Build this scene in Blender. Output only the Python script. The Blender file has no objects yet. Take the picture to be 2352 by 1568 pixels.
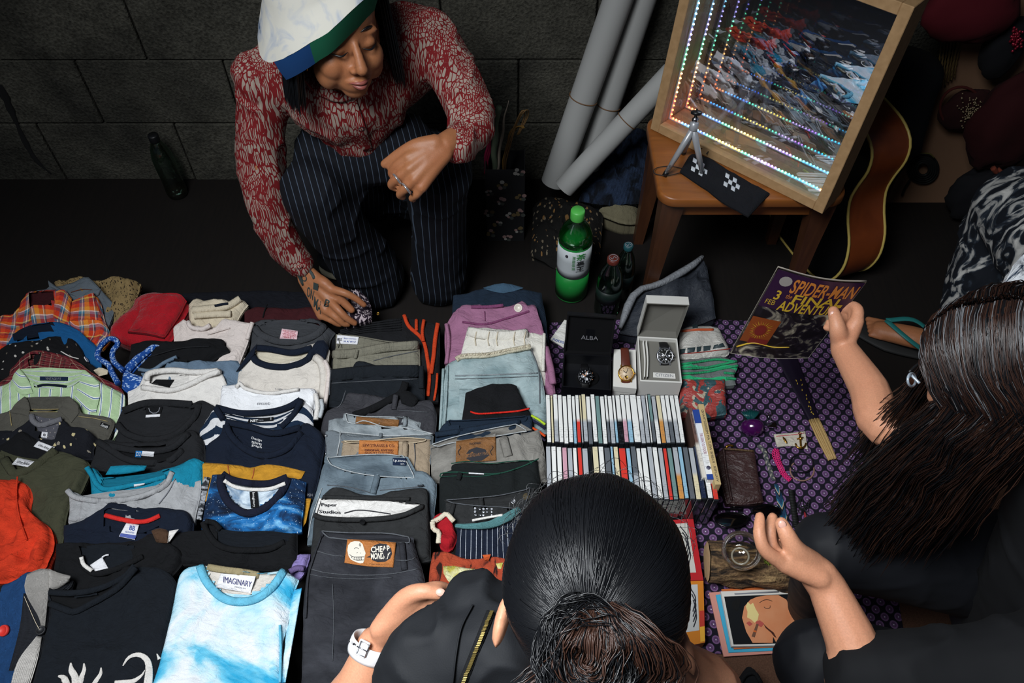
import bpy, math, random
import numpy as np
from mathutils import Vector
from mathutils.bvhtree import BVHTree
random.seed(7)
S = bpy.context.scene
COL = S.collection
# ---------------------------------------------------------------- camera, world, light, exposure
F = 1829.0; TH = math.radians(52); HC = 1.8
ST, CT = math.sin(TH),math.cos(TH)
cam = bpy.data.cameras.new('camera'); cam.sensor_width = 36; cam.lens = 36 * F / 2352; cam.clip_start = .01
camo = bpy.data.objects.new('camera', cam); COL.objects.link(camo)
camo.location = (0,0,HC); camo.rotation_euler = (math.pi / 2 - TH, 0,0); S.camera = camo
w = bpy.data.worlds.new('world'); S.world = w; w.use_nodes = True
w.node_tree.nodes['Background'].inputs[0].default_value = (.55,.7,1,1)
w.node_tree.nodes['Background'].inputs[1].default_value = .035
def area(name, loc, to, sx, sy, power, col):
 l = bpy.data.lights.new(name, 'AREA'); l.shape = 'RECTANGLE'; l.size = sx; l.size_y = sy; l.energy = power; l.color = col
 o = bpy.data.objects.new(name, l); COL.objects.link(o); o.location = loc
 o.rotation_euler = (Vector(to) - Vector(loc)).to_track_quat('-Z', 'Y').to_euler(); return o
sky_ = area('skylight', (-.7,.1,2.55),(.0,.52,0),.9,.8,33,(.93,.97,1))
sky_.data.spread = math.radians(105)
area('doorway_light', (-2.6,-.9,1.7),(0,.9,.2),1.0,1.6,3,(.85,.93,1))
S.view_settings.view_transform = 'Standard'; S.view_settings.look = 'None'
S.view_settings.gamma = 1; S.view_settings.use_curve_mapping = False
S.view_settings.exposure = 0.0
S.cycles.max_bounces = 14; S.cycles.glossy_bounces = 12; S.cycles.transparent_max_bounces = 16; S.cycles.diffuse_bounces = 3
S.cycles.transmission_bounces = 10
S.cycles.use_denoising = True
S.cycles.sample_clamp_indirect = 4
# ---------------------------------------------------------------- pixel <-> place (photograph 2352 x 1568)
O = np.array((0,0,HC))
def ray(p):
 p = np.asarray(p, float); a = (p[..., 0] - 1176) / F; b = (p[..., 1] - 784) / F
 return np.stack([a, CT - b * ST, -(ST + b * CT)], -1)
def PZ(u, v, z): d = ray((u, v)); return O + d * ((z - HC) / d[2])
def PY(u, v, y): d = ray((u, v)); return O + d * (y / d[1])
def PD(u, v, dep): return O + ray((u, v)) * dep
def topx(P):
 P = np.asarray(P, float) - O
 dep = P[..., 1] * CT - P[..., 2] * ST; up = P[..., 1] * ST + P[..., 2] * CT
 return np.stack([1176 + F * P[..., 0] / dep, 784 - F * up / dep], -1)
# ---------------------------------------------------------------- noise
def _h(ix, iy, iz, s):
 h = (ix * 374761393 + iy * 668265263 + iz * 2147483647 + s * 1274126177) & 0xffffffff
 h = ((h ^ (h >> 13)) * 1274126177) & 0xffffffff
 return ((h ^ (h >> 16)) & 0xffff) / 32767.5 - 1
def vn(p, seed=0):
 p = np.asarray(p, float); i = np.floor(p).astype(np.int64); f = p - i; f = f * f * f * (f * (f * 6 - 15) + 10)
 r = 0
 for dx in (0,1):
  for dy in (0,1):
   for dz in (0,1):
    wt = (f[..., 0] if dx else 1 - f[..., 0]) * (f[..., 1] if dy else 1 - f[..., 1]) * (f[..., 2] if dz else 1 - f[..., 2])
    r = r + wt * _h(i[..., 0] + dx, i[..., 1] + dy, i[..., 2] + dz, seed)
 return r
def fbm(p, seed=0,oct=3):
 r = 0; a = 1
 for k in range(oct): r = r + a * vn(np.asarray(p) * 2 ** k + k * 17.3,seed + k); a *= .5
 return r
# ---------------------------------------------------------------- objects
LOC = {}
def mk(name, V, Fc, mat, parent=None, uv=None, smooth=True, loc=None, mats=None, fm=None):
 V = np.asarray(V, float).reshape(-1,3)
 me = bpy.data.meshes.new(name)
 o = bpy.data.objects.new(name, me); COL.objects.link(o)
 if parent is None:
  if loc is None: loc = np.array([(V[:, 0].min() + V[:, 0].max()) / 2,(V[:, 1].min() + V[:, 1].max()) / 2,V[:, 2].min()])
  loc = np.asarray(loc, float); LOC[o.name] = loc; o.location = loc
 else:
  loc = LOC[parent.name]; LOC[o.name] = loc; o.parent = parent
 me.from_pydata((V - loc).tolist(),[], [tuple(int(i) for i in f) for f in Fc])
 for m in (mats or [mat]): me.materials.append(m)
 if fm is not None: me.polygons.foreach_set('material_index', np.asarray(fm, np.int32))
 if smooth: me.polygons.foreach_set('use_smooth', np.ones(len(me.polygons),bool))
 if uv is not None:
  L = me.uv_layers.new(name='UVMap'); li = np.empty(len(me.loops),np.int32); me.loops.foreach_get('vertex_index', li)
  L.data.foreach_set('uv', np.asarray(uv, np.float32)[li].ravel())
 me.update(); return o
def empty(name, loc):
 o = bpy.data.objects.new(name, None); COL.objects.link(o); o.location = loc; LOC[o.name] = np.asarray(loc, float); o.empty_display_size = .05; return o
def tag(o, label, cat, group=None):
 o['label'] = label; o['category'] = cat
 if group: o['group'] = group
 return o
def struct(o): o['kind'] = 'structure'; return o
def dup(o, parent=None, off=(0,0,0)):
 c = o.copy(); COL.objects.link(c)
 if parent is None: c.location = Vector(o.location) + Vector(off); LOC[c.name] = np.array(c.location)
 else: c.parent = parent; LOC[c.name] = LOC[parent.name]
 for ch in list(o.children): dup(ch, c)
 return c
class MB:  # mesh collector
 def __init__(s): s.V = []; s.F = []; s.UV = []; s.n = 0; s.M = []
 def add(s, V, Fc, uv=None, m=0):
  V = np.asarray(V, float).reshape(-1,3); s.V.append(V); s.F += [tuple(i + s.n for i in f) for f in Fc]
  s.UV.append(np.zeros((len(V),2)) if uv is None else np.asarray(uv)); s.n += len(V); s.M += [m] * len(Fc); return s
 def get(s): return np.concatenate(s.V),s.F
 def build(s, name, mat, parent=None, smooth=True, uv=False, **k):
  V, Fc = s.get(); return mk(name, V, Fc, mat, parent, uv=np.concatenate(s.UV) if uv else None, smooth=smooth, fm=s.M if k.get('mats') else None, **k)
def gridF(nu, nv, closeu=False, closev=False, off=0):
 Fc = []
 for j in range(nv if closev else nv - 1):
  for i in range(nu if closeu else nu - 1):
   a = j * nu + i; b = j * nu + (i + 1) % nu; c = ((j + 1) % nv) * nu + (i + 1) % nu; d = ((j + 1) % nv) * nu + i
   Fc.append((a + off, b + off, c + off, d + off))
 return Fc
def box(c, size, R=None, bev=0.0):
 """bevelled box verts/faces; c centre, size full, R 3x3"""
 h = np.array(size) / 2; b = min(bev, h.min() * .95)
 if b <= 0:
  V = np.array([(x, y, z) for x in (-1,1) for y in (-1,1) for z in (-1,1)]) * h
  Fc = [(0,1,3,2),(4,6,7,5),(0,4,5,1),(2,3,7,6),(0,2,6,4),(1,5,7,3)]
 else:
  V = []; idx = {}
  for ax in range(3):
   for sx in (-1,1):
    for sy in (-1,1):
     for sz in (-1,1):
      s3 = np.array((sx, sy, sz)); q = s3 * (h - b); q[ax] = s3[ax] * h[ax]; idx[(ax, sx, sy, sz)] = len(V); V.append(q)
  V = np.array(V); Fc = []
  def I(ax, *s): return idx[(ax,) + tuple(s)]
  for ax in range(3):
   o1,o2 = [a for a in range(3) if a != ax]
   for sg in (-1,1):
    q = []
    for (s1,s2) in ((-1,-1),(1,-1),(1,1),(-1,1)):
     s = [0,0,0]; s[ax] = sg; s[o1] = s1; s[o2] = s2; q.append(I(ax, *s))
    Fc.append(tuple(q))
  for ax in range(3):
   o1,o2 = [a for a in range(3) if a != ax]
   for s1 in (-1,1):
    for s2 in (-1,1):
     A = [0,0,0]; A[o1] = s1; A[o2] = s2; B = list(A); A[ax] = -1; B[ax] = 1
     Fc.append((I(o1,*A),I(o1,*B),I(o2,*B),I(o2,*A)))
  for sx in (-1,1):
   for sy in (-1,1):
    for sz in (-1,1): Fc.append((I(0,sx, sy, sz),I(1,sx, sy, sz),I(2,sx, sy, sz)))
  # orient outward
  out = []
  for f in Fc:
   P = V[list(f)]; n = np.cross(P[1] - P[0], P[2] - P[0]); out.append(f if n @ P.mean(0) > 0 else f[::-1])
  Fc = out
 if R is not None: V = V @ np.asarray(R).T
 return V + np.asarray(c),Fc
def rotz(a): c, s = math.cos(a),math.sin(a); return np.array([[c, -s, 0], [s, c, 0], [0,0,1]])
def rotx(a): c, s = math.cos(a),math.sin(a); return np.array([[1,0,0], [0,c, -s], [0,s, c]])
def roty(a): c, s = math.cos(a),math.sin(a); return np.array([[c, 0,s], [0,1,0], [-s, 0,c]])
def crom(P, n, closed=False):
 """Catmull-Rom through P resampled to n points by arc length"""
 P = np.asarray(P, float)
 if len(P) == 2: return P[0] + np.linspace(0,1,n)[:, None] * (P[1] - P[0])
 Q = np.vstack([P[-1], P, P[0], P[1]]) if closed else np.vstack([2 * P[0] - P[1], P, 2 * P[-1] - P[-2]])
 m = len(P) if closed else len(P) - 1; out = []
 t = np.linspace(0,1,12,endpoint=False)[:, None]
 for i in range(m):
  a, b, c, d = Q[i], Q[i + 1], Q[i + 2], Q[i + 3]
  out.append(.5 * (2 * b + (c - a) * t + (2 * a - 5 * b + 4 * c - d) * t * t + (3 * b - a - 3 * c + d) * t ** 3))
 out.append((P[0] if closed else P[-1])[None]); C = np.concatenate(out)
 s = np.r_[0,np.cumsum(np.linalg.norm(np.diff(C, axis=0),axis=1))]
 q = np.linspace(0,s[-1], n + 1)[:-1] if closed else np.linspace(0,s[-1], n)
 return np.stack([np.interp(q, s, C[:, k]) for k in range(C.shape[1])], 1)
def frames(C, up=None, closed=False):
 n = len(C)
 T = np.roll(C, -1,0) - np.roll(C, 1,0) if closed else np.gradient(C, axis=0)
 T /= np.linalg.norm(T, axis=1)[:, None] + 1e-12
 if up is None:
  u = np.array((0,0,1.)) if abs(T[0,2]) < .9 else np.array((0,1., 0)); U = np.zeros_like(C)
  for i in range(n):
   u = u - T[i] * (u @ T[i]); u /= np.linalg.norm(u) + 1e-12; U[i] = u
 else:
  U = np.broadcast_to(np.asarray(up, float),C.shape).copy(); U -= T * (U * T).sum(1)[:, None]; U /= np.linalg.norm(U, axis=1)[:, None] + 1e-12
 return T, np.cross(T, U),U
def tube(C, r, k=8,closed=False, up=None, flat=1.0,cap=True):
 """tube along C; r scalar or per point; flat scales the up axis"""
 C = np.asarray(C, float); n = len(C); r = np.broadcast_to(np.asarray(r, float),(n,))
 T, B, U = frames(C, up, closed); a = np.arange(k) * 2 * math.pi / k
 fl = np.broadcast_to(np.asarray(flat, float),(n,))
 V = C[:, None] + r[:, None, None] * (np.cos(a)[None, :, None] * B[:, None] + fl[:, None, None] * np.sin(a)[None, :, None] * U[:, None])
 Fc = gridF(k, n, True, closed)
 V = V.reshape(-1,3)
 if cap and not closed: Fc += [tuple(range(k))[::-1], tuple((n - 1) * k + i for i in range(k))]
 return V, Fc
def lathe(prof, k=24,c=(0,0,0),R=None):
 """prof list of (r,z)"""
 a = np.arange(k) * 2 * math.pi / k; V = np.concatenate([np.stack([r * np.cos(a),r * np.sin(a),np.full(k, z)], 1) for r, z in prof])
 Fc = gridF(k, len(prof),True)
 if prof[0][0] > 1e-6: Fc.append(tuple(range(k))[::-1])
 if prof[-1][0] > 1e-6: Fc.append(tuple((len(prof) - 1) * k + i for i in range(k)))
 if R is not None: V = V @ np.asarray(R).T
 return V + np.asarray(c),Fc
def sphere(c, r, n=16,R=None):
 t = np.linspace(0,math.pi, n // 2 + 1); pr = [(max(math.sin(x),1e-4),-math.cos(x)) for x in t]
 V, Fc = lathe(pr, n); V = V * np.asarray(r)
 if R is not None: V = V @ np.asarray(R).T
 return V + np.asarray(c),Fc
def prism(poly, h, c=(0,0,0),R=None):
 P = np.asarray(poly, float); n = len(P); V = np.concatenate([np.c_[P, np.zeros(n)], np.c_[P, np.full(n, h)]])
 Fc = [tuple(range(n))[::-1], tuple(range(n, 2 * n))] + [(i, (i + 1) % n, n + (i + 1) % n, n + i) for i in range(n)]
 if R is not None: V = V @ np.asarray(R).T
 return V + np.asarray(c),Fc
def basis(x, y):
 x = np.asarray(x, float); x = x / np.linalg.norm(x); y = np.asarray(y, float); y = y - x * (x @ y); y /= np.linalg.norm(y); return np.stack([x, y, np.cross(x, y)], 1)
# ---------------------------------------------------------------- text
TXT = {}
def text_mesh(s, bold=0.0,shear=0.0):
 key = (s, bold, shear)
 if key in TXT: return TXT[key]
 cu = bpy.data.curves.new('lettering', 'FONT'); cu.body = s; cu.size = 1; cu.resolution_u = 3; cu.offset = bold; cu.shear = shear
 o = bpy.data.objects.new('lettering', cu); me = o.to_mesh()
 n = len(me.vertices); V = np.zeros(n * 3,np.float32); me.vertices.foreach_get('co', V); V = V.reshape(-1,3)[:, :2].astype(float)
 Fc = [tuple(p.vertices) for p in me.polygons]; o.to_mesh_clear(); bpy.data.objects.remove(o); bpy.data.curves.remove(cu)
 if n:
  lo, hi = V.min(0),V.max(0); asp = (hi - lo)[0] / (hi - lo)[1]; V = (V - lo) / (hi - lo)
 TXT[key] = (V, Fc); return TXT[key]
# ---------------------------------------------------------------- materials
MT = {}
class NT:
 def __init__(s, name):
  s.m = bpy.data.materials.new(name); s.m.use_nodes = True; s.t = s.m.node_tree; s.b = s.t.nodes['Principled BSDF']
 def n(s, typ, ins=None, **kw):
  x = s.t.nodes.new('ShaderNode' + typ)
  for k, v in kw.items(): setattr(x, k, v)
  for k, v in (ins or {}).items(): s.set(x.inputs[k], v)
  return x
 def set(s, sock, v):
  if isinstance(v, bpy.types.NodeSocket): s.t.links.new(v, sock)
  else:
   if sock.type == 'RGBA' and len(v) == 3: v = (*v, 1)
   sock.default_value = v
 def math(s, op, a, b=0,c=0,clamp=False):
  x = s.n('Math', operation=op, use_clamp=clamp); s.set(x.inputs[0], a); s.set(x.inputs[1], b); s.set(x.inputs[2], c); return x.outputs[0]
 def mix(s, f, a, b, mode='MIX'):
  x = s.n('Mix', data_type='RGBA', blend_type=mode); s.set(x.inputs[0], f); s.set(x.inputs[6], a); s.set(x.inputs[7], b); return x.outputs[2]
 def ramp(s, f, stops, interp='LINEAR'):
  x = s.n('ValToRGB'); r = x.color_ramp; r.interpolation = interp
  while len(r.elements) < len(stops): r.elements.new(.5)
  for e, (p, c) in zip(r.elements, stops): e.position = p; e.color = (*c, 1) if len(c) == 3 else c
  s.set(x.inputs[0], f); return x.outputs[0]
 def noise(s, vec, scale, detail=3,dist=0,rough=.5,out=0):
  x = s.n('TexNoise', {'Vector': vec, 'Scale': scale, 'Detail': detail, 'Distortion': dist, 'Roughness': rough}); return x.outputs[out]
 def coord(s, k='UV'): return s.n('TexCoord').outputs[k]
 def mapping(s, vec, loc=(0,0,0),rot=(0,0,0),scale=(1,1,1)):
  return s.n('Mapping', {'Vector': vec, 'Location': loc, 'Rotation': rot, 'Scale': scale}).outputs[0]
 def bump(s, h, strength, dist=.002,normal=None):
  x = s.n('Bump', {'Height': h, 'Strength': strength, 'Distance': dist})
  if normal: s.set(x.inputs['Normal'], normal)
  s.set(s.b.inputs['Normal'], x.outputs[0]); return x.outputs[0]
 def done(s, col, rough=.5,metal=0,spec=None, **kw):
  s.set(s.b.inputs['Base Color'], col); s.set(s.b.inputs['Roughness'], rough); s.set(s.b.inputs['Metallic'], metal)
  if spec is not None: s.set(s.b.inputs['Specular IOR Level'], spec)
  for k, v in kw.items(): s.set(s.b.inputs[k.replace('_', ' ')], v)
  return s.m
def lin(c):
 if isinstance(c, str): c = [int(c[i:i + 2], 16) / 255 for i in (0,2,4)]
 return tuple(x / 12.92 if x <= .04045 else ((x + .055) / 1.055) ** 2.4 for x in c)
def plain(name, c, rough=.5,metal=0,spec=None, **kw):
 if name in MT: return MT[name]
 n = NT(name); MT[name] = n.done(lin(c),rough, metal, spec, **kw); return MT[name]
def fabric(name, c, var=.12,rough=.92,weave=900,bump=.25,pat=None, fuzz=0.0,aniso=None, spec=.25):
 """cloth: c colour hex, pat(n, uv)->colour socket; uv in metres"""
 if name in MT: return MT[name]
 n = NT(name); uv = n.coord('UV'); base = pat(n, uv) if pat else lin(c)
 nz = n.noise(uv, 35,4); col = n.mix(1,base, n.ramp(nz, [(.3,(1 - var,) * 3),(.7,(1 + var * .6,) * 3)]),'MULTIPLY')
 fine = n.noise(uv, weave, 2)
 if aniso:  # rib / knit lines along v
  wv = n.n('TexWave', {'Vector': uv, 'Scale': aniso, 'Distortion': .6,'Detail': 2,'Detail Scale': 3}, bands_direction='X'); fine = n.math('ADD', fine, n.math('MULTIPLY', wv.outputs[1], 1.4))
  col = n.mix(n.math('MULTIPLY', wv.outputs[1], .35),col, n.mix(1,col, (.45,.45,.45),'MULTIPLY'))
 col = n.mix(1,col, n.ramp(fine, [(.25,(.8,) * 3),(.75,(1.12,) * 3)]),'MULTIPLY')
 cz = n.noise(n.mapping(uv, rot=(0,0,.7),scale=(1,1.7,1)),34,4,1.6,.55); nb = n.n('Bump', {'Height': cz, 'Strength': .55,'Distance': .012})
 n.bump(fine, bump, .0012,nb.outputs[0]); MT[name] = n.done(col, rough, 0,spec, Sheen_Weight=fuzz, Sheen_Roughness=.5); return MT[name]
def stripes(cols, period, rot=0,warp=0):
 """cols list of (pos, hex) along u within one period (m)"""
 def f(n, uv):
  v = n.mapping(uv, rot=(0,0,rot),scale=(1 / period,) * 3)
  x = n.n('SeparateXYZ', {0: v}).outputs[0]
  if warp: x = n.math('ADD', x, n.math('MULTIPLY', n.noise(uv, 14),warp))
  return n.ramp(n.math('FRACT', x),[(p, lin(c)) for p, c in cols], 'CONSTANT')
 return f
def plaid(ca, cb, period, rot=0,base=None):
 def f(n, uv):
  v = n.mapping(uv, rot=(0,0,rot),scale=(1 / period,) * 3); sx = n.n('SeparateXYZ', {0: v})
  A = n.ramp(n.math('FRACT', sx.outputs[0]),[(p, lin(c)) for p, c in ca], 'CONSTANT')
  B = n.ramp(n.math('FRACT', sx.outputs[1]),[(p, lin(c)) for p, c in cb], 'CONSTANT')
  return n.mix(.5,A, B)
 return f
# ================================================================ THE SETTING
YW = 2.11
def concrete(name, c, lo=.6):
 n = NT(name); g = n.coord('Object'); a = n.noise(g, 3.2,5,.6); b = n.noise(g, 120,3); c2 = n.noise(g, 14,4)
 col = n.mix(1,lin(c),n.ramp(a, [(.3,(.5,.5,.5)),(.7,(1.45,1.42,1.35))]),'MULTIPLY')
 col = n.mix(1,col, n.ramp(b, [(.3,(.55,) * 3),(.7,(1.4,) * 3)]),'MULTIPLY'); col = n.mix(1,col, n.ramp(c2,[(.3,(.75,) * 3),(.7,(1.15,) * 3)]),'MULTIPLY')
 n.bump(n.math('ADD', b, n.math('MULTIPLY', c2,2)),.9,.006); return n.done(col, .95,0,.2)
m_conc = concrete('dark_concrete', '46453f'); m_mort = concrete('mortar', '34332f')
n_ = NT('dark_floor'); g_ = n_.coord('Object'); m_floor = n_.done(n_.mix(n_.noise(n_.mapping(g_, scale=(40,3,1)),3,4),lin('0b0908'),lin('17110e')),.7,0,.3)
V, Fc = box((0,1.0,-.02),(5,4.4,.04)); floor = struct(mk('floor', V, Fc, m_floor, smooth=False))
V, Fc = box((0,YW + .075,1.2),(5,.12,2.4)); wall = struct(mk('wall_back', V, Fc, m_mort, smooth=False))
rows = [(0,.222),(.232,.448),(.458,.665),(.675,.88),(.89,1.1),(1.11,1.32)]
for r, (z0,z1) in enumerate(rows):
 x = -2.4 + (r % 2) * .22
 while x < 2.4:
  wd = .44; V, Fc = box((x + wd / 2,YW + .012 + random.uniform(0,.004),(z0 + z1) / 2),(wd - .006,.03,z1 - z0 + .005),bev=.003); mk('block', V, Fc, m_conc, wall, smooth=False); x += wd
# crack running down the wall at the left
cr = [(0,195),(30,265),(60,330),(85,370),(118,400)]
C = np.array([PY(u, v, YW - .003) for u, v in cr]); V, Fc = tube(crom(C, 24),np.linspace(.012,.006,24) * (1 + .5 * vn(np.c_[np.arange(24) * .7,np.zeros(24),np.zeros(24)])),6,flat=.15,up=(0,-1,0)); mk('crack', V, Fc, plain('crack_black', '0a0a0a', 1),wall)
n_ = NT('brown_rug'); g_ = n_.coord('Object'); m_rug = n_.done(n_.mix(n_.noise(g_, 300,3),lin('3a2820'),lin('6e5040')),.95,0,.1); n_.bump(n_.noise(g_, 600,2),.6,.002)
V, Fc = box((.95,.35,.002),(1.45,1.7,.004)); tag(mk('rug', V, Fc, m_rug, smooth=False),'brown floor rug under the patterned cloth at the right', 'rug')
# ================================================================ CLOTH BUILDERS
FWD = np.array((0,CT, -ST))
def cdepth(X): return (np.asarray(X) - O) @ FWD
def K(ox, oy, sc): return lambda *p: [(ox + x / sc, oy + y / sc) for x, y in p]
k1 = K(0,600,4.356); k2 = K(0,900,4.523); k3 = K(0,1200,4.262); k4 = K(400,660,4.612); k5 = K(380,960,4.612)
k6 = K(340,1240,4.523); k7 = K(700,680,4.055); k8 = K(680,1000,4.055); k0 = K(0,0,1)
def edges(n, r):
 r = min(r, .3); e = np.array([0,.12,.35,.65]) * r
 m = np.linspace(r, 1 - r, max(n - 8,4)); return np.r_[e, m, 1 - e[::-1]]
def coons(top, bot, left, right, sv, tv):
 nu, nv = 81,81
 def at(C, q): x = np.linspace(0,1,len(C)); return np.stack([np.interp(q, x, C[:, k]) for k in range(2)], 1)
 T, B, Lf, Rt = [at(crom(c, nu),q) for c, q in ((top, sv),(bot, sv),(left, tv),(right, tv))]
 s = sv[None, :, None]; t = tv[:, None, None]
 return (1 - t) * T[None] + t * B[None] + (1 - s) * Lf[:, None] + s * Rt[:, None] - ((1 - s) * (1 - t) * T[0] + s * (1 - t) * T[-1] + (1 - s) * t * B[0] + s * t * B[-1])
def inpoly(P, poly):
 poly = np.asarray(poly, float); x, y = P[..., 0], P[..., 1]; r = np.zeros(x.shape, bool); n = len(poly)
 for i in range(n):
  a, b = poly[i], poly[(i + 1) % n]; c = (a[1] > y) != (b[1] > y)
  r ^= c & (x < (b[0] - a[0]) * (y - a[1]) / (b[1] - a[1] + 1e-12) + a[0])
 return r
SEED = [0]
def plane_pts(P, zf, yf, s, zmin):
 d = ray(P); t = (zf - s * yf - HC) / (d[..., 2] - s * d[..., 1]); t = np.minimum(t, (zmin - HC) / d[..., 2]); return O + d * t[..., None]
class Gar:
 def add(g, V, Fc): g.V.append(np.asarray(V)); g.F += [tuple(i + g.n for i in f) for f in Fc]; g.n += len(V); g.b = None
 def bvh(g):
  if g.b is None: g.b = BVHTree.FromPolygons(np.concatenate(g.V).tolist(),g.F)
  return g.b
 def hit(g, P):
  P = np.asarray(P, float); R = ray(P).reshape(-1,3); out = np.empty((len(R),3)); nr = np.empty((len(R),3)); bv = g.bvh(); o = Vector(O)
  fall = plane_pts(P.reshape(-1,2),g.zf, g.yf, g.s, g.zmin)
  for i, r in enumerate(R):
   h = bv.ray_cast(o, Vector(r))
   if h[0] is None: out[i] = fall[i]; nr[i] = (0,0,1)
   else: out[i] = h[0]; nn = np.array(h[1]); nr[i] = nn if nn @ r < 0 else -nn
  return out.reshape(P.shape[:-1] + (3,)),nr.reshape(P.shape[:-1] + (3,))
def padmesh(X, uvm, prof, th, dn, nl=2):
 """X (nv,nu,3) top points; skirt down dn with nl folded layers; returns V,F,UV"""
 nv, nu = X.shape[:2]; V = X.reshape(-1,3); Fc = [f[::-1] for f in gridF(nu, nv)]
 ring = [j * nu for j in range(nv)] + [(nv - 1) * nu + i for i in range(1,nu)] + [j * nu + nu - 1 for j in range(nv - 2,-1,-1)] + [i for i in range(nu - 2,0,-1)]
 R0 = V[ring]; c = R0.mean(0); rings = []; m = len(ring); U = uvm.reshape(-1,2); UV = [U]; Vs = [V]; n = len(V); prev = ring
 for k in range(1,2 * nl + 1):
  f = k / (2 * nl); Q = R0.copy(); Q[:, 2] -= dn * f; ins = (.0035 if k % 2 else 0); dirv = c - Q; dirv[:, 2] = 0; dirv /= np.linalg.norm(dirv, axis=1)[:, None] + 1e-9
  Q += dirv * ins; Vs.append(Q); UV.append(U[ring]); cur = list(range(n, n + m)); n += m
  Fc += [(prev[i], prev[(i + 1) % m], cur[(i + 1) % m], cur[i]) for i in range(m)]; prev = cur
 Fc.append(tuple(prev))
 return np.concatenate(Vs),Fc, np.concatenate(UV)
def G(name, label, cat, top, bot, mat, zf=.11,s=.26,th=.014,dn=.012,left=None, right=None, wr=.005,ws=15,zmin=.03,group=None, jit=1.2,res=6,parent=None, sag=0,yoff=0,fold=None, rim=1.0,yf=None):
 g = Gar(); SEED[0] += 1; sd = SEED[0]; g.V = []; g.F = []; g.n = 0; g.b = None
 top = [tuple(p) for p in top]; bot = [tuple(p) for p in bot]; left = left or [top[0], bot[0]]; right = right or [top[-1], bot[-1]]
 tp = np.array(top); yf = PZ(*tp[len(tp) // 2], zf)[1] if yf is None else yf
 g.zf, g.yf, g.s, g.zmin = zf, yf, s, zmin
 wpx = np.linalg.norm(tp[-1] - tp[0]); lpx = np.linalg.norm(np.array(bot).mean(0) - tp.mean(0))
 W = wpx / F * 2.2; L = lpx / F * 2.2; rr = th * 1.3 * rim
 sv = edges(int(np.clip(wpx / res, 14,70)),rr / W); tv = edges(int(np.clip(lpx / res, 12,70)),rr / L)
 P = coons(top, bot, left, right, sv, tv)
 e = np.minimum(np.minimum(sv, 1 - sv)[None, :] * W, np.minimum(tv, 1 - tv)[:, None] * L); ed = 1 - np.clip(e / .03,0,1)
 P = P + jit * ed[..., None] * np.stack([fbm(np.c_[P.reshape(-1,2) / 45,np.full(P[..., 0].size, sd)], 3).reshape(P.shape[:2]),fbm(np.c_[P.reshape(-1,2) / 45,np.full(P[..., 0].size, sd + 50)], 5).reshape(P.shape[:2])], -1)
 X = plane_pts(P, zf, yf, s, zmin)
 d = np.clip(e / rr, 0,1); prof = np.sqrt(1 - (1 - d) ** 2)
 q = np.concatenate([X[..., :2], np.full(X.shape[:2] + (1,),sd * 3.1)], -1).reshape(-1,3)
 ns = fbm(q * np.array((ws, ws, 1)),sd, 3).reshape(prof.shape); rg = (1 - np.abs(vn((q + .3 * np.c_[fbm(q * 6,9,2),fbm(q * 6,12,2),0 * q[:, 0]] * .25) * np.array((ws * 1.1,ws * .7,1)),sd + 9)).reshape(prof.shape)) ** 3
 cr = ((1 - np.abs(vn(q @ np.array([[.8,-.6,0], [.6,.8,0], [0,0,1]]) * np.array((ws * 3.2,ws * 1.2,1)) + .8 * np.c_[ns.ravel(),ns.ravel(),0 * ns.ravel()], sd + 31))) ** 4).reshape(prof.shape)
 X[..., 2] += -th * (1 - prof) + wr * 1.6 * (1.1 * ns + 1.3 * rg - .7 + .45 * cr) * np.clip(prof, .25,1)
 if fold:
  for (a, b, amp, wd) in fold:  # extra crease: line a->b in px, ridge height amp, width wd px
   a = np.array(a, float); b = np.array(b, float); t = np.clip(((P - a) @ (b - a)) / ((b - a) @ (b - a)),0,1); dist = np.linalg.norm(P - (a + t[..., None] * (b - a)),axis=-1)
   X[..., 2] += amp * np.exp(-(dist / wd) ** 2) * np.sin(np.clip(t, .02,.98) * math.pi) ** .5
 uvm = np.stack([np.broadcast_to(sv[None] * W, prof.shape),np.broadcast_to(-tv[:, None] * L, prof.shape)], -1)
 V, Fc, UV = padmesh(X, uvm, prof, th, dn)
 g.P = P; g.X = X; g.nu, g.nv = len(sv),len(tv); g.uv = UV; g.bodyV, g.bodyF = V, Fc; g.mat = mat; g.name = name; g.W, g.L = W, L
 g.cut = []; g.label, g.cat, g.group = label, cat, group; g.th = th; g.o = None; g.q = []; g.par = parent
 g.add(V, Fc); return g
def make(g, loc=None):
 """link the body (with neck or waist openings cut out)"""
 Fc = g.bodyF
 if g.cut:
  px = topx(g.bodyV); q4 = [f for f in Fc if len(f) == 4 and max(f) < g.nu * g.nv]; cen = px[np.array(q4)].mean(1); bad = np.zeros(len(q4),bool)
  for c in g.cut: bad |= inpoly(cen, c)
  drop = {f for f, k in zip(q4,bad) if k}; Fc = [f for f in Fc if f not in drop]
 g.o = mk(g.name, g.bodyV, Fc, g.mat, g.par, uv=g.uv)
 if g.par is None: tag(g.o, g.label, g.cat, g.group)
 g.V = []; g.F = []; g.n = 0; g.add(g.bodyV, Fc); return g.o
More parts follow.
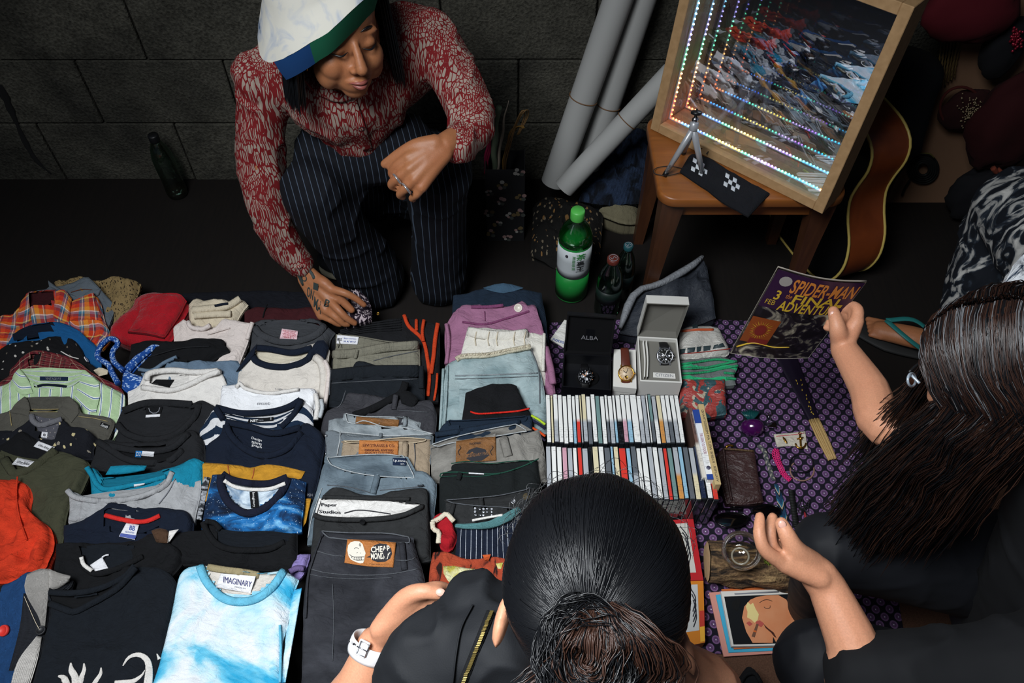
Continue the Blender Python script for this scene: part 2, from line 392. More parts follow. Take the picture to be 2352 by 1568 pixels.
def patch(g, name, top, bot, mat, th=.003,lift=.001,left=None, right=None, parent=None, res=7,jit=0,n=None, wr=0,ws=30,label=None, flatten=False):
 """a thin padded piece lying on the garment (label, pocket, collar flap, leather patch)"""
 top = [tuple(p) for p in top]; bot = [tuple(p) for p in bot]; left = left or [top[0], bot[0]]; right = right or [top[-1], bot[-1]]
 wpx = np.linalg.norm(np.array(top[-1]) - top[0]); lpx = np.linalg.norm(np.array(bot).mean(0) - np.array(top).mean(0))
 W = wpx / F * 2.1; L = lpx / F * 2.1; sv = edges(int(np.clip(wpx / res, 9,46)),min(.25,th * 1.5 / W)); tv = edges(int(np.clip(lpx / res, 9,46)),min(.25,th * 1.5 / L))
 P = coons(top, bot, left, right, sv, tv); SEED[0] += 1
 X, Nn = g.hit(P)
 e = np.minimum(np.minimum(sv, 1 - sv)[None, :] * W, np.minimum(tv, 1 - tv)[:, None] * L); d = np.clip(e / max(th * 1.5,1e-4),0,1); prof = np.sqrt(1 - (1 - d) ** 2)
 # even out the height so that the piece spans small gaps instead of dropping into them
 dep = cdepth(X)
 for _ in range(8 if not flatten else 60):
  p2 = np.pad(dep, 1,'edge'); av = (p2[:-2,1:-1] + p2[2:, 1:-1] + p2[1:-1,:-2] + p2[1:-1,2:]) / 4; dep = np.minimum(dep, av) if not flatten else av
 R = ray(P); k = dep; X = O + R * k[..., None]
 to = -R / np.linalg.norm(R, axis=-1)[..., None]
 off = lift + th * prof
 if wr: q = np.concatenate([X[..., :2], np.full(X.shape[:2] + (1,),SEED[0] * 2.7)], -1).reshape(-1,3); off = off + wr * fbm(q * np.array((ws, ws, 1)),SEED[0]).reshape(off.shape) * prof
 Y = X + to * off[..., None]
 uvm = np.stack([np.broadcast_to(sv[None] * W, prof.shape),np.broadcast_to(-tv[:, None] * L, prof.shape)], -1)
 nv, nu = prof.shape; V = Y.reshape(-1,3); Fc = [f[::-1] for f in gridF(nu, nv)]
 ring = [j * nu for j in range(nv)] + [(nv - 1) * nu + i for i in range(1,nu)] + [j * nu + nu - 1 for j in range(nv - 2,-1,-1)] + [i for i in range(nu - 2,0,-1)]
 Q = (Y - to * (lift + .002)).reshape(-1,3)[ring]; m = len(ring); n0 = len(V); V = np.concatenate([V, Q]); Fc += [(ring[i], ring[(i + 1) % m], n0 + (i + 1) % m, n0 + i) for i in range(m)]
 uvv = uvm.reshape(-1,2); uvv = np.concatenate([uvv, uvv[ring]])
 o = mk(name, V, Fc, mat, parent or g.o, uv=uvv)
 if label: o['label'] = label
 g.add(V, Fc); return o
def strip(g, name, pts, wpx, mat, th=.002,lift=.0015,parent=None, closed=False, n=None, label=None, tilt=0):
 """ribbon / band / seam following px points over the garment"""
 n = n or int(np.clip(np.linalg.norm(np.diff(np.array(pts),axis=0),axis=1).sum() / 6,6,90))
 C = crom(pts, n, closed); X, Nn = g.hit(C); to = -ray(C); to /= np.linalg.norm(to, axis=1)[:, None]
 dep = cdepth(X)
 for _ in range(4): av = (np.roll(dep, 1) + np.roll(dep, -1)) / 2; av[0] = dep[0] if not closed else av[0]; av[-1] = dep[-1] if not closed else av[-1]; dep = np.minimum(dep, av)
 R = ray(C); X = O + R * (dep)[:, None]
 X = X + to * (lift + th * .5); w = np.broadcast_to(np.asarray(wpx, float),(n,)) / F * dep / 2
 V, Fc = tube(X, w, 8,closed, up=to, flat=th / w)
 L = np.r_[0,np.cumsum(np.linalg.norm(np.diff(X, axis=0),axis=1))]
 uv = np.stack([np.tile(np.cos(np.arange(8) * math.pi / 4),n) * np.repeat(w, 8),np.repeat(L, 8)], 1)
 o = mk(name, V, Fc, mat, parent or g.o, uv=uv)
 if label: o['label'] = label
 g.add(V, Fc); return o
def opening(g, back, front, inner, depth=.012,rim=None, rimw=3,rimth=.003,name='inside_back', up=0.0,band=None, bandw=0,rname='collar', margin=1.06):
 """neck or waist opening: cut the body, lay an inner panel deeper, run a collar band round it"""
 back = [tuple(p) for p in back]; front = [tuple(p) for p in front]
 poly = np.array(list(crom(back, 30)) + list(crom(front, 30))[::-1]); g.cut.append(poly); make(g)
 c = poly.mean(0); ex = lambda pts: [tuple(c + (np.array(p) - c) * margin) for p in pts]
 sv = np.linspace(0,1,26); tv = np.linspace(0,1,12); b2,f2 = ex(back),ex(front); P = coons(b2,f2,[b2[0], f2[0]], [b2[-1], f2[-1]], sv, tv)
 X = plane_pts(P, g.zf, g.yf, g.s, g.zmin); R = ray(P); t = tv[:, None]; sg = .003 + .45 * depth * np.sin(np.clip(t * .9 + .05,0,1) * math.pi) * (np.sin(np.clip(sv, 0,1) * math.pi) ** .5)[None]
 X = X + R / np.linalg.norm(R, axis=-1)[..., None] * sg[..., None]; q = np.concatenate([X[..., :2], np.full(X.shape[:2] + (1,),SEED[0])], -1).reshape(-1,3)
 X[..., 2] += .0016 * fbm(q * np.array((25,25,1)),SEED[0]).reshape(sg.shape)
 uvm = np.stack([np.broadcast_to(sv[None] * g.W * .6,sg.shape),np.broadcast_to(-tv[:, None] * .1,sg.shape)], -1)
 V = X.reshape(-1,3); Fc = [f[::-1] for f in gridF(26,12)]
 mk(name, V, Fc, inner, g.o, uv=uvm.reshape(-1,2)); g.add(V, Fc)
 if rim is not None:
  loop = list(crom(back, 40)) + list(crom(front, 40))[::-1][1:-1]; n = 96; C = crom(loop[::2], n, True); X = plane_pts(C, g.zf, g.yf, g.s, g.zmin); to = -ray(C); to /= np.linalg.norm(to, axis=1)[:, None]
  dep = cdepth(X); w = np.full(n, rimw / F) * dep / 2; X = X + to * (.001 + up * np.r_[np.sin(np.linspace(0,math.pi, n // 2)),np.zeros(n - n // 2)])[:, None]
  V, Fc = tube(X, w, 8,True, up=to, flat=np.maximum(rimth / w, .15)); L = np.linspace(0,g.W * 1.5,n)
  uv = np.stack([np.tile(np.cos(np.arange(8) * math.pi / 4),n) * np.repeat(w, 8),np.repeat(L, 8)], 1)
  mk(rname, V, Fc, rim, g.o, uv=uv[:, ::-1]); g.add(V, Fc)
 return g
def textq(g, s, quad, mat, parent=None, lift=.0022,bold=0,shear=0,name='lettering'):
 """lettering s mapped into px quad (TL,TR,BR,BL) on the garment"""
 V2,Fc = text_mesh(s, bold, shear)
 if not len(V2): return None
 q = np.array(quad, float); x = V2[:, :1]; y = 1 - V2[:, 1:]; P = (1 - y) * ((1 - x) * q[0] + x * q[1]) + y * ((1 - x) * q[3] + x * q[2])
 # fit a smooth sheet through the surface under the quad
 sv = np.linspace(0,1,7); A = (1 - sv[:, None, None]) * ((1 - sv[None, :, None]) * q[0] + sv[None, :, None] * q[1]) + sv[:, None, None] * ((1 - sv[None, :, None]) * q[3] + sv[None, :, None] * q[2])
 X, _ = g.hit(A); D = cdepth(X); xx = np.clip(V2[:, 0], 0,1) * 6; yy = np.clip(1 - V2[:, 1], 0,1) * 6; i = np.minimum(xx.astype(int),5); j = np.minimum(yy.astype(int),5); fx, fy = xx - i, yy - j
 d = (D[j, i] * (1 - fx) + D[j, i + 1] * fx) * (1 - fy) + (D[j + 1,i] * (1 - fx) + D[j + 1,i + 1] * fx) * fy
 R = ray(P); Y = O + R * ((d - lift))[:, None]
 return mk(name, Y, Fc, mat, parent or g.o, smooth=False)
def poly_print(g, name, px, mat, parent=None, lift=.0015,sub=0):
 """flat printed shape: fan/strip polygon on the surface (px outline)"""
 P = np.array(px, float); X, _ = g.hit(P); R = ray(P); d = cdepth(X); Y = O + R * ((d - lift))[:, None]
 return mk(name, Y, [tuple(range(len(P)))], mat, parent or g.o, smooth=False)
def disc(g, name, c, rpx, mat, h=.003,parent=None, lift=.0005,holes=0,ry=None):
 """button / rivet standing on the surface"""
 X, Nn = g.hit(np.array(c, float)); n = Nn / np.linalg.norm(Nn); dep = cdepth(X); r = rpx / F * dep
 x = np.cross((0,1,.3),n); B = basis(x, np.cross(n, x)); pr = [(r, 0),(r, h * .6),(r * .93,h),(r * .75,h),(r * .68,h * .7),(1e-5,h * .7)]
 V, Fc = lathe(pr, 18); return mk(name, V @ B.T + X + n * lift, Fc, mat, parent or g.o)
# ================================================================ CLOTH MATERIALS
def voro_spots(bg, fg, scale, size=.25,fg2=None):
 def f(n, uv):
  v = n.n('TexVoronoi', {'Vector': uv, 'Scale': scale}); d = n.math('ADD', v.outputs['Distance'], n.math('MULTIPLY', n.noise(uv, scale * 3,2),.35))
  m = n.math('LESS_THAN', d, size + .15); c = lin(fg) if not fg2 else n.mix(n.math('GREATER_THAN', n.n('SeparateColor', {0: v.outputs['Color']}).outputs[0], .5),lin(fg),lin(fg2)); return n.mix(m, lin(bg),c)
 return f
def clouds(stops, scale, dist=1.0,rot=0,st=(1,1,1),off=(0,0,0)):
 return lambda n, uv: n.ramp(n.noise(n.mapping(uv, rot=(0,0,rot),scale=st, loc=off),scale, 5,dist),[(p, lin(c)) for p, c in stops])
def galaxy(n, uv):
 a = n.ramp(n.noise(n.mapping(uv, rot=(0,0,.6),scale=(1,2.2,1)),8,7,1.4),[(.36,lin('0b1220')),(.5,lin('15375f')),(.6,lin('1c6cae')),(.72,lin('86c6ec'))])
 st = n.n('TexVoronoi', {'Vector': uv, 'Scale': 190}); m = n.math('LESS_THAN', st.outputs['Distance'], .13); return n.mix(m, a, (.8,.9,1))
f_tan = fabric('tan_lace', '8d7750', pat=voro_spots('8d7750', '2b2117', 200,.33)); f_gsh = fabric('grey_blue_cotton', '5f6870')
f_flan = fabric('orange_red_flannel', 'c03a25', pat=plaid([(0,'e0512a'),(.18,'c33420'),(.36,'3d6f8a'),(.46,'e8e2d4'),(.5,'3d6f8a'),(.56,'e0922e'),(.74,'c8301f'),(.9,'e8dcc8'),(.93,'5b3a48')], [(0,'d0401f'),(.2,'5b3c50'),(.32,'4d86a0'),(.42,'f0eee6'),(.46,'e08a30'),(.62,'cf3a22'),(.8,'7a3040'),(.94,'e8c060')], .062,.12))
f_blue = fabric('cobalt_cotton', '14568c'); f_blk = fabric('black_cotton', '0e0f12'); f_blkp = fabric('black_print_cotton', '101014', pat=voro_spots('111114', 'c9c4bd', 60,.2,'6f665a'))
f_tart = fabric('maroon_tartan', '6b2a2f', pat=plaid([(0,'6d1f28'),(.3,'b89f86'),(.37,'6d1f28'),(.62,'33191e'),(.8,'7b2a33')], [(0,'6a1f28'),(.25,'371c1f'),(.45,'c3ab90'),(.52,'6a1f28'),(.85,'8a5a4e')], .03,.1))
f_grn = fabric('green_stripe_cotton', 'a8c795', pat=stripes([(0,'b5d0a3'),(.5,'eef3ea'),(.58,'5876a6'),(.66,'eef3ea'),(.72,'b5d0a3')], .028))
f_grnh = fabric('green_stripe_collar', 'a8c795', pat=stripes([(0,'b5d0a3'),(.5,'eef3ea'),(.58,'5876a6'),(.66,'eef3ea'),(.72,'b5d0a3')], .026,math.pi / 2))
f_den = fabric('grey_denim', '55534c', weave=1400,bump=.5); f_nflo = fabric('navy_floral', '14161c', pat=voro_spots('14161d', '8c8578', 50,.24,'c7b98c'))
f_rib = fabric('grey_rib', '6d6d72', aniso=300); f_oli = fabric('olive_cotton', '3f4030'); f_red = fabric('red_orange_gauze', 'd0391d', var=.25,bump=.6,weave=500)
f_wht = fabric('white_cotton', 'e2ded9', var=.05); f_crm = fabric('cream_cotton', 'd3c6ae', var=.08); f_pnk = fabric('blush_white_cotton', 'ddd1cb', var=.06)
f_wool = fabric('red_wool', 'a80f1e', var=.2,bump=1.0,weave=420,fuzz=.15); f_knit = fabric('blue_white_knit', '2a5ba8', pat=voro_spots('1d4e9c', 'a9c3e6', 240,.42),bump=1,weave=300)
f_bgr = fabric('blue_grey_knit', '64788c', aniso=160,var=.15); f_chr = fabric('charcoal_cotton', '1e1f22'); f_tea = fabric('teal_cotton', '107f9c'); f_hgr = fabric('heather_grey', 'a3a4a6', var=.15)
f_nav = fabric('navy_cotton', '0f1828'); f_navb = fabric('blue_black_cotton', '10151c'); f_mar = fabric('maroon_cotton', '3b1318')
f_lgr = fabric('grey_lining', 'b9bec2'); m_lab = fabric('white_label', 'e6e6ea', var=.03,weave=2000); m_labb = fabric('black_label', '0e0f12', var=.03); m_lpk = fabric('pink_label', 'ecc9d0', var=.03)
ink = plain('dark_ink', '1a1a22', .8); inkw = plain('white_ink', 'e2e2e2', .8); inkr = plain('red_ink', 'c23a4a', .8); inkb = plain('blue_ink', '3551a0', .8); inkg = plain('grey_ink', '7d7f86', .8)
m_gold = plain('brass', 'b98a3c', .35,1); m_steel = plain('steel', 'b8bac0', .3,1)
SH = 'shirts laid out in overlapping columns'
# ---------------------------------------------------------------- column of shirts at the far left
g = G('lace_scarf', 'tan lace scarf with black specks behind the red wool knit', 'scarf', k1((530,195),(610,150),(780,130),(960,175),(1110,108),(1290,165),(1400,200)),k1((560,330),(760,400),(1000,540),(1180,600),(1290,500)),f_tan, zf=.1,wr=.008,ws=30); make(g)
g = G('dress_shirt', 'grey-blue collared shirt behind the orange plaid flannel', 'shirt', k1((335,262),(480,240),(650,205),(830,140),(900,175),(960,275)),k1((400,560),(700,620),(1060,640)),f_gsh, zf=.115,right=k1((960,275),(1060,330),(1130,440),(1060,640)),wr=.006,group=SH); make(g)
patch(g, 'collar', k1((480,190),(560,250),(700,318)),k1((490,250),(600,300),(760,350)),f_gsh, .006,.002); patch(g, 'collar', k1((830,340),(900,290),(1015,272)),k1((860,370),(960,350),(990,340)),f_gsh, .006,.002)
strip(g, 'stitching', k1((710,310),(820,280),(920,285)),2,fabric('rust_thread', '6a3a28'))
g = G('flannel_shirt', 'orange-red plaid flannel shirt at the far left of the pile', 'shirt', k1((-200,640),(0,520),(140,490),(285,300),(430,270),(560,262),(640,290),(715,375),(820,350),(940,310),(1000,400)),k1((-200,900),(300,900),(800,900),(1040,830)),f_flan, zf=.12,right=k1((1000,400),(1030,560),(1080,720),(1000,850)),wr=.006,group=SH)
opening(g, k1((290,320),(400,300),(545,300)),k1((290,470),(420,450),(545,400)),f_mar, .012)
patch(g, 'collar', k1((210,400),(250,350),(290,310)),k1((150,640),(220,640),(310,600)),f_flan, .008,.003)
patch(g, 'collar', k1((560,300),(640,285),(718,375)),k1((530,560),(600,590),(690,610)),f_flan, .009,.004); patch(g, 'collar', k1((720,400),(830,350),(935,312)),k1((700,590),(860,580),(1020,590)),f_flan, .009,.004)
g = G('cotton_shirt', 'plain cobalt blue shirt tucked under the orange plaid flannel', 'shirt', k1((40,800),(130,690),(300,610),(520,585),(680,620),(800,720)),k1((20,1000),(500,1000),(990,1030)),f_blue, zf=.115,right=k1((800,720),(930,800),(990,920),(990,1030)),wr=.004,group=SH)
opening(g, k1((140,730),(280,650),(510,610)),k1((150,790),(330,760),(560,700)),f_nav, .01)
g = G('printed_shirt', 'black shirt with white scribbled print beside the cobalt shirt', 'shirt', k1((-40,870),(100,800),(330,770),(560,720),(720,760),(800,850)),k1((-40,1180),(400,1180),(900,1150)),f_blkp, zf=.118,s=.24,right=k1((800,850),(850,960),(960,1060),(900,1150)),wr=.005,group=SH); make(g)
disc(g, 'badge', k1((860,985))[0], 8,m_lab, .002); strip(g, 'cord', k1((610,900),(700,950),(790,975)),2.5,f_wht); patch(g, 'tag', k1((935,1090),(1000,1060),(1085,1090)),k1((990,1150),(1030,1140),(1075,1130)),f_crm, .003)
g = G('tartan_shirt', 'maroon tartan shirt between the black print shirt and the green striped shirt', 'shirt', k1((70,1080),(150,1000),(280,890),(430,870),(600,900),(740,970),(830,1050)),k1((40,1300),(700,1350),(1260,1420)),f_tart, zf=.12,left=k1((70,1080),(60,1140),(-30,1200),(-60,1300)),right=k1((830,1050),(960,1130),(1180,1230),(1260,1420)),wr=.004,group=SH)
opening(g, k1((290,940),(430,920),(690,990)),k1((300,1040),(480,1060),(700,1060)),f_tart, .01)
g = G('striped_shirt', 'pale green shirt with blue and white stripes, navy neck label showing', 'shirt', k1((-60,1240),(80,1180),(190,1065),(500,1050),(840,1075),(1010,1190),(1130,1250),(1230,1310)),k1((-60,1720),(500,1750),(1100,1780)),f_grn, zf=.12,right=k1((1230,1310),(1225,1450),(1180,1650),(1100,1780)),wr=.003,group=SH)
opening(g, k1((230,1085),(500,1070),(830,1090)),k1((250,1180),(420,1265),(650,1265),(800,1190)),f_grnh, .008)
patch(g, 'collar', k1((190,1070),(215,1090)),k1((120,1230),(200,1330),(330,1320)),f_grnh, .006,.004,left=k1((190,1070),(130,1140),(120,1230)),right=k1((215,1090),(290,1200),(330,1320)))
patch(g, 'collar', k1((830,1085),(860,1090)),k1((745,1360),(880,1500),(960,1510)),f_grnh, .006,.004,left=k1((830,1085),(790,1220),(745,1360)),right=k1((860,1090),(1005,1250),(960,1510)))
b = patch(g, 'neck_label', k1((398,1150),(680,1155)),k1((398,1192),(678,1196)),fabric('navy_label', '16253f'),.002); textq(g, 'VINTAGE FIT', k1((455,1160),(612,1163),(612,1187),(455,1184)),inkg, b)
strip(g, 'hanger_loop', k1((375,1250),(450,1235),(560,1240),(665,1252)),6,f_nav)
g = G('denim_shirt', 'grey denim shirt with pale seams, black tab on its shoulder', 'shirt', k2((-60,220),(80,170),(160,110),(260,45),(480,45),(720,40),(800,120),(840,200),(1000,220),(1130,245)),k2((-60,500),(500,520),(1080,500)),f_den, zf=.122,right=k2((1130,245),(1165,290),(1130,400),(1080,500)),wr=.002,group=SH)
opening(g, k2((270,60),(480,52),(700,50)),k2((300,170),(450,200),(610,170)),f_den, .006)
patch(g, 'collar', k2((255,45),(280,60)),k2((100,210),(300,250)),f_den, .005,.003,left=k2((255,45),(160,120),(100,210)),right=k2((280,60),(310,150),(300,250))); patch(g, 'collar', k2((690,50),(725,45)),k2((610,190),(740,320)),f_den, .005,.003,right=k2((725,45),(830,180),(740,320)))
th_y = fabric('ochre_thread', 'b2a070'); strip(g, 'stitching', k2((310,178),(460,180),(608,178)),1.6,th_y); strip(g, 'stitching', k2((310,205),(460,206),(600,205)),1.6,th_y); strip(g, 'stitching', k2((820,255),(960,270),(1120,305)),1.6,th_y); strip(g, 'stitching', k2((100,200),(120,350)),1.6,th_y)
b = patch(g, 'shoulder_tab', k2((1050,310),(1140,345)),k2((1035,355),(1120,388)),m_labb, .002); textq(g, 'Smith', k2((1058,322),(1130,352),(1112,380),(1042,352)),inkw, b, shear=.3)
g = G('floral_hoodie', 'navy floral top with a grey ribbed collar on the left column', 'top', k2((-60,380),(150,370),(280,270),(340,225),(480,260),(640,265),(720,340),(860,370),(960,440)),k2((-60,640),(500,680),(950,680)),f_nflo, zf=.122,right=k2((960,440),(1000,480),(960,560),(950,680)),wr=.005,group=SH)
opening(g, k2((330,240),(480,275),(640,275)),k2((400,400),(460,500),(560,500),(600,400)),fabric('grey_floral', '6b6a70', pat=voro_spots('56565e', '9d9793', 60,.2)),.01)
strip(g, 'collar', k2((330,235),(345,300),(420,345),(520,320),(640,280)),13,f_rib, .005); b = patch(g, 'size_label', k2((435,412),(498,418)),k2((425,470),(488,478)),m_lab, .002); textq(g, '8', k2((448,430),(472,432),(470,458),(446,456)),ink, b)
g = G('v_neck_tee', 'black v-neck tee with a white neck label above the olive one', 'tee', k2((-80,560),(60,480),(200,380),(300,440),(420,510),(560,580)),k2((-80,800),(300,800),(640,780)),f_blk, zf=.122,wr=.003,group=SH); make(g)
b = patch(g, 'neck_label', k2((398,508),(570,575)),k2((348,565),(512,625)),m_lab, .002); textq(g, 'Urban Refuse', k2((412,535),(520,578),(500,600),(392,556)),ink, b, shear=.35)
g = G('olive_tee', 'olive green v-neck tee with a white neck label, left column', 'tee', k2((-80,600),(0,590),(130,640),(290,680),(420,690),(560,590),(660,620)),k2((-80,1560),(300,1600),(620,1560)),f_oli, zf=.125,s=.17,right=k2((660,620),(820,680),(920,750),(840,1000),(690,1200),(620,1560)),wr=.006,ws=11,group=SH)
opening(g, k2((20,610),(160,660),(300,690),(420,700),(470,690)),k2((40,690),(90,760),(150,835),(260,800),(440,720)),f_oli, .01)
strip(g, 'collar', k2((40,690),(90,770),(155,845),(300,800),(450,710),(580,600)),20,f_oli, .004)
b = patch(g, 'neck_label', k2((180,682),(358,720)),k2((122,750),(290,780)),m_lab, .002); textq(g, 'Urban Refuse', k2((185,705),(315,735),(300,760),(170,735)),ink, b, shear=.35)
g = G('gauze_blouse', 'bright red-orange crinkled cloth bundle at the left edge', 'blouse', k0((-30,1092),(10,1088),(38,1092),(56,1105),(62,1130)),k0((-30,1330),(20,1325),(60,1312),(95,1290)),f_red, zf=.145,s=.14,th=.03,dn=.03,right=k0((62,1130),(58,1165),(80,1185),(105,1205),(112,1240),(95,1290)),wr=.011,ws=22); make(g)
strip(g, 'seam', k0((40,1095),(38,1140),(45,1190),(62,1240)),4,f_red, .004)
g = G('argyle_cardigan', 'blue, white and black argyle knit cardigan with red button, bottom left', 'cardigan', k0((-40,1350),(20,1330),(60,1308),(100,1305),(128,1310),(160,1325)),k0((-40,1640),(20,1640),(62,1640)),fabric('argyle_knit', '2f5f9a', aniso=220,bump=.9,pat=stripes([(0,'23252b'),(.18,'2d5f9c'),(.55,'2d5f9c'),(.6,'202228'),(1,'202228')], .3)),zf=.15,s=.1,th=.02,right=k0((160,1325),(150,1345),(112,1370),(106,1420),(98,1470),(70,1568),(62,1640)),wr=.004); make(g)
f_wk = fabric('white_knit', 'cfcac4', aniso=260,bump=.9); f_bkk = fabric('black_knit', '1e2026', aniso=240,bump=.9)
patch(g, 'diamond_panel', k0((62,1318),(90,1306),(113,1306)),k0((84,1440),(94,1448),(104,1442)),f_wk, .003,.001,left=k0((62,1318),(56,1350),(70,1390),(84,1440)),right=k0((113,1306),(112,1370),(104,1442))); patch(g, 'diamond_panel', k0((54,1362),(58,1362)),k0((20,1540),(30,1540)),f_bkk, .003,.001,right=k0((58,1362),(92,1446),(30,1540)),left=k0((54,1362),(45,1440),(20,1540)))
patch(g, 'diamond_panel', k0((84,1460),(96,1462)),k0((18,1600),(60,1600)),f_wk, .003,.001,left=k0((84,1460),(40,1520),(18,1600)),right=k0((96,1462),(85,1520),(60,1600)))
patch(g, 'cuff', k0((113,1306),(135,1315),(162,1322)),k0((113,1350),(130,1352),(160,1335)),f_wk, .008,.003); disc(g, 'button', (13,1448),13,plain('red_button', 'd1322a', .5),.008); disc(g, 'button', (95,1449),11,plain('black_button', '17181c', .5),.007); strip(g, 'stitching', k0((56,1370),(80,1425),(92,1447)),1.5,f_crm)
# ---------------------------------------------------------------- second column
g = G('wool_sweater', 'thick red wool knit folded over, at the back beside the tan lace', 'sweater', k1((1310,330),(1450,265),(1650,270),(1820,310),(1875,400)),k1((1060,700),(1300,790),(1600,800),(1690,720)),f_wool, zf=.13,s=.15,th=.03,dn=.03,left=k1((1310,330),(1270,430),(1080,590),(1060,700)),right=k1((1875,400),(1780,560),(1690,720)),wr=.004); make(g)
patch(g, 'folded_sleeve', k1((1380,400),(1560,330),(1780,320),(1870,400)),k1((1275,700),(1470,720),(1650,762)),f_wool, .022,.004,left=k1((1380,400),(1380,520),(1275,700)),right=k1((1870,400),(1790,560),(1650,762)))
strip(g, 'hem', k1((1285,712),(1460,730),(1645,768)),4,fabric('dark_red_wool', '5e0a14'),.004)
g = G('cream_tee', 'cream tee rolled at the back of the pile beside the red wool knit', 'tee', k4((140,160),(200,95),(250,80),(300,110),(400,105),(525,100),(610,135),(700,100),(770,150)),k4((150,430),(450,430),(620,400)),f_crm, zf=.125,right=k4((770,150),(700,260),(620,400)),wr=.007,ws=26,group=SH); make(g)
strip(g, 'rolled_hem', k4((195,240),(400,220),(560,200),(700,120)),17,f_crm, .01); strip(g, 'rolled_hem', k4((210,300),(400,285),(600,280)),16,f_crm, .008); strip(g, 'trim', k4((430,195),(500,180),(570,170)),6,f_nav, .003)
g = G('blush_tee', 'off-white tee with folded sleeve below the rolled cream tee', 'tee', k4((-20,420),(90,300),(150,370),(330,370),(420,380),(510,300),(600,310),(720,340),(840,365)),k4((-20,800),(300,900),(640,880)),f_pnk, zf=.125,s=.22,right=k4((840,365),(780,500),(720,680),(640,880)),wr=.006,group=SH); make(g)
strip(g, 'collar', k4((150,362),(180,420),(300,440),(380,400)),11,f_pnk, .007); strip(g, 'hem', k4((830,370),(800,460),(775,550)),10,f_pnk, .006); strip(g, 'seam', k4((350,500),(480,460),(590,430)),3,f_pnk, .003)
g = G('black_cardigan', 'black knit garment under the blue knitted straps', 'cardigan', k1((1290,800),(1500,760),(1700,780),(1830,770),(2100,755),(2240,780)),k1((1250,1180),(1700,1150),(2260,900),(2262,880)),f_blk, zf=.13,right=k1((2240,780),(2240,850),(2262,880)),wr=.006,group=SH); make(g); strip(g, 'seam', k1((1480,960),(1800,870),(2100,850)),3,f_chr, .003)
g = G('knitted_strap', 'blue and white flecked knitted strap looped beside the black knit', 'strap', k1((1500,860),(1540,810),(1590,815)),k1((1200,1240),(1280,1290),(1360,1250)),f_knit, zf=.14,s=.2,th=.014,left=k1((1500,860),(1250,1000),(1205,1100),(1200,1240)),right=k1((1590,815),(1450,930),(1310,1070),(1300,1110),(1440,1130),(1360,1250)),wr=.003,rim=.8); make(g)
strip(g, 'loop', k1((1230,1090),(1140,1000),(1130,900),(1180,830),(1150,780),(1080,780),(1000,860),(980,960),(1080,1030),(1130,1130),(1180,1220)),13,f_knit, .013,lift=.002)
g = G('grey_blue_knit', 'blue-grey ribbed knit top crumpled behind the white polo', 'top', k1((1385,1080),(1500,1060),(1640,990),(1750,950),(1900,990),(2060,965),(2265,970),(2370,960)),k1((1500,1250),(1900,1250),(2340,1300)),f_bgr, zf=.128,right=k1((2370,960),(2420,1080),(2400,1190),(2340,1300)),wr=.007,ws=24,group=SH); make(g)
strip(g, 'collar', k1((1390,1080),(1520,1090),(1650,1010),(1770,955)),9,f_bgr, .006); patch(g, 'neck_label', k1((1740,970),(1880,980)),k1((1740,1000),(1870,1010)),m_labb, .002)
g = G('white_polo', 'white knit polo with a folded collar and black neck label', 'polo', k1((1260,1290),(1400,1200),(1480,1080),(1720,1062),(1950,1085),(2180,1075),(2240,1180)),k1((1280,1600),(1800,1620),(2200,1600)),f_wht, zf=.13,right=k1((2240,1180),(2265,1260),(2200,1600)),wr=.006,group=SH)
opening(g, k1((1495,1120),(1700,1110),(1920,1140)),k1((1470,1200),(1700,1260),(1900,1210)),f_wht, .012)
strip(g, 'collar', k1((1470,1190),(1500,1120),(1720,1090),(1950,1110),(2180,1095)),14,f_wht, .007,lift=.003); strip(g, 'collar', k1((1420,1260),(1700,1290),(1900,1230),(2080,1140),(2200,1100)),13,f_wht, .006); b = patch(g, 'neck_label', k1((1560,1180),(1745,1182)),k1((1512,1225),(1695,1262)),m_labb, .002)
g = G('crest_tee', 'charcoal tee with printed crest label, wide round neck', 'tee', k2((1275,130),(1450,80),(1700,80),(1960,100),(2080,65),(2250,140)),k2((1150,560),(1600,600),(2120,560)),f_chr, zf=.13,left=k2((1275,130),(1230,300),(1150,560)),right=k2((2250,140),(2190,300),(2120,560)),wr=.003,group=SH)
opening(g, k2((1290,200),(1500,165),(1750,150),(2000,170)),k2((1230,330),(1400,460),(1580,490),(1800,430),(1990,250)),f_chr, .014)
strip(g, 'collar', k2((1280,195),(1500,120),(1750,115),(1990,130)),17,f_chr, .004,lift=.003); strip(g, 'collar', k2((1215,330),(1330,440),(1560,495),(1820,440),(2010,270),(2070,120)),15,f_chr, .004)
b = patch(g, 'neck_label', k2((1518,152),(1692,150)),k2((1512,265),(1665,258)),m_labb, .002); patch(g, 'label_strip', k2((1515,238),(1665,228)),k2((1512,266),(1662,256)),m_lab, .001,parent=b); strip(g, 'crest', k2((1545,165),(1560,205),(1600,222),(1645,205),(1660,160)),2,inkg, .0008,parent=b)
g = G('black_tee', 'black tee with a blue and white neck label above the teal tee', 'tee', k2((980,500),(1100,460),(1300,500),(1700,480),(1960,370),(2060,440)),k2((900,780),(1500,820),(2120,700)),f_chr, zf=.13,left=k2((980,500),(960,620),(900,780)),right=k2((2060,440),(2110,520),(2120,700)),wr=.005,group=SH)
opening(g, k2((1190,560),(1500,580),(1850,560)),k2((1200,640),(1400,720),(1600,735),(1800,680)),f_blk, .012)
strip(g, 'collar', k2((1020,520),(1200,570),(1500,615),(1780,580),(1960,430)),15,f_chr, .004,lift=.003); strip(g, 'collar', k2((1010,510),(1150,600),(1300,690),(1500,735),(1750,715),(1900,600)),15,f_chr, .004)
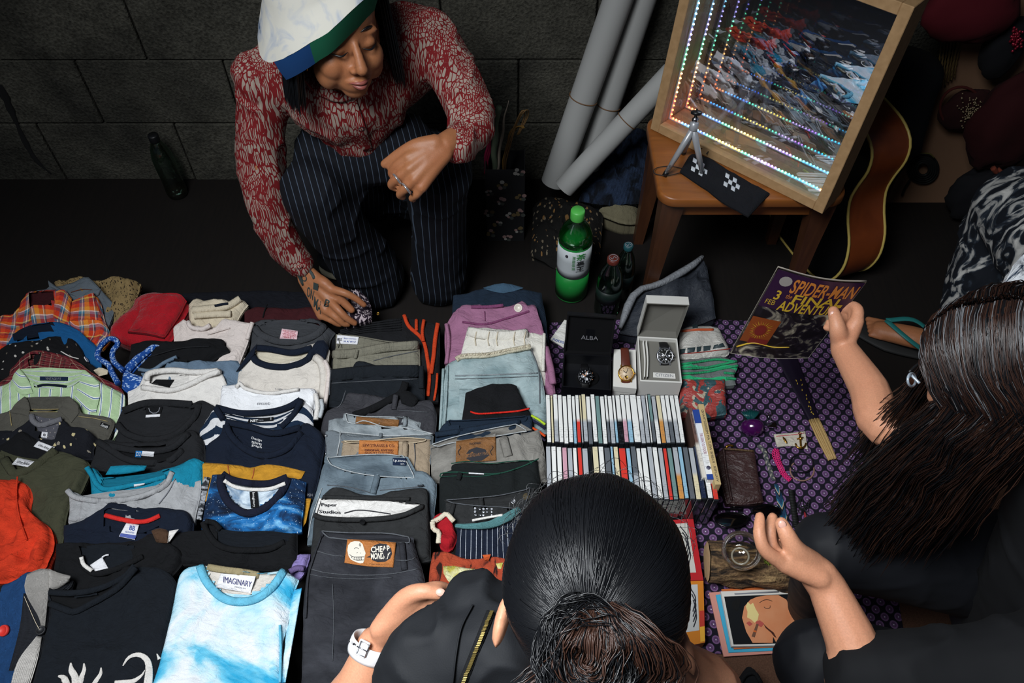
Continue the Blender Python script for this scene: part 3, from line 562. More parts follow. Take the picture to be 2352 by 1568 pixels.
b = patch(g, 'neck_label', k2((1410,610),(1480,612)),k2((1402,675),(1465,678)),fabric('blue_label', '1b6fb3', var=.03),.002); textq(g, 'D3', k2((1418,622),(1462,622),(1455,665),(1412,665)),inkw, b); patch(g, 'size_label', k2((1480,612),(1605,620)),k2((1465,662),(1595,672)),m_lab, .002)
g = G('teal_tee', 'bright teal tee lying over the black tee', 'tee', k2((875,770),(950,760),(1010,820),(1090,880),(1500,820),(1850,740),(2000,660),(2105,700)),k2((930,1100),(1500,1150),(2080,1000)),f_tea, zf=.135,right=k2((2105,700),(2100,820),(2080,1000)),left=k2((875,770),(910,900),(930,1100)),wr=.004,group=SH)
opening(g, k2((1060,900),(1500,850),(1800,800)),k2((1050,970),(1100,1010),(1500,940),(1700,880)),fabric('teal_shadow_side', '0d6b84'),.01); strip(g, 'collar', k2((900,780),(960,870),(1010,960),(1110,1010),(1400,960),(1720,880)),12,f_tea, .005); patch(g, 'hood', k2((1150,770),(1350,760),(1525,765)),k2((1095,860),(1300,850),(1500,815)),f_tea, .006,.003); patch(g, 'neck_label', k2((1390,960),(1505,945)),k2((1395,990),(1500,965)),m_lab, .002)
g = G('grey_tee', 'heather grey tee with a slack round neck, under the navy polo', 'tee', k2((690,1020),(760,1010),(850,1060),(900,1080),(1060,1040),(1300,1000),(1600,940),(1720,850),(1780,815),(1880,880),(2065,880)),k2((700,1360),(1400,1380),(2000,1340)),f_hgr, zf=.135,right=k2((2065,880),(2055,1050),(2000,1340)),wr=.006,group=SH)
opening(g, k2((870,1075),(1060,1045),(1400,1010),(1690,960)),k2((880,1110),(1060,1120),(1400,1100),(1670,1010)),f_hgr, .012); strip(g, 'collar', k2((700,1020),(760,1080),(860,1110),(1060,1130),(1400,1100),(1700,980),(1790,830)),13,f_hgr, .005); strip(g, 'seam', k2((1650,1160),(1750,1030),(1820,900)),2.5,inkg, .002)
g = G('navy_polo', 'navy polo with red neck tape and white size tag', 'polo', k2((640,1370),(860,1310),(1060,1180),(1140,1120),(1300,1140),(1500,1180),(1700,1180),(1930,1220),(2000,1340)),k2((620,1700),(1300,1720),(1980,1600)),f_nav, zf=.138,wr=.004,group=SH)
opening(g, k2((1090,1210),(1300,1240),(1500,1240),(1670,1220)),k2((1080,1360),(1200,1450),(1450,1460),(1660,1380)),f_nav, .014); strip(g, 'neck_tape', k2((1090,1280),(1250,1320),(1400,1345),(1530,1340),(1660,1285)),11,fabric('red_tape', 'd22a26'),.005,lift=.003)
b = patch(g, 'size_tag', k2((1312,1360),(1445,1380)),k2((1235,1500),(1400,1535)),m_lab, .002,.004); textq(g, 'BB', k2((1350,1385),(1405,1392),(1395,1440),(1340,1432)),inkb, b); patch(g, 'tag_stripe', k2((1255,1465),(1425,1490)),k2((1240,1498),(1402,1530)),fabric('violet_label', '5563a8'),.001,parent=b); textq(g, 'NOVATEX', k2((1305,1442),(1395,1455),(1390,1470),(1298,1458)),inkb, b)
g = G('black_long_sleeve', 'black top with a white folded label beside a brown leather collar', 'top', k3((540,190),(700,180),(900,180),(1300,150),(1480,90),(1650,180)),k3((500,620),(1000,650),(1640,540)),f_blk, zf=.14,right=k3((1650,180),(1800,330),(1640,540)),wr=.007,ws=20,group=SH)
opening(g, k3((800,250),(1000,220),(1300,230)),k3((800,390),(900,475),(1050,480),(1280,400)),f_navb, .012); strip(g, 'collar', k3((790,320),(820,430),(950,500),(1150,450),(1400,330)),13,f_blk, .005); strip(g, 'facing', k3((795,335),(820,410),(900,470)),9,f_wht, .003,lift=.004); patch(g, 'neck_label', k3((880,415),(1000,335)),k3((930,475),(1060,445)),m_lab, .002,.004); strip(g, 'label_fold', k3((1000,340),(1030,320),(1065,315)),4,m_lab, .002,lift=.004)
patch(g, 'leather_collar', k3((1480,80),(1550,55),(1630,70),(1655,110)),k3((1530,190),(1600,200),(1645,200)),fabric('brown_suede', '4a3526'),.01,.004); patch(g, 'white_lining', k3((1655,80),(1750,65)),k3((1640,200),(1660,190)),f_wht, .005,.003)
g = G('monster_tee', 'blue-black tee with a white curling claw print, bottom left', 'tee', k3((430,680),(700,660),(1000,600),(1200,510),(1290,420),(1500,410),(1640,480),(1710,570)),k3((100,1900),(800,1900),(1420,1900)),f_navb, zf=.15,s=.06,left=k3((430,680),(470,850),(440,1050),(320,1500),(100,1900)),right=k3((1710,570),(1680,800),(1560,1350),(1420,1900)),wr=.006,ws=9,group=SH, res=7)
opening(g, k3((490,690),(720,720),(950,690),(1150,600)),k3((500,770),(720,850),(880,790),(1140,640)),f_blk, .012); strip(g, 'collar', k3((480,680),(700,690),(950,650),(1200,540),(1320,420)),14,f_navb, .004,lift=.003); strip(g, 'collar', k3((490,790),(640,850),(730,870),(880,800),(1150,640),(1330,440)),15,f_navb, .004)
m_pw = fabric('white_print', 'd5d0ca', var=.05)
for pts, wd in (([(570,1500),(620,1515),(650,1568),(660,1650)], (4,14,16,16)),([(693,1370),(700,1440),(735,1510),(740,1600)], (3,14,16,16)),([(822,1375),(825,1450),(800,1520),(780,1620)], (3,11,14,14)),([(990,1418),(985,1480),(950,1540),(910,1600)], (3,9,12,12)),([(1203,1400),(1260,1320),(1350,1290),(1430,1330),(1460,1420),(1450,1568),(1420,1700)], (3,8,11,14,18,20,20)),([(1420,1440),(1380,1500),(1280,1560),(1120,1568)], (2,9,14,10)),([(1535,1282),(1560,1335)], (2,8))):
 n_ = 20; strip(g, 'claw_print', k3(*pts),np.interp(np.linspace(0,1,n_),np.linspace(0,1,len(wd)),wd),m_pw, .0006,lift=.0012,n=n_)
# ---------------------------------------------------------------- third column of shirts
g = G('maroon_top', 'dark maroon top at the back beside the cream tee', 'top', k4((730,230),(850,170),(985,180),(1200,195),(1500,190),(1540,250)),k4((730,480),(1100,500),(1560,480)),f_mar, zf=.115,group=SH); make(g); strip(g, 'seam', k4((985,180),(960,240),(940,320)),3,f_blk, .003)
f_cg = fabric('slate_cotton', '3c3e42'); f_inw = fabric('ivory_fleece', 'd8cfba', var=.1)
g = G('slate_tee', 'slate grey tee with a pink care label in its neck', 'tee', k4((770,420),(830,350),(1000,310),(1250,310),(1500,320),(1620,390),(1700,450)),k4((760,800),(1200,820),(1640,780)),f_cg, zf=.125,left=k4((770,420),(800,550),(760,800)),right=k4((1700,450),(1640,560),(1640,780)),group=SH)
opening(g, k4((900,400),(1100,350),(1350,355),(1560,420)),k4((900,440),(1000,500),(1250,520),(1480,480)),f_cg, .012); strip(g, 'collar', k4((850,420),(920,500),(1100,570),(1300,570),(1500,500),(1600,400)),17,f_cg, .004)
b = patch(g, 'care_label', k4((1142,435),(1312,460)),k4((1118,540),(1300,550)),m_lpk, .002,.003)
for i in range(6): x0 = 1150 + 6 * abs(i - 3) * (i % 2); textq(g, ['IMPORTANT', 'WASH COLD', '100 COTTON', 'TUMBLE DRY', 'LOW IRON', 'SIZE L'][i], k4((x0,452 + i * 14),(1290 - x0 + 1150,462 + i * 14),(1290 - x0 + 1150,472 + i * 14),(x0,462 + i * 14)),inkr, b)
f_sw = fabric('ivory_cotton', 'd9d2c9', var=.06)
g = G('raglan_tee', 'ivory baseball tee with navy collar and navy sleeves', 'tee', k4((660,880),(780,680),(900,590),(1100,620),(1300,630),(1500,560),(1590,560),(1640,640)),k4((640,1300),(1100,1300),(1560,1300)),f_sw, zf=.13,left=k4((660,880),(660,1000),(640,1300)),right=k4((1640,640),(1600,900),(1560,1300)),group=SH)
opening(g, k4((880,660),(1100,690),(1300,700),(1450,660)),k4((830,740),(950,800),(1150,810),(1400,740)),f_inw, .012)
strip(g, 'collar', k4((875,640),(1000,650),(1250,690),(1460,640)),15,f_nav, .004,lift=.003); strip(g, 'collar', k4((830,720),(870,780),(1000,830),(1200,840),(1400,770),(1480,650)),15,f_nav, .004)
patch(g, 'sleeve', k4((790,690),(880,590)),k4((655,890),(690,880)),f_nav, .003,.002,right=k4((880,590),(840,730),(690,880))); patch(g, 'sleeve', k4((1460,640),(1500,570),(1590,560),(1640,640)),k4((1500,740),(1560,730),(1600,780)),f_nav, .004,.002)
strip(g, 'folded_sleeve', k4((1500,740),(1560,800),(1590,950),(1570,1180)),20,f_sw, .012); strip(g, 'folded_sleeve', k4((1600,780),(1640,900),(1620,1100),(1590,1280)),11,f_pnk, .01); textq(g, 'S 100%', k4((1070,1065),(1150,1072),(1150,1090),(1070,1085)),inkg)
g = G('white_tee', 'plain white tee between the baseball tee and the striped tee', 'tee', k4((500,1030),(640,1000),(720,1010),(1000,1090),(1300,1070),(1480,1060),(1510,1130)),k4((460,1480),(900,1480),(1440,1480)),fabric('bright_white_cotton', 'ecedf0', var=.04),zf=.133,wr=.006,right=k4((1510,1130),(1480,1240),(1440,1480)),left=k4((500,1030),(480,1150),(460,1480)),group=SH); make(g)
strip(g, 'collar', k4((660,1060),(700,1010),(760,1070),(1000,1120),(1320,1080)),9,f_wht, .006); textq(g, 'KIRKLAND', k4((880,1220),(1015,1215),(1015,1240),(880,1245)),inkg); strip(g, 'folded_sleeve', k4((1500,1130),(1520,1250),(1500,1400)),12,f_wht, .01); strip(g, 'folded_sleeve', k4((1560,1190),(1570,1280),(1540,1380)),10,f_lgr, .008)
f_str = fabric('navy_white_stripe', '17304a', pat=stripes([(0,'14263c'),(.5,'d4d4d6')], .036,math.pi / 2 + .18))
g = G('striped_tee', 'navy and white striped tee with black neck label', 'tee', k4((250,1500),(370,1330),(450,1250),(700,1300),(1000,1300),(1200,1240),(1340,1165),(1460,1260)),k4((240,1800),(800,1800),(1450,1700)),f_str, zf=.136,right=k4((1460,1260),(1460,1420),(1450,1700)),group=SH)
opening(g, k4((520,1330),(750,1360),(1050,1340),(1280,1270)),k4((560,1400),(800,1480),(1050,1480),(1230,1340)),f_str, .012); strip(g, 'collar', k4((440,1270),(700,1330),(1000,1320),(1200,1270),(1340,1190)),15,f_nav, .004,lift=.003); strip(g, 'collar', k4((440,1270),(520,1400)),14,f_nav, .004); strip(g, 'collar', k4((1350,1190),(1260,1350),(1130,1480)),13,f_nav, .004)
b = patch(g, 'neck_label', k4((790,1395),(1050,1370)),k4((775,1435),(1050,1410)),m_labb, .002,.003); textq(g, 'NET', k4((808,1398),(890,1395),(890,1422),(808,1426)),inkw, b, bold=.02); textq(g, 'mens', k4((895,1400),(945,1398),(945,1412),(895,1415)),inkg, b); textq(g, 'S', k4((1018,1378),(1030,1377),(1030,1398),(1018,1399)),inkw, b)
m_yel = fabric('mustard_print', 'c08a2a', var=.25)
g = G('mustard_print_tee', 'navy tee with a mustard yellow printed panel, third column', 'tee', k5((590,50),(680,30),(900,90),(1150,160),(1350,120),(1460,20),(1560,60),(1640,120)),k5((300,900),(900,1000),(1450,1000)),f_nav, zf=.14,s=.2,left=k5((590,50),(560,160),(420,270),(390,480),(300,900)),right=k5((1640,120),(1690,250),(1640,480),(1560,800),(1450,1000)),group=SH, wr=.006,ws=11)
opening(g, k5((670,70),(900,120),(1150,190),(1420,130)),k5((690,140),(850,290),(1020,370),(1200,340),(1400,200)),f_nav, .014); strip(g, 'collar', k5((640,40),(900,95),(1150,160),(1430,100)),15,f_nav, .004,lift=.003); strip(g, 'collar', k5((640,60),(700,190),(850,330),(1050,400),(1280,330),(1440,150)),15,f_nav, .004)
for i, t in enumerate(('Design', 'tshirts', 'graph')): textq(g, t, k5((915,195 + i * 36),(1022,225 + i * 36),(1018,255 + i * 36),(911,228 + i * 36)),inkw)
patch(g, 'printed_panel', k5((400,470),(550,480),(780,500),(900,525),(1060,490),(1250,510),(1480,565)),k5((310,920),(700,800),(1440,640)),m_yel, .0015,.001,left=k5((400,470),(360,620),(310,920))); strip(g, 'print_line', k5((660,500),(670,560),(680,600)),2,plain('rust_ink', 'a04a20', .8),.0006); strip(g, 'print_line', k5((940,530),(930,600),(915,640)),2,plain('rust_ink', 'a04a20', .8),.0006); patch(g, 'photo_print', k5((410,620),(470,625)),k5((290,1060),(380,1080)),fabric('grey_photo_print', '6b6c72', pat=clouds([(.4,'16171a'),(.5,'a9acb2'),(.6,'2a2c30')], 40)),.001,.002)
patch(g, 'printed_panel', k5((1460,845),(1545,850)),k5((1430,1200),(1490,1100)),m_yel, .001,.001); textq(g, 'OPEN', k5((1470,800),(1560,800),(1560,828),(1470,828)),inkg)
f_gal = fabric('galaxy_print', '14467a', pat=galaxy); f_galn = fabric('galaxy_collar', '14182a')
g = G('galaxy_tee', 'blue galaxy print tee with black vertical neck label', 'tee', k5((480,580),(560,570),(640,590),(750,640),(950,660),(1150,650),(1290,605),(1400,620),(1480,650)),k5((370,1150),(900,1250),(1420,1180)),f_gal, zf=.142,s=.22,left=k5((480,580),(430,760),(390,960),(370,1150)),right=k5((1480,650),(1460,850),(1420,1180)),group=SH, wr=.006)
opening(g, k5((610,600),(800,680),(1000,700),(1280,640)),k5((630,700),(700,860),(850,960),(980,940),(1150,820),(1260,700)),fabric('pale_galaxy_inside', 'a9c0d6', var=.2,pat=clouds([(.35,'6d8aa8'),(.6,'d5e2ec')], 25)),.014)
strip(g, 'collar', k5((600,590),(700,650),(900,690),(1100,690),(1290,625)),16,f_galn, .004,lift=.003); strip(g, 'collar', k5((590,600),(590,720),(660,880),(800,990),(930,1000),(1100,920),(1230,780),(1300,640)),18,f_galn, .005); strip(g, 'neck_tape', k5((620,660),(750,730),(950,755),(1120,745),(1270,690)),9,f_wht, .003,lift=.002)
b = patch(g, 'neck_label', k5((890,780),(970,775)),k5((905,955),(985,945)),m_labb, .002,.003); textq(g, 'Imaginary', k5((945,785),(955,940),(925,942),(912,788)),inkw, b)
g = G('plain_black_tee', 'plain black tee with slack neckline above the sky-blue tie-dye tee', 'tee', k5((60,1190),(250,1160),(380,1150),(400,1080),(480,1070),(560,1100),(640,1170),(900,1180),(1200,1200),(1390,1210)),k5((40,1540),(500,1560),(1400,1620)),f_blk, zf=.145,left=k5((60,1190),(30,1300),(40,1540)),right=k5((1390,1210),(1390,1400),(1400,1620)),group=SH, wr=.007)
opening(g, k5((560,1180),(800,1200),(1100,1200),(1350,1230)),k5((540,1290),(650,1360),(900,1370),(1150,1360),(1330,1270)),f_navb, .014); strip(g, 'collar', k5((400,1100),(440,1200),(540,1330),(700,1390),(900,1400),(1100,1385),(1260,1310)),14,f_blk, .005); strip(g, 'collar', k5((420,1090),(520,1110),(580,1180)),12,f_blk, .005)
f_td = fabric('sky_tie_dye', '9fd0e6', var=.05,pat=clouds([(.38,'2c9fca'),(.47,'6cc0dd'),(.55,'bfdde8'),(.63,'dfe4e9')], 6.5,.8,off=(1.2,.4,0))); f_tdc = fabric('sky_blue_rib', '69b9d6', aniso=250,var=.2)
g = G('tie_dye_tee', 'sky-blue and white tie-dye tee with a white neck label, bottom centre-left', 'tee', k6((430,300),(520,255),(620,260),(900,300),(1200,330),(1400,300),(1470,340),(1555,400)),k6((-60,1750),(700,1750),(1400,1750)),f_td, zf=.155,s=.05,left=k6((430,300),(310,380),(250,600),(190,900),(100,1250),(-60,1750)),right=k6((1555,400),(1480,600),(1440,850),(1380,1100),(1400,1750)),group=SH, wr=.005,ws=9,res=7,fold=[(k6((1215,625))[0], k6((1360,850))[0], .006,8),(k6((1360,860))[0], k6((1480,820))[0], .007,9)])
opening(g, k6((600,270),(760,300),(1000,330),(1250,350),(1400,330)),k6((640,400),(730,500),(880,570),(1050,560),(1200,490),(1350,370)),f_sw, .016); strip(g, 'collar', k6((540,270),(590,400),(680,520),(800,610),(950,640),(1120,610),(1280,500),(1410,320)),19,f_tdc, .005)
strip(g, 'neck_tape', k6((620,280),(800,310),(1000,335),(1150,365)),16,fabric('khaki_tape', '9c8f6e'),.004,lift=.002)
b = patch(g, 'neck_label', k6((755,345),(1120,375)),k6((705,490),(1065,550)),fabric('white_satin', 'e9e9ec', var=.02,rough=.5),.002,.004); textq(g, 'IMAGINARY', k6((785,375),(1078,430),(1068,488),(780,440)),plain('violet_ink', '4a4a78', .8),b); textq(g, 'MADE IN', k6((900,478),(1010,495),(1008,508),(898,492)),inkg, b)
strip(g, 'side_seam', k6((1370,880),(1380,1100),(1375,1300),(1370,1480)),6,f_tdc, .004); patch(g, 'folded_sleeve', k6((1500,520),(1600,490)),k6((1380,1480),(1430,1480)),f_td, .004,-.012,right=k6((1600,490),(1540,850),(1430,1480)),left=k6((1500,520),(1440,850),(1380,1480)))
g = G('lavender_top', 'small lavender cloth peeking out beside the sky-blue tie-dye tee', 'cloth', k6((1535,130),(1600,125),(1680,125)),k6((1460,330),(1500,370),(1545,385)),fabric('lavender_cotton', '8779b0'),zf=.13,s=.1,wr=.008,ws=30,right=k6((1680,125),(1660,220),(1600,330),(1545,385))); make(g); strip(g, 'cuff', k6((1470,330),(1550,290),(1620,300)),14,fabric('purple_rib', '6a5a86', aniso=300),.006)
# ---------------------------------------------------------------- trousers
TR = 'folded trousers in overlapping columns'
f_dnb = fabric('dark_navy_blanket', '11131b'); f_blkt = fabric('black_twill', '17181b', weave=1600); f_kh = fabric('khaki_grey_denim', '7d7a6c', weave=1600,pat=plaid([(0,'7d7a6c'),(.9,'66645a')], [(0,'7d7a6c'),(.9,'66645a')], .012)); f_ind = fabric('black_indigo_denim', '171c22', weave=1600)
f_cgo = fabric('graphite_nylon', '35353a', rough=.75); f_lj = fabric('light_grey_denim', '8d959a', weave=1600,pat=clouds([(.35,'6f777c'),(.65,'9da5a9')], 12)); f_gj = fabric('steel_grey_denim', '6d757b', weave=1600); f_bgd = fabric('blue_grey_denim', '5f6d77', weave=1600,pat=clouds([(.35,'4f5c66'),(.65,'72818b')], 10))
f_kk = fabric('sand_chino', '9c8b76'); f_swt = fabric('charcoal_jersey', '2a2b2c', var=.2); f_cm = fabric('faded_black_denim', '2b2c31', weave=1600,pat=clouds([(.35,'222328'),(.7,'3b3c42')], 9)); f_sat = fabric('white_satin_band', 'd9d6d2', var=.06,rough=.45,bump=.05,spec=.5)
f_edg = fabric('pale_edge_seam', 'b4b9bb', weave=2200); f_edd = fabric('grey_edge_seam', '5a5d62', weave=2200); f_org = fabric('orange_tape', 'c4401c')
m_lea = fabric('tan_leather', 'b4713a', rough=.6,weave=300,var=.15); m_lea2 = fabric('brown_leather', '7d5530', rough=.6,weave=300,var=.25); inkbr = plain('brown_ink', '5d2416', .8)
def seam(g, pts, w=1.8,m=None): strip(g, 'seam', pts, w, m or f_edd, .0015,lift=.0005)
def loop(g, a, b, w, m): strip(g, 'belt_loop', [a, ((a[0] + b[0]) / 2,(a[1] + b[1]) / 2),b], w, m, .004,lift=.002,n=8)
g = G('navy_blanket', 'dark navy blanket folded along the back edge of the clothes', 'blanket', k0((415,668),(560,662),(735,664)),k0((415,740),(560,740),(735,740)),f_dnb, zf=.07,s=.05,wr=.004); make(g)
g = G('track_pants', 'black track pants with elastic waist and orange side stripes', 'trousers', k7((250,360),(480,260),(700,200),(930,170),(1140,200),(1260,240)),k7((200,700),(700,900),(1240,960)),f_blkt, zf=.115,s=.2,right=k7((1260,240),(1250,600),(1240,960)),left=k7((250,360),(230,500),(200,700)),group=TR); make(g)
for t in range(5): strip(g, 'elastic_rib', k7((330,320 + t * 16),(560,260 + t * 18),(900,215 + t * 24)),4,f_blkt, .003)
strip(g, 'side_stripe', k7((925,175),(970,280),(1100,410),(1145,600),(1160,760),(1145,930)),9,f_org, .004); strip(g, 'side_stripe', k7((1240,250),(1215,400),(1200,560),(1175,720)),10,f_org, .004); strip(g, 'drawstring', k7((1040,220),(1040,320)),8,f_org, .005); strip(g, 'drawstring', k7((1110,220),(1095,330),(1105,420)),8,f_org, .005); strip(g, 'side_stripe', k7((1235,720),(1225,850),(1205,970)),6,f_org, .003); disc(g, 'eyelet', k7((683,167))[0], 4,m_gold, .002)
g = G('check_trousers', 'khaki grid-check trousers with a white care label at the waist', 'trousers', k7((300,340),(420,350),(650,380),(850,415),(1060,415)),k7((230,800),(700,820),(1080,780)),f_kh, zf=.125,left=k7((300,340),(265,530),(230,800)),right=k7((1060,415),(1070,600),(1080,780)),group=TR)
opening(g, k7((310,360),(500,375),(800,425),(1050,430)),k7((310,490),(480,505),(600,480),(1000,445)),f_kh, .01,f_kh, 3,rname='waist_edge')
strip(g, 'waistband', k7((265,545),(480,530),(750,480),(1055,455)),22,f_kh, .005); seam(g, k7((640,600),(800,560),(1050,510)),1.8); loop(g, k7((490,500))[0], k7((470,580))[0], 8,f_kh)
b = patch(g, 'care_label', k7((302,360),(505,380)),k7((295,440),(490,450)),m_lab, .002,.003); textq(g, 'BELO', k7((305,388),(345,390),(342,415),(302,413)),ink, b, bold=.02); textq(g, 'Blacks and dreams', k7((365,385),(478,392),(477,403),(364,397)),inkb, b); textq(g, 'H A W U', k7((365,412),(472,416),(470,432),(363,428)),inkb, b)
g = G('indigo_jeans', 'black-indigo trousers with a wide waistband and side belt loop', 'trousers', k7((240,690),(300,665),(430,660),(480,575),(600,600),(760,640),(1050,640),(1110,660)),k7((220,1000),(700,1050),(1110,1000)),f_ind, zf=.13,right=k7((1110,660),(1115,800),(1110,1000)),group=TR); make(g); strip(g, 'waistband', k7((245,740),(600,705),(1060,700)),30,f_ind, .004); seam(g, k7((245,810),(600,790),(1050,770)),1.8); loop(g, k7((1085,650))[0], k7((1085,860))[0], 12,f_ind); seam(g, k7((245,670),(235,800),(230,920)),2.5)
g = G('belted_cargo', 'graphite grey nylon trousers with a black webbing belt', 'trousers', k7((380,890),(420,865),(600,900),(800,930),(1000,960),(1150,945),(1190,990)),k7((120,1300),(700,1350),(1220,1250)),f_cgo, zf=.133,left=k7((380,890),(330,1010),(180,1090),(120,1300)),right=k7((1190,990),(1225,1080),(1220,1250)),group=TR, wr=.007); make(g)
strip(g, 'belt', k7((450,1110),(600,1060),(800,960),(900,900),(940,800)),17,f_blk, .005); loop(g, k7((850,920))[0], k7((830,1055))[0], 13,f_cgo); seam(g, k7((380,880),(340,1000),(300,1040)),2); patch(g, 'fleece_lining', k7((880,900),(960,880),(1060,950)),k7((900,1000),(1000,1030),(1050,990)),f_blk, .01,.002); seam(g, k7((860,1060),(1000,1070),(1150,1080)),1.8)
g = G('light_grey_jeans', 'light grey jeans, brown leather patch half hidden in the waist', 'trousers', k7((215,1140),(350,1100),(380,1080),(500,1105),(700,1115),(900,1110),(1080,1150)),k7((200,1380),(700,1400),(1180,1330)),f_lj, zf=.136,right=k7((1080,1150),(1080,1220),(1190,1270),(1180,1330)),group=TR)
opening(g, k7((380,1095),(550,1120),(800,1125),(950,1130)),k7((370,1160),(460,1185),(600,1190),(760,1220),(930,1225)),f_lj, .01,f_edg, 2.5,rname='waist_edge'); patch(g, 'leather_patch', k7((480,1120),(880,1150)),k7((470,1185),(870,1215)),m_lea2,.002,.003); loop(g, k7((940,1130))[0], k7((930,1230))[0], 10,f_lj); seam(g, k7((470,1185),(560,1160),(740,1215),(900,1220),(1190,1278)),2.5,f_edg)
g = G('steel_grey_jeans', 'steel grey jeans with a raised left waist corner', 'trousers', k7((185,1235),(260,1225),(345,1250),(420,1270),(700,1290),(950,1280),(1190,1280)),k7((170,1560),(600,1600),(1180,1540)),f_gj, zf=.138,group=TR); make(g); seam(g, k7((330,1260),(325,1350),(310,1420),(300,1480)),2.5,f_edg); seam(g, k7((340,1265),(500,1280),(750,1300),(1000,1290),(1190,1280)),2.5,f_edg); loop(g, k7((710,1280))[0], k7((705,1310))[0], 9,f_gj); strip(g, 'fly_zip', k7((195,1390),(195,1480)),2.5,m_steel, .003); disc(g, 'rivet', k7((205,1300))[0], 3,m_steel, .003)
g = G('sand_chinos', 'sand coloured chinos with a tan leather brand patch', 'trousers', k8((430,40),(600,40),(800,35),(1000,5),(1250,20)),k8((380,420),(800,430),(1240,380)),f_kk, zf=.14,left=k8((430,40),(410,150),(380,420)),group=TR)
opening(g, k8((440,50),(700,45),(1000,20),(1230,35)),k8((450,65),(700,60),(1050,70),(1220,45)),f_kk, .006,fabric('sand_edge', 'c9b89c'),2.5,rname='waist_edge')
b = patch(g, 'leather_patch', k8((590,42),(955,50)),k8((580,190),(950,180)),m_lea, .003,.003); textq(g, 'LEVI STRAUSS & CO.', k8((622,75),(920,82),(920,108),(622,102)),inkbr, b); textq(g, 'ORIGINAL RIVETED', k8((640,125),(905,128),(905,146),(636,145)),inkbr, b, bold=.015); textq(g, 'QUALITY CLOTHING', k8((640,152),(905,152),(905,170),(640,172)),inkbr, b)
loop(g, k8((1020,60))[0], k8((1010,260))[0], 14,f_kk); seam(g, k8((1100,70),(1110,200),(1100,300)),2)
g = G('blue_grey_jeans', 'blue-grey jeans with a small navy waist label and belt loop', 'trousers', k8((215,360),(270,210),(400,185),(600,170),(800,155),(960,155),(1010,175),(1040,290),(1200,320),(1305,430)),k8((90,1000),(700,900),(1280,800)),f_bgd, zf=.15,s=.22,left=k8((215,360),(190,480),(120,700),(90,1000)),right=k8((1305,430),(1300,560),(1280,800)),group=TR)
opening(g, k8((290,205),(600,180),(850,175),(1020,200)),k8((285,250),(450,320),(700,370),(1000,390),(1120,380)),f_bgd, .014,f_edg, 2.5,rname='waist_edge')
b = patch(g, 'waist_label', k8((900,208),(1025,210)),k8((900,275),(1025,280)),fabric('navy_label', '16253f'),.002,.003); textq(g, 'l.p.zone', k8((908,218),(1020,225),(1020,255),(908,248)),inkw, b); textq(g, 'EST.', k8((975,258),(1010,259),(1010,270),(975,269)),inkw, b)
loop(g, k8((760,370))[0], k8((715,540))[0], 15,f_bgd); seam(g, k8((290,460),(500,480),(690,530)),2); seam(g, k8((780,510),(1000,490),(1200,470)),2); disc(g, 'button', k8((1160,470))[0], 7,fabric('dull_metal', '3a4046'),.003); seam(g, k8((240,490),(150,750),(110,950)),2,f_edg)
g = G('jersey_pants', 'charcoal jersey pants with white satin waist lining and printed lettering', 'trousers', k8((240,560),(330,465),(450,470),(700,540),(900,500),(1100,470),(1215,490),(1230,620)),k8((120,1250),(700,1250),(1260,1150)),f_swt, zf=.152,s=.2,left=k8((240,560),(160,740),(140,950),(120,1250)),right=k8((1230,620),(1245,800),(1260,1150)),group=TR)
opening(g, k8((240,590),(500,595),(800,605),(1180,650)),k8((200,740),(500,770),(800,755),(1150,680)),f_sat, .012)
b = patch(g, 'satin_band', k8((235,600),(500,595),(800,605),(1180,655)),k8((220,750),(450,765),(700,755),(900,735),(1100,690)),f_sat, .006,.004,wr=.004); textq(g, 'Paper', k8((235,628),(380,630),(378,668),(233,665)),ink, b, bold=.01,lift=.004); textq(g, 'Studios', k8((215,690),(415,698),(413,728),(213,722)),ink, b, bold=.01,lift=.004); strip(g, 'satin_line', k8((450,722),(560,695),(680,700),(880,730)),2.5,ink, .001,parent=b)
strip(g, 'waist_edge', k8((170,740),(260,770),(500,785),(800,775),(1000,740),(1180,660)),12,f_swt, .008,lift=.003); strip(g, 'waist_edge', k8((250,570),(500,580),(800,590),(1060,590)),9,f_swt, .008,lift=.003); disc(g, 'button', k8((620,800))[0], 7,f_blk, .003)
g = G('faded_black_jeans', 'faded black jeans with a tan skull-logo patch, folded near the buyer', 'trousers', k8((225,880),(400,895),(600,905),(850,905),(1000,915),(1090,960)),k8((30,2500),(600,2500),(1300,2500)),f_cm, zf=.16,s=.05,left=k8((225,880),(190,1000),(100,1250),(60,1600),(30,2500)),right=k8((1090,960),(1130,1100),(1190,1300),(1240,1700),(1300,2500)),group=TR, wr=.005,ws=9,res=7)
opening(g, k8((240,890),(500,905),(850,910),(1070,950)),k8((260,940),(450,965),(700,985),(920,995),(1075,995)),f_cm, .012,f_edd, 3.5,rname='waist_edge')
b = patch(g, 'leather_patch', k8((478,965),(700,975),(930,995)),k8((450,1185),(650,1215),(905,1228)),m_lea, .003,.003,n=20)
m_cr = plain('cream_ink', 'd8d2c4', .8)
sk = [(545,982),(590,985),(620,1010),(632,1050),(648,1095),(640,1120),(635,1160),(625,1185),(600,1190),(550,1175),(510,1155),(488,1120),(478,1070),(485,1020),(510,992)]
poly_print(g, 'skull_print', k8(*sk),m_cr, b, .0006)
for c, r in (((566,1078),14),((614,1072),12)): poly_print(g, 'skull_eye', k8(*[(c[0] + r * math.cos(t * .6),c[1] + r * 1.1 * math.sin(t * .6)) for t in range(10)]),ink, b, .0012)
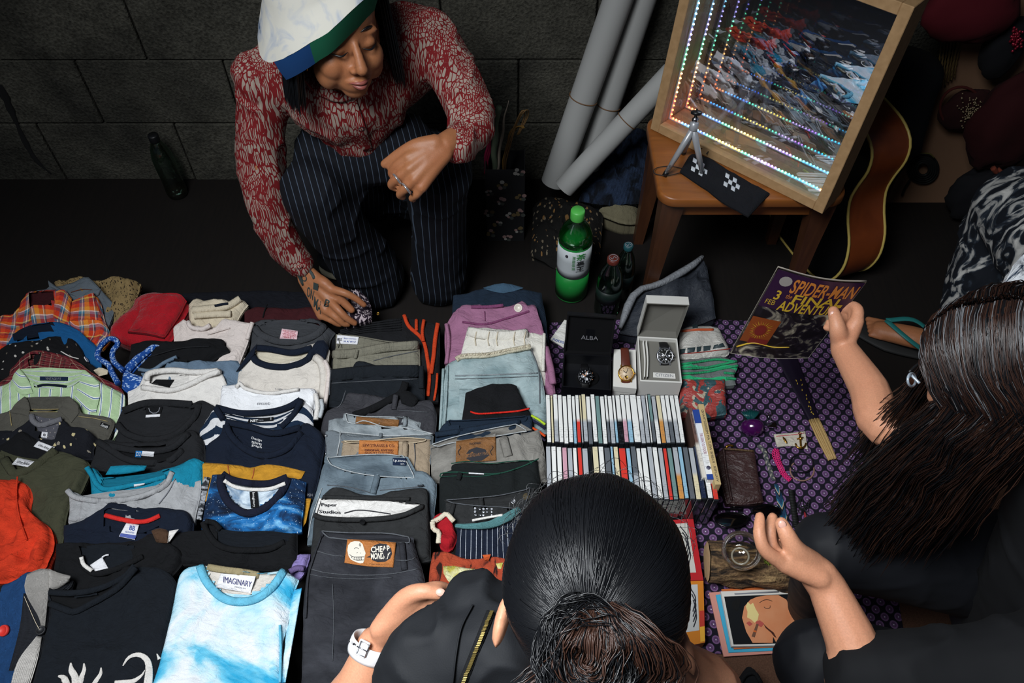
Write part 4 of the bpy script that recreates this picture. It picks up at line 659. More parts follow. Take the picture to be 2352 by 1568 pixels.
for l in ([(520,1125),(545,1130),(635,1128)], [(528,1145),(560,1160),(632,1158)], [(545,1130),(548,1150)], [(565,1130),(567,1160)], [(585,1130),(587,1160)], [(605,1130),(606,1160)], [(540,1055),(560,1042),(585,1055)], [(597,1040),(595,1020),(594,1000)], [(585,1018),(603,1020)], [(500,1108),(520,1125),(515,1140)], [(598,1095),(604,1092)]): strip(g, 'skull_line', k8(*l),1.1,ink, .0005,lift=.001,parent=b, n=6)
poly_print(g, 'speech_bubble', k8((652,1133),(690,1118),(692,1070),(720,1025),(775,1003),(840,1010),(885,1050),(893,1100),(875,1145),(830,1175),(760,1178),(710,1160),(695,1137)),ink, b, .0006)
textq(g, 'CHEAP', k8((695,1035),(870,1020),(875,1080),(700,1090)),m_cr, b, .0014,bold=.03); textq(g, 'MONDAY', k8((695,1095),(880,1085),(862,1150),(700,1152)),m_cr, b, .0014,bold=.03); textq(g, '* after hours trousers *', k8((685,1190),(868,1200),(868,1207),(685,1198)),ink, b, .001)
loop(g, k8((985,1000))[0], k8((1010,1250))[0], 15,f_cm); seam(g, k8((180,1070),(320,1110),(450,1125)),2); seam(g, k8((920,1160),(1050,1160),(1120,1130)),2); seam(g, k8((130,1240),(300,1280),(600,1300),(900,1285),(1140,1240)),2); seam(g, k8((120,1290),(300,1320),(600,1335),(900,1320)),1.5); strip(g, 'side_seam', k8((235,940),(150,1180),(110,1350),(90,1700)),5,f_cm, .005); seam(g, k8((340,1380),(350,1700),(340,2100)),1.6)
# ---------------------------------------------------------------- right column of trousers
f_pk = fabric('mauve_pink_cotton', '9d6b88', var=.1); f_wp = fabric('white_jersey', 'dcd8ce', var=.06); f_ld = fabric('bleached_denim', '93a7ab', weave=1500,pat=clouds([(.35,'7f9498'),(.65,'a5b6b8')], 10)); f_bd = fabric('dark_blue_denim', '1a2838', weave=1500)
f_gj2 = fabric('warm_grey_denim', '7b7872', weave=1500,pat=clouds([(.35,'65625d'),(.65,'8b8882')], 11)); f_cord = fabric('black_green_cord', '15191a', aniso=180); f_sd = fabric('worn_black_denim', '2a2b2c', weave=1400,var=.3); f_pin = fabric('navy_pinstripe', '121a2b', pat=stripes([(0,'121a2b'),(.93,'d8dde6')], .014)); f_tr = fabric('teal_crinkle', '6aa3a6', aniso=200,bump=1)
f_skp = fabric('rust_print', '8a3a26', pat=clouds([(.4,'2a1512'),(.48,'9a3f28'),(.7,'a8462c')], 14,st=(3,1,1)))
g = G('dark_jeans', 'dark blue and black jeans at the very back behind the mauve trousers', 'trousers', k0((1040,672),(1080,665),(1110,655),(1155,650),(1200,660),(1245,665)),k0((1035,760),(1150,760),(1262,780)),f_bd, zf=.11,s=.1,group=TR); make(g); patch(g, 'denim_flap', k0((1110,660),(1155,650),(1202,660)),k0((1112,664),(1155,673),(1200,663)),fabric('faded_denim', '3c566b'),.006,.003)
g = G('pink_trousers', 'mauve pink trousers with a white button and gathered waist', 'trousers', k7((1390,250),(1450,130),(1490,60),(1700,70),(1900,60),(2030,10),(2070,60),(2140,40),(2150,170)),k7((1305,640),(1800,700),(2340,920)),f_pk, zf=.13,s=.18,left=k7((1390,250),(1310,260),(1300,420),(1305,640)),right=k7((2150,170),(2210,290),(2270,480),(2320,760),(2340,920)),group=TR, wr=.006); make(g)
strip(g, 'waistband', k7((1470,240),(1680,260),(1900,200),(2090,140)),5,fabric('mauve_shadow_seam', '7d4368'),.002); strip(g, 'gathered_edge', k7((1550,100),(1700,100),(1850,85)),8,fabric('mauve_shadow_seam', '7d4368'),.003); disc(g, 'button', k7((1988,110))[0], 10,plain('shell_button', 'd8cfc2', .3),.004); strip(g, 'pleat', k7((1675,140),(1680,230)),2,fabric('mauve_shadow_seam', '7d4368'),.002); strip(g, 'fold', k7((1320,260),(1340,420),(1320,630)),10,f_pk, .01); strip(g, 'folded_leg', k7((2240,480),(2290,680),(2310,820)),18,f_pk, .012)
g = G('white_shorts', 'white jersey shorts with an elastic waist over the mauve trousers', 'shorts', k7((1500,310),(1540,270),(1700,270),(1950,290),(2150,310),(2250,340)),k7((1420,640),(1800,800),(2240,800)),f_wp, zf=.135,s=.18,right=k7((2250,340),(2240,560),(2240,800)),group=TR); make(g)
strip(g, 'elastic_band', k7((1520,330),(1700,360),(1900,370),(2070,350)),24,f_wp, .006)
for x in (1600,1720,1800,1960,2060): seam(g, k7((x, 330),(x - 15,400),(x - 5,460)),2.5,f_crm)
strip(g, 'folded_hem', k7((2230,350),(2225,520),(2220,700)),8,f_wp, .006)
g = G('frayed_denim_shorts', 'bleached denim shorts with a frayed cream waistband', 'shorts', k7((1410,580),(1500,560),(1700,530),(1900,490),(2100,470)),k7((1240,1290),(1700,1350),(2260,1250)),f_ld, zf=.14,s=.2,left=k7((1410,580),(1300,640),(1270,900),(1240,1290)),right=k7((2100,470),(2180,650),(2230,850),(2260,1250)),group=TR); make(g)
strip(g, 'frayed_edge', k7((1410,590),(1480,560),(1700,550),(1900,510),(2105,470)),13,fabric('cream_fray', 'cfc7b0', bump=1.2,weave=300),.008)
SEED[0] += 1; C = crom(k7((1410,590),(1480,560),(1700,550),(1900,510),(2105,470)),90); fr = MB(); X, _ = g.hit(C)
for i in range(90):
 d = np.array((random.uniform(-.004,.004),random.uniform(-.002,.007),random.uniform(.002,.008))); V, Fc = tube(np.array([X[i], X[i] + d * .6,X[i] + d + (random.uniform(-.003,.003),0,0)]),.0006,4); fr.add(V, Fc)
fo = fr.build('fray_threads', f_crm, g.o); fo['kind'] = 'stuff'
seam(g, k7((1400,740),(1600,735),(1900,725),(2170,715)),3,f_lj); seam(g, k7((1400,770),(1600,765),(1900,755),(2170,745)),1.5); seam(g, k7((2110,490),(2180,700),(2190,1000)),2.5); strip(g, 'folded_leg', k7((1330,650),(1320,900),(1300,1200)),6,f_ld, .006); strip(g, 'folded_leg', k7((1290,680),(1280,900),(1260,1250)),7,f_ld, .006); patch(g, 'pocket', k7((1440,860),(1560,860)),k7((1440,1100),(1560,1100)),f_ld, .003,.001)
g = G('knit_shorts', 'black knit shorts with a red stitched line', 'shorts', k7((1490,870),(1600,830),(1750,800),(1900,790),(1980,820)),k7((1440,1250),(1800,1260),(2150,1220)),fabric('black_slub_knit', '101114', bump=1,weave=350),zf=.15,s=.2,left=k7((1490,870),(1480,1000),(1440,1250)),right=k7((1980,820),(2030,950),(2100,1060),(2150,1220)),group=TR, wr=.008); make(g); strip(g, 'red_stitching', k7((1545,1075),(1620,1095),(1800,1085),(1980,1070),(2095,1045)),4.5,fabric('red_yarn', 'd2281c', bump=1,weave=200),.003)
for i, (c, p) in enumerate((('b6d436', 1110),('1d1f3a', 1150),('d04a1c', 1220),('2a2338', 1260))): strip(g, 'woven_trim', k7((2110,p),(2180,p + 40),(2240,p + 85)),6,fabric('woven_trim_%d' % i, c, bump=1,weave=200),.004)
g = G('blue_jeans', 'dark blue jeans under the warm grey jeans', 'trousers', k7((1210,1290),(1330,1150),(1600,1140),(1900,1110),(2090,1100),(2120,1160)),k7((1200,1500),(1700,1450),(2120,1400)),f_bd, zf=.145,group=TR)
opening(g, k7((1340,1160),(1600,1150),(2080,1115)),k7((1330,1230),(1600,1220),(2080,1150)),f_bd, .01,f_bd, 3,rname='waist_edge'); strip(g, 'waistband', k7((1215,1290),(1500,1250),(1800,1200),(2000,1170)),13,f_bd, .006)
g = G('warm_grey_jeans', 'warm grey jeans with an embossed brown leather patch', 'trousers', k7((1170,1420),(1200,1370),(1350,1310),(1600,1260),(1850,1200),(1990,1170),(2010,1250),(2090,1240),(2180,1210)),k7((1170,1700),(1700,1750),(2260,1700)),f_gj2,zf=.148,s=.22,right=k7((2180,1210),(2230,1400),(2260,1700)),group=TR)
opening(g, k7((1185,1380),(1400,1310),(1800,1220),(1990,1190)),k7((1200,1410),(1400,1360),(1800,1300),(2090,1250)),f_gj2,.012,f_edg, 2.5,rname='waist_edge')
b = patch(g, 'leather_patch', k7((1410,1350),(1600,1320),(1775,1305)),k7((1405,1545),(1600,1540),(1785,1530)),m_lea2,.003,.003); textq(g, 'TRADEMARK', k7((1530,1365),(1640,1355),(1640,1375),(1530,1385)),ink, b); poly_print(g, 'patch_lozenge', k7((1480,1500),(1530,1430),(1600,1405),(1680,1425),(1720,1480),(1650,1530),(1550,1535)),ink, b, .0006); textq(g, 'LEGENDARY FIVE', k7((1490,1478),(1705,1445),(1708,1475),(1494,1505)),m_lea2,b, .0014,bold=.01)
for sx in (1440,1740): strip(g, 'patch_scroll', k7((sx, 1390),(sx + 15,1410),(sx, 1430),(sx - 12,1450),(sx + 5,1480)),1.5,ink, .0005,parent=b)
loop(g, k7((1845,1300))[0], k7((1895,1490))[0], 21,f_gj2)
g = G('cord_trousers', 'black corduroy trousers with green edged waist', 'trousers', k8((1440,270),(1470,240),(1600,230),(1800,240),(2000,220),(2250,205)),k8((1330,800),(1800,780),(2260,700)),f_cord, zf=.152,left=k8((1440,270),(1435,330),(1340,370),(1330,500),(1330,800)),right=k8((2250,205),(2270,400),(2260,700)),group=TR); make(g)
f_ge = fabric('green_edge', '1f4a3c'); seam(g, k8((1445,260),(1600,240),(1800,260),(2000,240),(2170,235),(2190,270)),2.5,f_ge); seam(g, k8((1340,380),(1360,350),(1500,340),(1700,355),(1900,350),(2100,290),(2260,215)),3,f_ge); seam(g, k8((1340,385),(1500,375),(1700,380),(1900,355)),2,f_ge); patch(g, 'label', k8((1608,342),(1750,352)),k8((1608,356),(1750,364)),m_lab, .001); loop(g, k8((1530,350))[0], k8((1510,410))[0], 12,f_cord)
g = G('studded_jeans', 'worn black jeans with rows of metal studs at the waist', 'trousers', k8((1390,600),(1420,590),(1600,580),(1800,560),(2000,520),(2250,465)),k8((1400,900),(1800,900),(2250,900)),f_sd, zf=.155,group=TR)
opening(g, k8((1400,600),(1650,580),(1900,555),(2200,490)),k8((1420,620),(1650,650),(1900,665),(2130,690)),f_sd, .012,f_edd, 2.5,rname='waist_edge'); loop(g, k8((1470,640))[0], k8((1440,740))[0], 11,f_sd); loop(g, k8((1720,580))[0], k8((1730,650))[0], 12,f_sd)
for i in range(5):
 for j in range(3):
  if (i, j) not in ((1,1),(3,2)): disc(g, 'stud', k8((1670 + i * 38,678 + j * 30 + i * 2))[0], 2.6,m_steel, .003)
disc(g, 'eyelet', k8((2022,615))[0], 5.5,m_steel, .003); disc(g, 'button', k8((2145,570))[0], 8,fabric('antique_brass', '4d4330'),.004)
g = G('striped_shorts', 'navy pinstripe shorts with a teal crinkled drawstring waist', 'shorts', k8((1490,820),(1600,800),(1800,790),(1950,740),(2080,680),(2110,700)),k8((1480,1150),(1800,1180),(2150,1150)),f_pin, zf=.16,s=.15,group=TR); make(g); strip(g, 'crinkled_waist', k8((1490,840),(1620,845),(1800,830),(1950,770),(2080,690)),np.array([9,11,12,13,14,15,16,17,18,20,21,21,21,20,18,15.]),f_tr, .012,lift=.003,n=16); strip(g, 'waist_lining', k8((1640,790),(1800,760),(1920,740)),6,f_wht, .004)
g = G('red_scarf', 'red scarf with a floral border twisted beside the pinstripe shorts', 'scarf', k8((1260,760),(1310,700),(1380,690),(1410,730),(1470,820)),k8((1340,1020),(1400,1060),(1460,1030)),fabric('crimson_cotton', '9e1420'),zf=.165,s=.12,th=.02,left=k8((1260,760),(1300,850),(1340,1020)),right=k8((1470,820),(1500,930),(1460,1030)),wr=.008,ws=25); make(g); strip(g, 'floral_border', k8((1265,810),(1340,770),(1400,730),(1470,800)),12,fabric('floral_border', 'd8cdb8', pat=voro_spots('d5cbb6', 'b0392c', 150,.2,'3f6a58')),.004); strip(g, 'floral_border', k8((1270,800),(1280,870),(1330,900),(1325,1000)),12,MT['floral_border'], .004)
g = G('printed_cloth', 'rust red cloth with a large pale yellow printed shape, under the buyer hand', 'cloth', k8((1270,1070),(1400,1060),(1560,1120),(1700,1120),(1850,1100),(2000,1130)),k8((1230,1420),(1600,1500),(2000,1500)),f_skp, zf=.165,s=.12,left=k8((1270,1070),(1245,1200),(1230,1420)),wr=.006); make(g)
f_yl = fabric('pale_yellow_print', 'c3bd62', var=.15,pat=clouds([(.4,'b7ad4a'),(.6,'d8d4a8')], 30)); patch(g, 'printed_shape', k8((1370,1215),(1450,1210),(1550,1225),(1620,1250),(1670,1240)),k8((1450,1395),(1530,1410),(1610,1370)),f_yl, .001,.001,left=k8((1370,1215),(1380,1300),(1450,1395)),right=k8((1670,1240),(1660,1310),(1610,1370))); patch(g, 'printed_shape', k8((1735,1110),(1815,1105)),k8((1760,1165),(1795,1165)),fabric('orange_print', 'c65a2c'),.001,.001); patch(g, 'printed_shape', k8((1860,1190),(1930,1180)),k8((1880,1240),(1910,1240)),f_yl, .001,.001)
# ================================================================ PATTERNED CLOTH AND GOODS ON IT
def circles(n, uv):
 P = .031
 def lat(off):
  v = n.mapping(uv, loc=off, scale=(1 / P, 1 / (P * 1.1),1)); sx = n.n('SeparateXYZ', {0: v}); a = n.math('SUBTRACT', n.math('FRACT', sx.outputs[0]),.5); b = n.math('SUBTRACT', n.math('FRACT', sx.outputs[1]),.5)
  return n.math('SQRT', n.math('ADD', n.math('MULTIPLY', a, a),n.math('MULTIPLY', n.math('MULTIPLY', b, b),1.1)))
 d = n.math('MINIMUM', lat((0,0,0)),lat((.5,.5,0)))
 return n.ramp(d, [(0,lin('d8d4e6')),(.035,lin('d8d4e6')),(.05,lin('3d2846')),(.11,lin('6a4a72')),(.15,lin('4a3154')),(.2,lin('72527c')),(.27,lin('7a5a84')),(.30,lin('241a30')),(.33,lin('15131f'))])
m_circ = fabric('purple_medallion_cotton', '2a1f38', pat=circles, var=.08)
gc = G('medallion_cloth', 'purple cloth printed with rows of small round medallions', 'cloth', k0((1262,738),(1500,732),(1932,738)),k0((1240,1505),(1600,1500),(2090,1500)),m_circ, zf=.012,s=0,th=.003,dn=.006,zmin=.005,wr=.0012,ws=9,right=k0((1932,738),(1950,880),(2028,1215),(2090,1500)),res=12); make(gc)
# give the cloth metric pattern coordinates
me = gc.o.data; L = me.uv_layers[0]; li = np.empty(len(me.loops),np.int32); me.loops.foreach_get('vertex_index', li); L.data.foreach_set('uv', gc.bodyV[li][:, :2].astype(np.float32).ravel())
# ---------------------------------------------------------------- CD cases in two rows
def ordw(i): return ['first', 'second', 'third', 'fourth', 'fifth', 'sixth', 'seventh', 'eighth', 'ninth', 'tenth', 'eleventh', 'twelfth', 'thirteenth', 'fourteenth', 'fifteenth', 'sixteenth', 'seventeenth', 'eighteenth', 'nineteenth', 'twentieth', 'twenty-first', 'twenty-second', 'twenty-third', 'twenty-fourth', 'twenty-fifth', 'twenty-sixth', 'twenty-seventh', 'twenty-eighth', 'twenty-ninth', 'thirtieth', 'thirty-first', 'thirty-second', 'thirty-third', 'thirty-fourth'][i]
n = NT('clear_case_plastic'); m_case = n.done(lin('23262a'),.12,0,.7,Coat_Weight=.5)
def spine_mat(a, b, key):
 k = 'spine_' + a + b
 if k in MT: return MT[k]
 n = NT(k); g = n.coord('Object'); y = n.n('SeparateXYZ', {0: g}).outputs[1]; base = n.ramp(n.math('ADD', n.math('MULTIPLY', y, 7),.5),[(.42,lin(b)),(.5,lin(a))])
 bars = n.noise(n.mapping(g, scale=(60,420,1)),1,1); txt = n.math('MULTIPLY', n.math('GREATER_THAN', bars, .62),n.math('GREATER_THAN', n.noise(n.mapping(g, scale=(3,14,1)),1,0),.52)); base = n.mix(n.math('MULTIPLY', txt, .45),base, lin('4a4d55'))
 MT[k] = n.done(base, .25,0,.6,Coat_Weight=.6,Coat_Roughness=.08); return MT[k]
CDN = {'w': 'white', 'g': 'grey', 't': 'teal green', 'b': 'pale blue', 'k': 'black', 'r': 'red', 'y': 'cream', 'p': 'pink', 'd': 'dark grey', 'o': 'orange', 'n': 'navy'}
CDC = {'w': 'e3e3e0', 'g': 'a9adb2', 't': '6d8a88', 'b': '8fb6cc', 'k': '16171a', 'r': 'd13a30', 'y': 'd6cba8', 'p': 'c99aa8', 'd': '5d6268', 'o': 'c98d4a', 'n': '1d2740'}
def cd_row(spec, x0,y0,y1,ztop, H, rowname, lean):
 x = x0
 for i, (c, wd, dz) in enumerate(spec):
  c2 = CDC[c[-1]]; w_ = wd * .0001; o = empty('cd_case', (x + w_ / 2,(y0 + y1) / 2,.016)); dy = random.uniform(-.003,.003); L_ = y1 - y0; top = ztop + dz * .001
  V, Fc = box((x + w_ / 2,(y0 + y1) / 2 + dy, (top + .016) / 2),(w_ - .0012,L_, top - .016),bev=.0008); mk('case', V, Fc, m_case, o, smooth=False)
  V, Fc = box((x + w_ / 2,(y0 + y1) / 2 + dy, top - .001),(w_ - .0026,L_ - .006,.005),bev=.0006); mk('spine_card', V, Fc, spine_mat(CDC[c[0]], c2,i),o, smooth=False)
  o.rotation_euler = (0,lean * .01 * (i - 14) / 14,0)
  tag(o, '%s-spined CD case, %s from the left in the %s row' % (CDN[c[0]], ordw(i),rowname),'cd case', 'CD cases standing in two rows'); x += w_
row1 = [(c, w_, random.choice((-1,0,0,1,2))) for c, w_ in [('w', 104),('y', 60),('wg', 104),('w', 104),('w', 104),('w', 104),('wb', 80),('wr', 90),('yg', 50),('yg', 100),('wd', 104),('w', 104),('t', 104),('w', 104),('wd', 70),('wg', 104),('wb', 70),('wk', 110),('wp', 104),('wb', 110),('w', 150),('wg', 104),('g', 100),('w', 50),('td', 80),('gw', 100),('yo', 104),('wg', 104),('wd', 100),('wg', 104),('w', 104)]]
row2 = [(c, w_, random.choice((-1,0,0,1,2))) for c, w_ in [('g', 104),('w', 104),('w', 104),('p', 104),('g', 104),('w', 90),('r', 90),('g', 120),('k', 80),('y', 120),('w', 110),('d', 120),('b', 60),('y', 100),('r', 140),('b', 90),('dg', 110),('w', 90),('w', 120),('g', 104),('w', 104),('g', 100),('r', 80),('t', 100),('go', 110),('b', 90),('d', 110),('gy', 110),('n', 110),('w', 110),('r', 110)]]
s1 = .338 / sum(w_ for _, w_, _ in row1) * 1e4; s2 = .385 / sum(w_ for _, w_, _ in row2) * 1e4
cd_row([(c, w_ * s1,d) for c, w_, d in row1], .081,.982,1.124,.145,.125,'far', -2); cd_row([(c, w_ * s2,d) for c, w_, d in row2], .084,.834,.974,.145,.125,'near', 3)
def book(name, label, cat, far, near, wpx, ztop, mat, th=None, grp=None, letters=None, lmat=None, pages=None):
 a = PZ(*far, ztop); b_ = PZ(*near, ztop); d = b_ - a; L_ = np.linalg.norm(d); B = basis(d, (1,0,0)); w_ = wpx / F * 2.0; c = (a + b_) / 2; c[2] = (ztop + .014) / 2
 o = empty(name, (c[0], c[1], .014)); R = np.stack([B[:, 1], -B[:, 0], np.array((0,0,1))], 1)
 V, Fc = box(c, (w_, L_, ztop - .014),R, .001); mk('cover', V, Fc, mat, o, smooth=False)
 if pages: V, Fc = box(c - R[:, 1] * .002,(w_ - .003,L_ - .002,ztop - .018),R); mk('pages', V, Fc, pages, o, smooth=False)
 if letters:
  for s, t0,t1,wf in letters:
   V2,Fc = text_mesh(s); m0,m1 = a + d * t0,a + d * t1; X = m0 + (m1 - m0) * V2[:, :1] + B[:, 1] * ((V2[:, 1:] - .5) * w_ * wf) * (1); X[:, 2] = ztop + .0008; mk('lettering', X, Fc, lmat or ink, o, smooth=False)
 tag(o, label, cat, grp); return o, a, d, B, w_
book('dvd_case', 'slim brown and white DVD case right of the CD rows', 'dvd case', (1586,936),(1618,1096),9,.155,spine_mat('6a5048', 'c9c3b8', 0),letters=[('ROAD NOTES', .1,.4,.5)])
_, a, d, B, w_ = book('photo_book', 'white paperback with a blue band beside the tan book', 'book', (1598,941),(1633,1101),14,.165,spine_mat('dfe2e8', 'e6e6e6', 1),letters=[('THE GREAT OUTDOORS', .35,.65,.45)], lmat=plain('violet_red_ink', '8a3a5a', .7))
_o = _; blu = plain('royal_blue_card', '1f3f8c', .5)
for t0,t1 in ((0,.2),(.93,1.0)): V, Fc = box(a + d * (t0 + t1) / 2 + (0,0,.0004),(w_ + .0008,np.linalg.norm(d) * (t1 - t0),.003),np.stack([B[:, 1], -B[:, 0], np.array((0,0,1))], 1)); mk('blue_band', V, Fc, blu, _o, smooth=False)
V, Fc = lathe([(.005,0),(.005,.0012),(1e-4,.0012)], 16,a + d * .84); mk('badge', V, Fc, plain('grey_badge', '4a4a60', .5),_o)
book('tan_book', 'tall tan book with a lettered spine at the right end of the rows', 'book', (1610,927),(1650,1112),13,.17,fabric('tan_cloth_binding', 'c0a878', var=.08),letters=[('VOLLMER · KLEINE WELT AM MEERESSTRAND', .97,.08,.4)])
# ---------------------------------------------------------------- watch boxes
m_wcard = fabric('white_card', 'dcdad4', var=.03,weave=300,bump=.1,rough=.6); m_gsue = fabric('grey_suede', '75736c', weave=1500); m_bcard = plain('black_card', '0d0e12', .35); m_bvel = fabric('black_velvet', '07070a', rough=1)
def slab(P4,h, bev=.001):
 """slab whose top face has corners P4 (NL,NR,FR,FL, world) and thickness h downwards"""
 P4 = np.array(P4); V = np.concatenate([P4,P4 - (0,0,h)]); return V, [(0,1,2,3),(7,6,5,4)] + [(i, 4 + i, 4 + (i + 1) % 4,(i + 1) % 4) for i in range(4)]
def open_box(P4,h, t, floor_d):
 """hollow tray: rim corners P4,outer height h, wall t, inner floor depth"""
 P4 = np.array(P4,float); c = P4.mean(0); I = c + (P4 - c) * (1 - t); V = np.concatenate([P4,P4 - (0,0,h),I, I - (0,0,floor_d)])
 Fc = [(4 + i, 4 + (i + 1) % 4,(i + 1) % 4,i) for i in range(4)] + [(i, (i + 1) % 4,8 + (i + 1) % 4,8 + i) for i in range(4)] + [(8 + i, 8 + (i + 1) % 4,12 + (i + 1) % 4,12 + i) for i in range(4)] + [(12,13,14,15),(7,6,5,4)]
 return V, Fc
def lid_box(hl, hr, tl, tr, dep, mat_o, mat_i, par, t=.06):
 """open lid: opening face corners (hinge l/r, top l/r),depth dep backwards"""
 P = np.array([hl, hr, tr, tl]); nrm = np.cross(P[1] - P[0], P[3] - P[0]); nrm /= np.linalg.norm(nrm); nrm = nrm if nrm[1] > 0 else -nrm; Bk = P + nrm * dep; c = P.mean(0); I = c + (P - c) * (1 - t); Ib = I + nrm * dep * .7
 V = np.concatenate([P, Bk]); Fc = [(4 + i, 4 + (i + 1) % 4,(i + 1) % 4,i) for i in range(4)] + [(7,6,5,4)]; V2 = np.concatenate([P, I, Ib]); F2 = [(i, (i + 1) % 4,4 + (i + 1) % 4,4 + i) for i in range(4)] + [(4 + i, 4 + (i + 1) % 4,8 + (i + 1) % 4,8 + i) for i in range(4)] + [(8,9,10,11)]
 lo = mk('lid', V, Fc, mat_o, par, smooth=False); mk('lid_lining', V2,F2,mat_i, lo, smooth=False); return lo, nrm
def watch(name, label, c, ax, ay, r, case, dial, strap, hand, marks, sub, grp=None, pushers=True, len_s=(.045,.04),ridge=False, wband=.55,drop=.02,strap2=None):
 """wristwatch: c centre of the dial, ax 12 o'clock direction... ay normal"""
 up = np.asarray(ax, float); nz = np.asarray(ay, float); R = basis(np.cross(up, nz),up); R[:, 2] = R[:, 2] if R[:, 2] @ nz > 0 else -R[:, 2]; c = np.asarray(c, float)
 T = lambda V: np.asarray(V) @ R.T + c; o = empty(name, c)
 V, Fc = lathe([(r * .9,-.008),(r, -.006),(r, -.001),(r * .97,.0015),(r * .86,.0022),(r * .84,.0005),(1e-5,.0005)], 36); cs = mk('case', T(V),Fc, case, o)
 V, Fc = lathe([(r * .84,.0004),(r * .84,.0008),(1e-5,.0008)], 30); dl = mk('dial', T(V),Fc, dial, o)
 mm = MB()
 for k in range(12): a = k * math.pi / 6; V, Fc = box((0,r * .72,.0012),(r * .05,r * (.16 if k % 3 else .2),.0006)); mm.add(V @ rotz(a).T, Fc)
 V, Fc = mm.get(); mk('hour_markers', T(V),Fc, marks, dl, smooth=False)
 for a, L_, w_ in ((math.radians(50),.5,.07),(math.radians(-20),.7,.05)): V, Fc = box((0,r * L_ / 2,.0018),(r * w_, r * L_, .0005)); mk('hand', T(V @ rotz(a).T),Fc, hand, dl, smooth=False)
 for sx, sy in sub: V, Fc = lathe([(r * .22,0),(r * .22,.0006),(r * .18,.0006),(r * .17,.0002),(1e-5,.0002)], 20,(sx * r, sy * r, .0009)); mk('subdial', T(V),Fc, marks if ridge else case, dl)
 V, Fc = lathe([(r * .12,0),(r * .12,r * .18),(1e-5,r * .18)], 12,(r * .98,0,-.003),roty(math.pi / 2)); mk('crown', T(V),Fc, case, o)
 if pushers:
  for sy in (-.42,.42): V, Fc = lathe([(r * .09,0),(r * .09,r * .14),(1e-5,r * .14)], 10,(r * .9,r * sy, -.003),roty(math.pi / 2)); mk('pusher', T(V),Fc, hand if ridge else case, o)
 for sg, L_ in ((1,len_s[0]),(-1,len_s[1])):
  y = np.linspace(r * .75,r * .75 + L_, 10); w_ = r * wband * np.linspace(1,.85,10); z = -.003 - drop * ((y - y[0]) / max(L_, 1e-4)) ** 2; C = np.stack([0 * y, sg * y, z], 1); V, Fc = tube(C, w_, 10,up=(0,0,1),flat=.0022 / w_); mk('strap', T(V),Fc, strap, o)
 for sx in (-1,1):
  for sy in (-1,1): V, Fc = box((sx * r * .58,sy * r * .92,-.003),(r * .16,r * .35,.004),bev=.0008); mk('lug', T(V),Fc, case, o, smooth=False)
 tag(o, label, 'watch', grp); return o, R
kw = K(1240,620,4.9)
def W(p, z): q = kw(p)[0]; return PZ(*q, z)
zb = .085
o = empty('watch_box', PZ(1350,860,.014)); P4 = [W((248,1310),zb),W((805,1355),zb),W((800,965),zb),W((268,940),zb)]; V, Fc = open_box(P4,zb - .014,.05,.04); mk('base', V, Fc, m_bcard, o, smooth=False)
yh = P4[3][1]; lo, nr = lid_box(W((270,940),zb),W((800,965),zb),PY(*kw((310,500))[0], yh + .015),PY(*kw((858,540))[0], yh + .015),.012,m_bcard, m_bvel, o)
q = [PY(*kw(p)[0], yh + .006) for p in ((465,722),(655,735),(655,778),(462,766))]; V2,Fc = text_mesh('ALBA'); x = V2[:, :1]; y = 1 - V2[:, 1:]; X = (1 - y) * ((1 - x) * q[0] + x * q[1]) + y * ((1 - x) * q[3] + x * q[2]); mk('lettering', X - nr * .004,Fc, plain('silver_ink', '9a9aa0', .4),lo, smooth=False)
tag(o, 'open black watch box with silver lettering inside its lid', 'watch box')
pc = np.array([W((540,1180),.062)]).mean(0); V, Fc = sphere(pc - (0,0,.016),(.032,.026,.02),20); mk('cushion', V, Fc, m_bvel, o)
watch('chronograph_watch', 'black chronograph with rose-gold hands in the black box', W((510,1195),.078),(0,.85,.5),(0,-.5,.85),.0205,plain('black_steel', '17181c', .3,.6),plain('black_dial', '0c0d10', .3),plain('black_rubber', '0c0c0e', .5),plain('rose_gold', 'c98a62', .3,1),plain('silver_marks', 'b9bcc2', .3,.6),[(-.3,0),(.2,.35),(.15,-.35)], pushers=True, len_s=(.018,.03),ridge=True)
o = empty('small_box', PZ(1434,850,.014)); P4 = [W((825,1310),.075),W((1085,1335),.075),W((1075,905),.075),W((835,900),.075)]; V, Fc = slab(P4,.061); mk('body', V, Fc, m_wcard, o, smooth=False); c_ = np.array(P4).mean(0); V, Fc = slab([c_ + (np.array(p) - c_) * 1.02 + (0,0,.002) for p in P4], .022); mk('lid', V, Fc, m_wcard, o, smooth=False); tag(o, 'plain small white card box carrying the brown strap watch', 'box')
watch('gold_watch', 'gold watch with cream dial and brown leather strap on the small box', W((972,1160),.094),(0,.9,.42),(0,-.3,.95),.0215,plain('polished_gold', 'c8923e', .25,1),plain('cream_dial', 'c9b293', .4),fabric('brown_croc_leather', '5a2a1e', rough=.4,weave=250,bump=.6),plain('blued_hand', '2a2a35', .3,.5),plain('gold_marks', 'a97a38', .3,1),[(0,-.5)], pushers=False, len_s=(.055,.012),wband=.6,drop=.012)
zb2 = .095; o = empty('watch_box', PZ(1512,840,.014)); P4 = [W((1130,1250),zb2),W((1600,1270),zb2),W((1545,770),zb2),W((1098,745),zb2)]; V, Fc = open_box(P4,zb2 - .014,.06,.03); mk('base', V, Fc, m_wcard, o, smooth=False)
c_ = np.array(P4).mean(0); V, Fc = slab([c_ + (np.array(p) - c_) * .93 - (0,0,.012) for p in P4], .014); mk('insert', V, Fc, m_gsue, o, smooth=False)
yh = (P4[2][1] + P4[3][1]) / 2; lo, nr = lid_box(P4[3], P4[2], PY(*kw((1203,372))[0], yh + .018),PY(*kw((1682,392))[0], yh + .018),.032,m_wcard, m_gsue, o, .05)
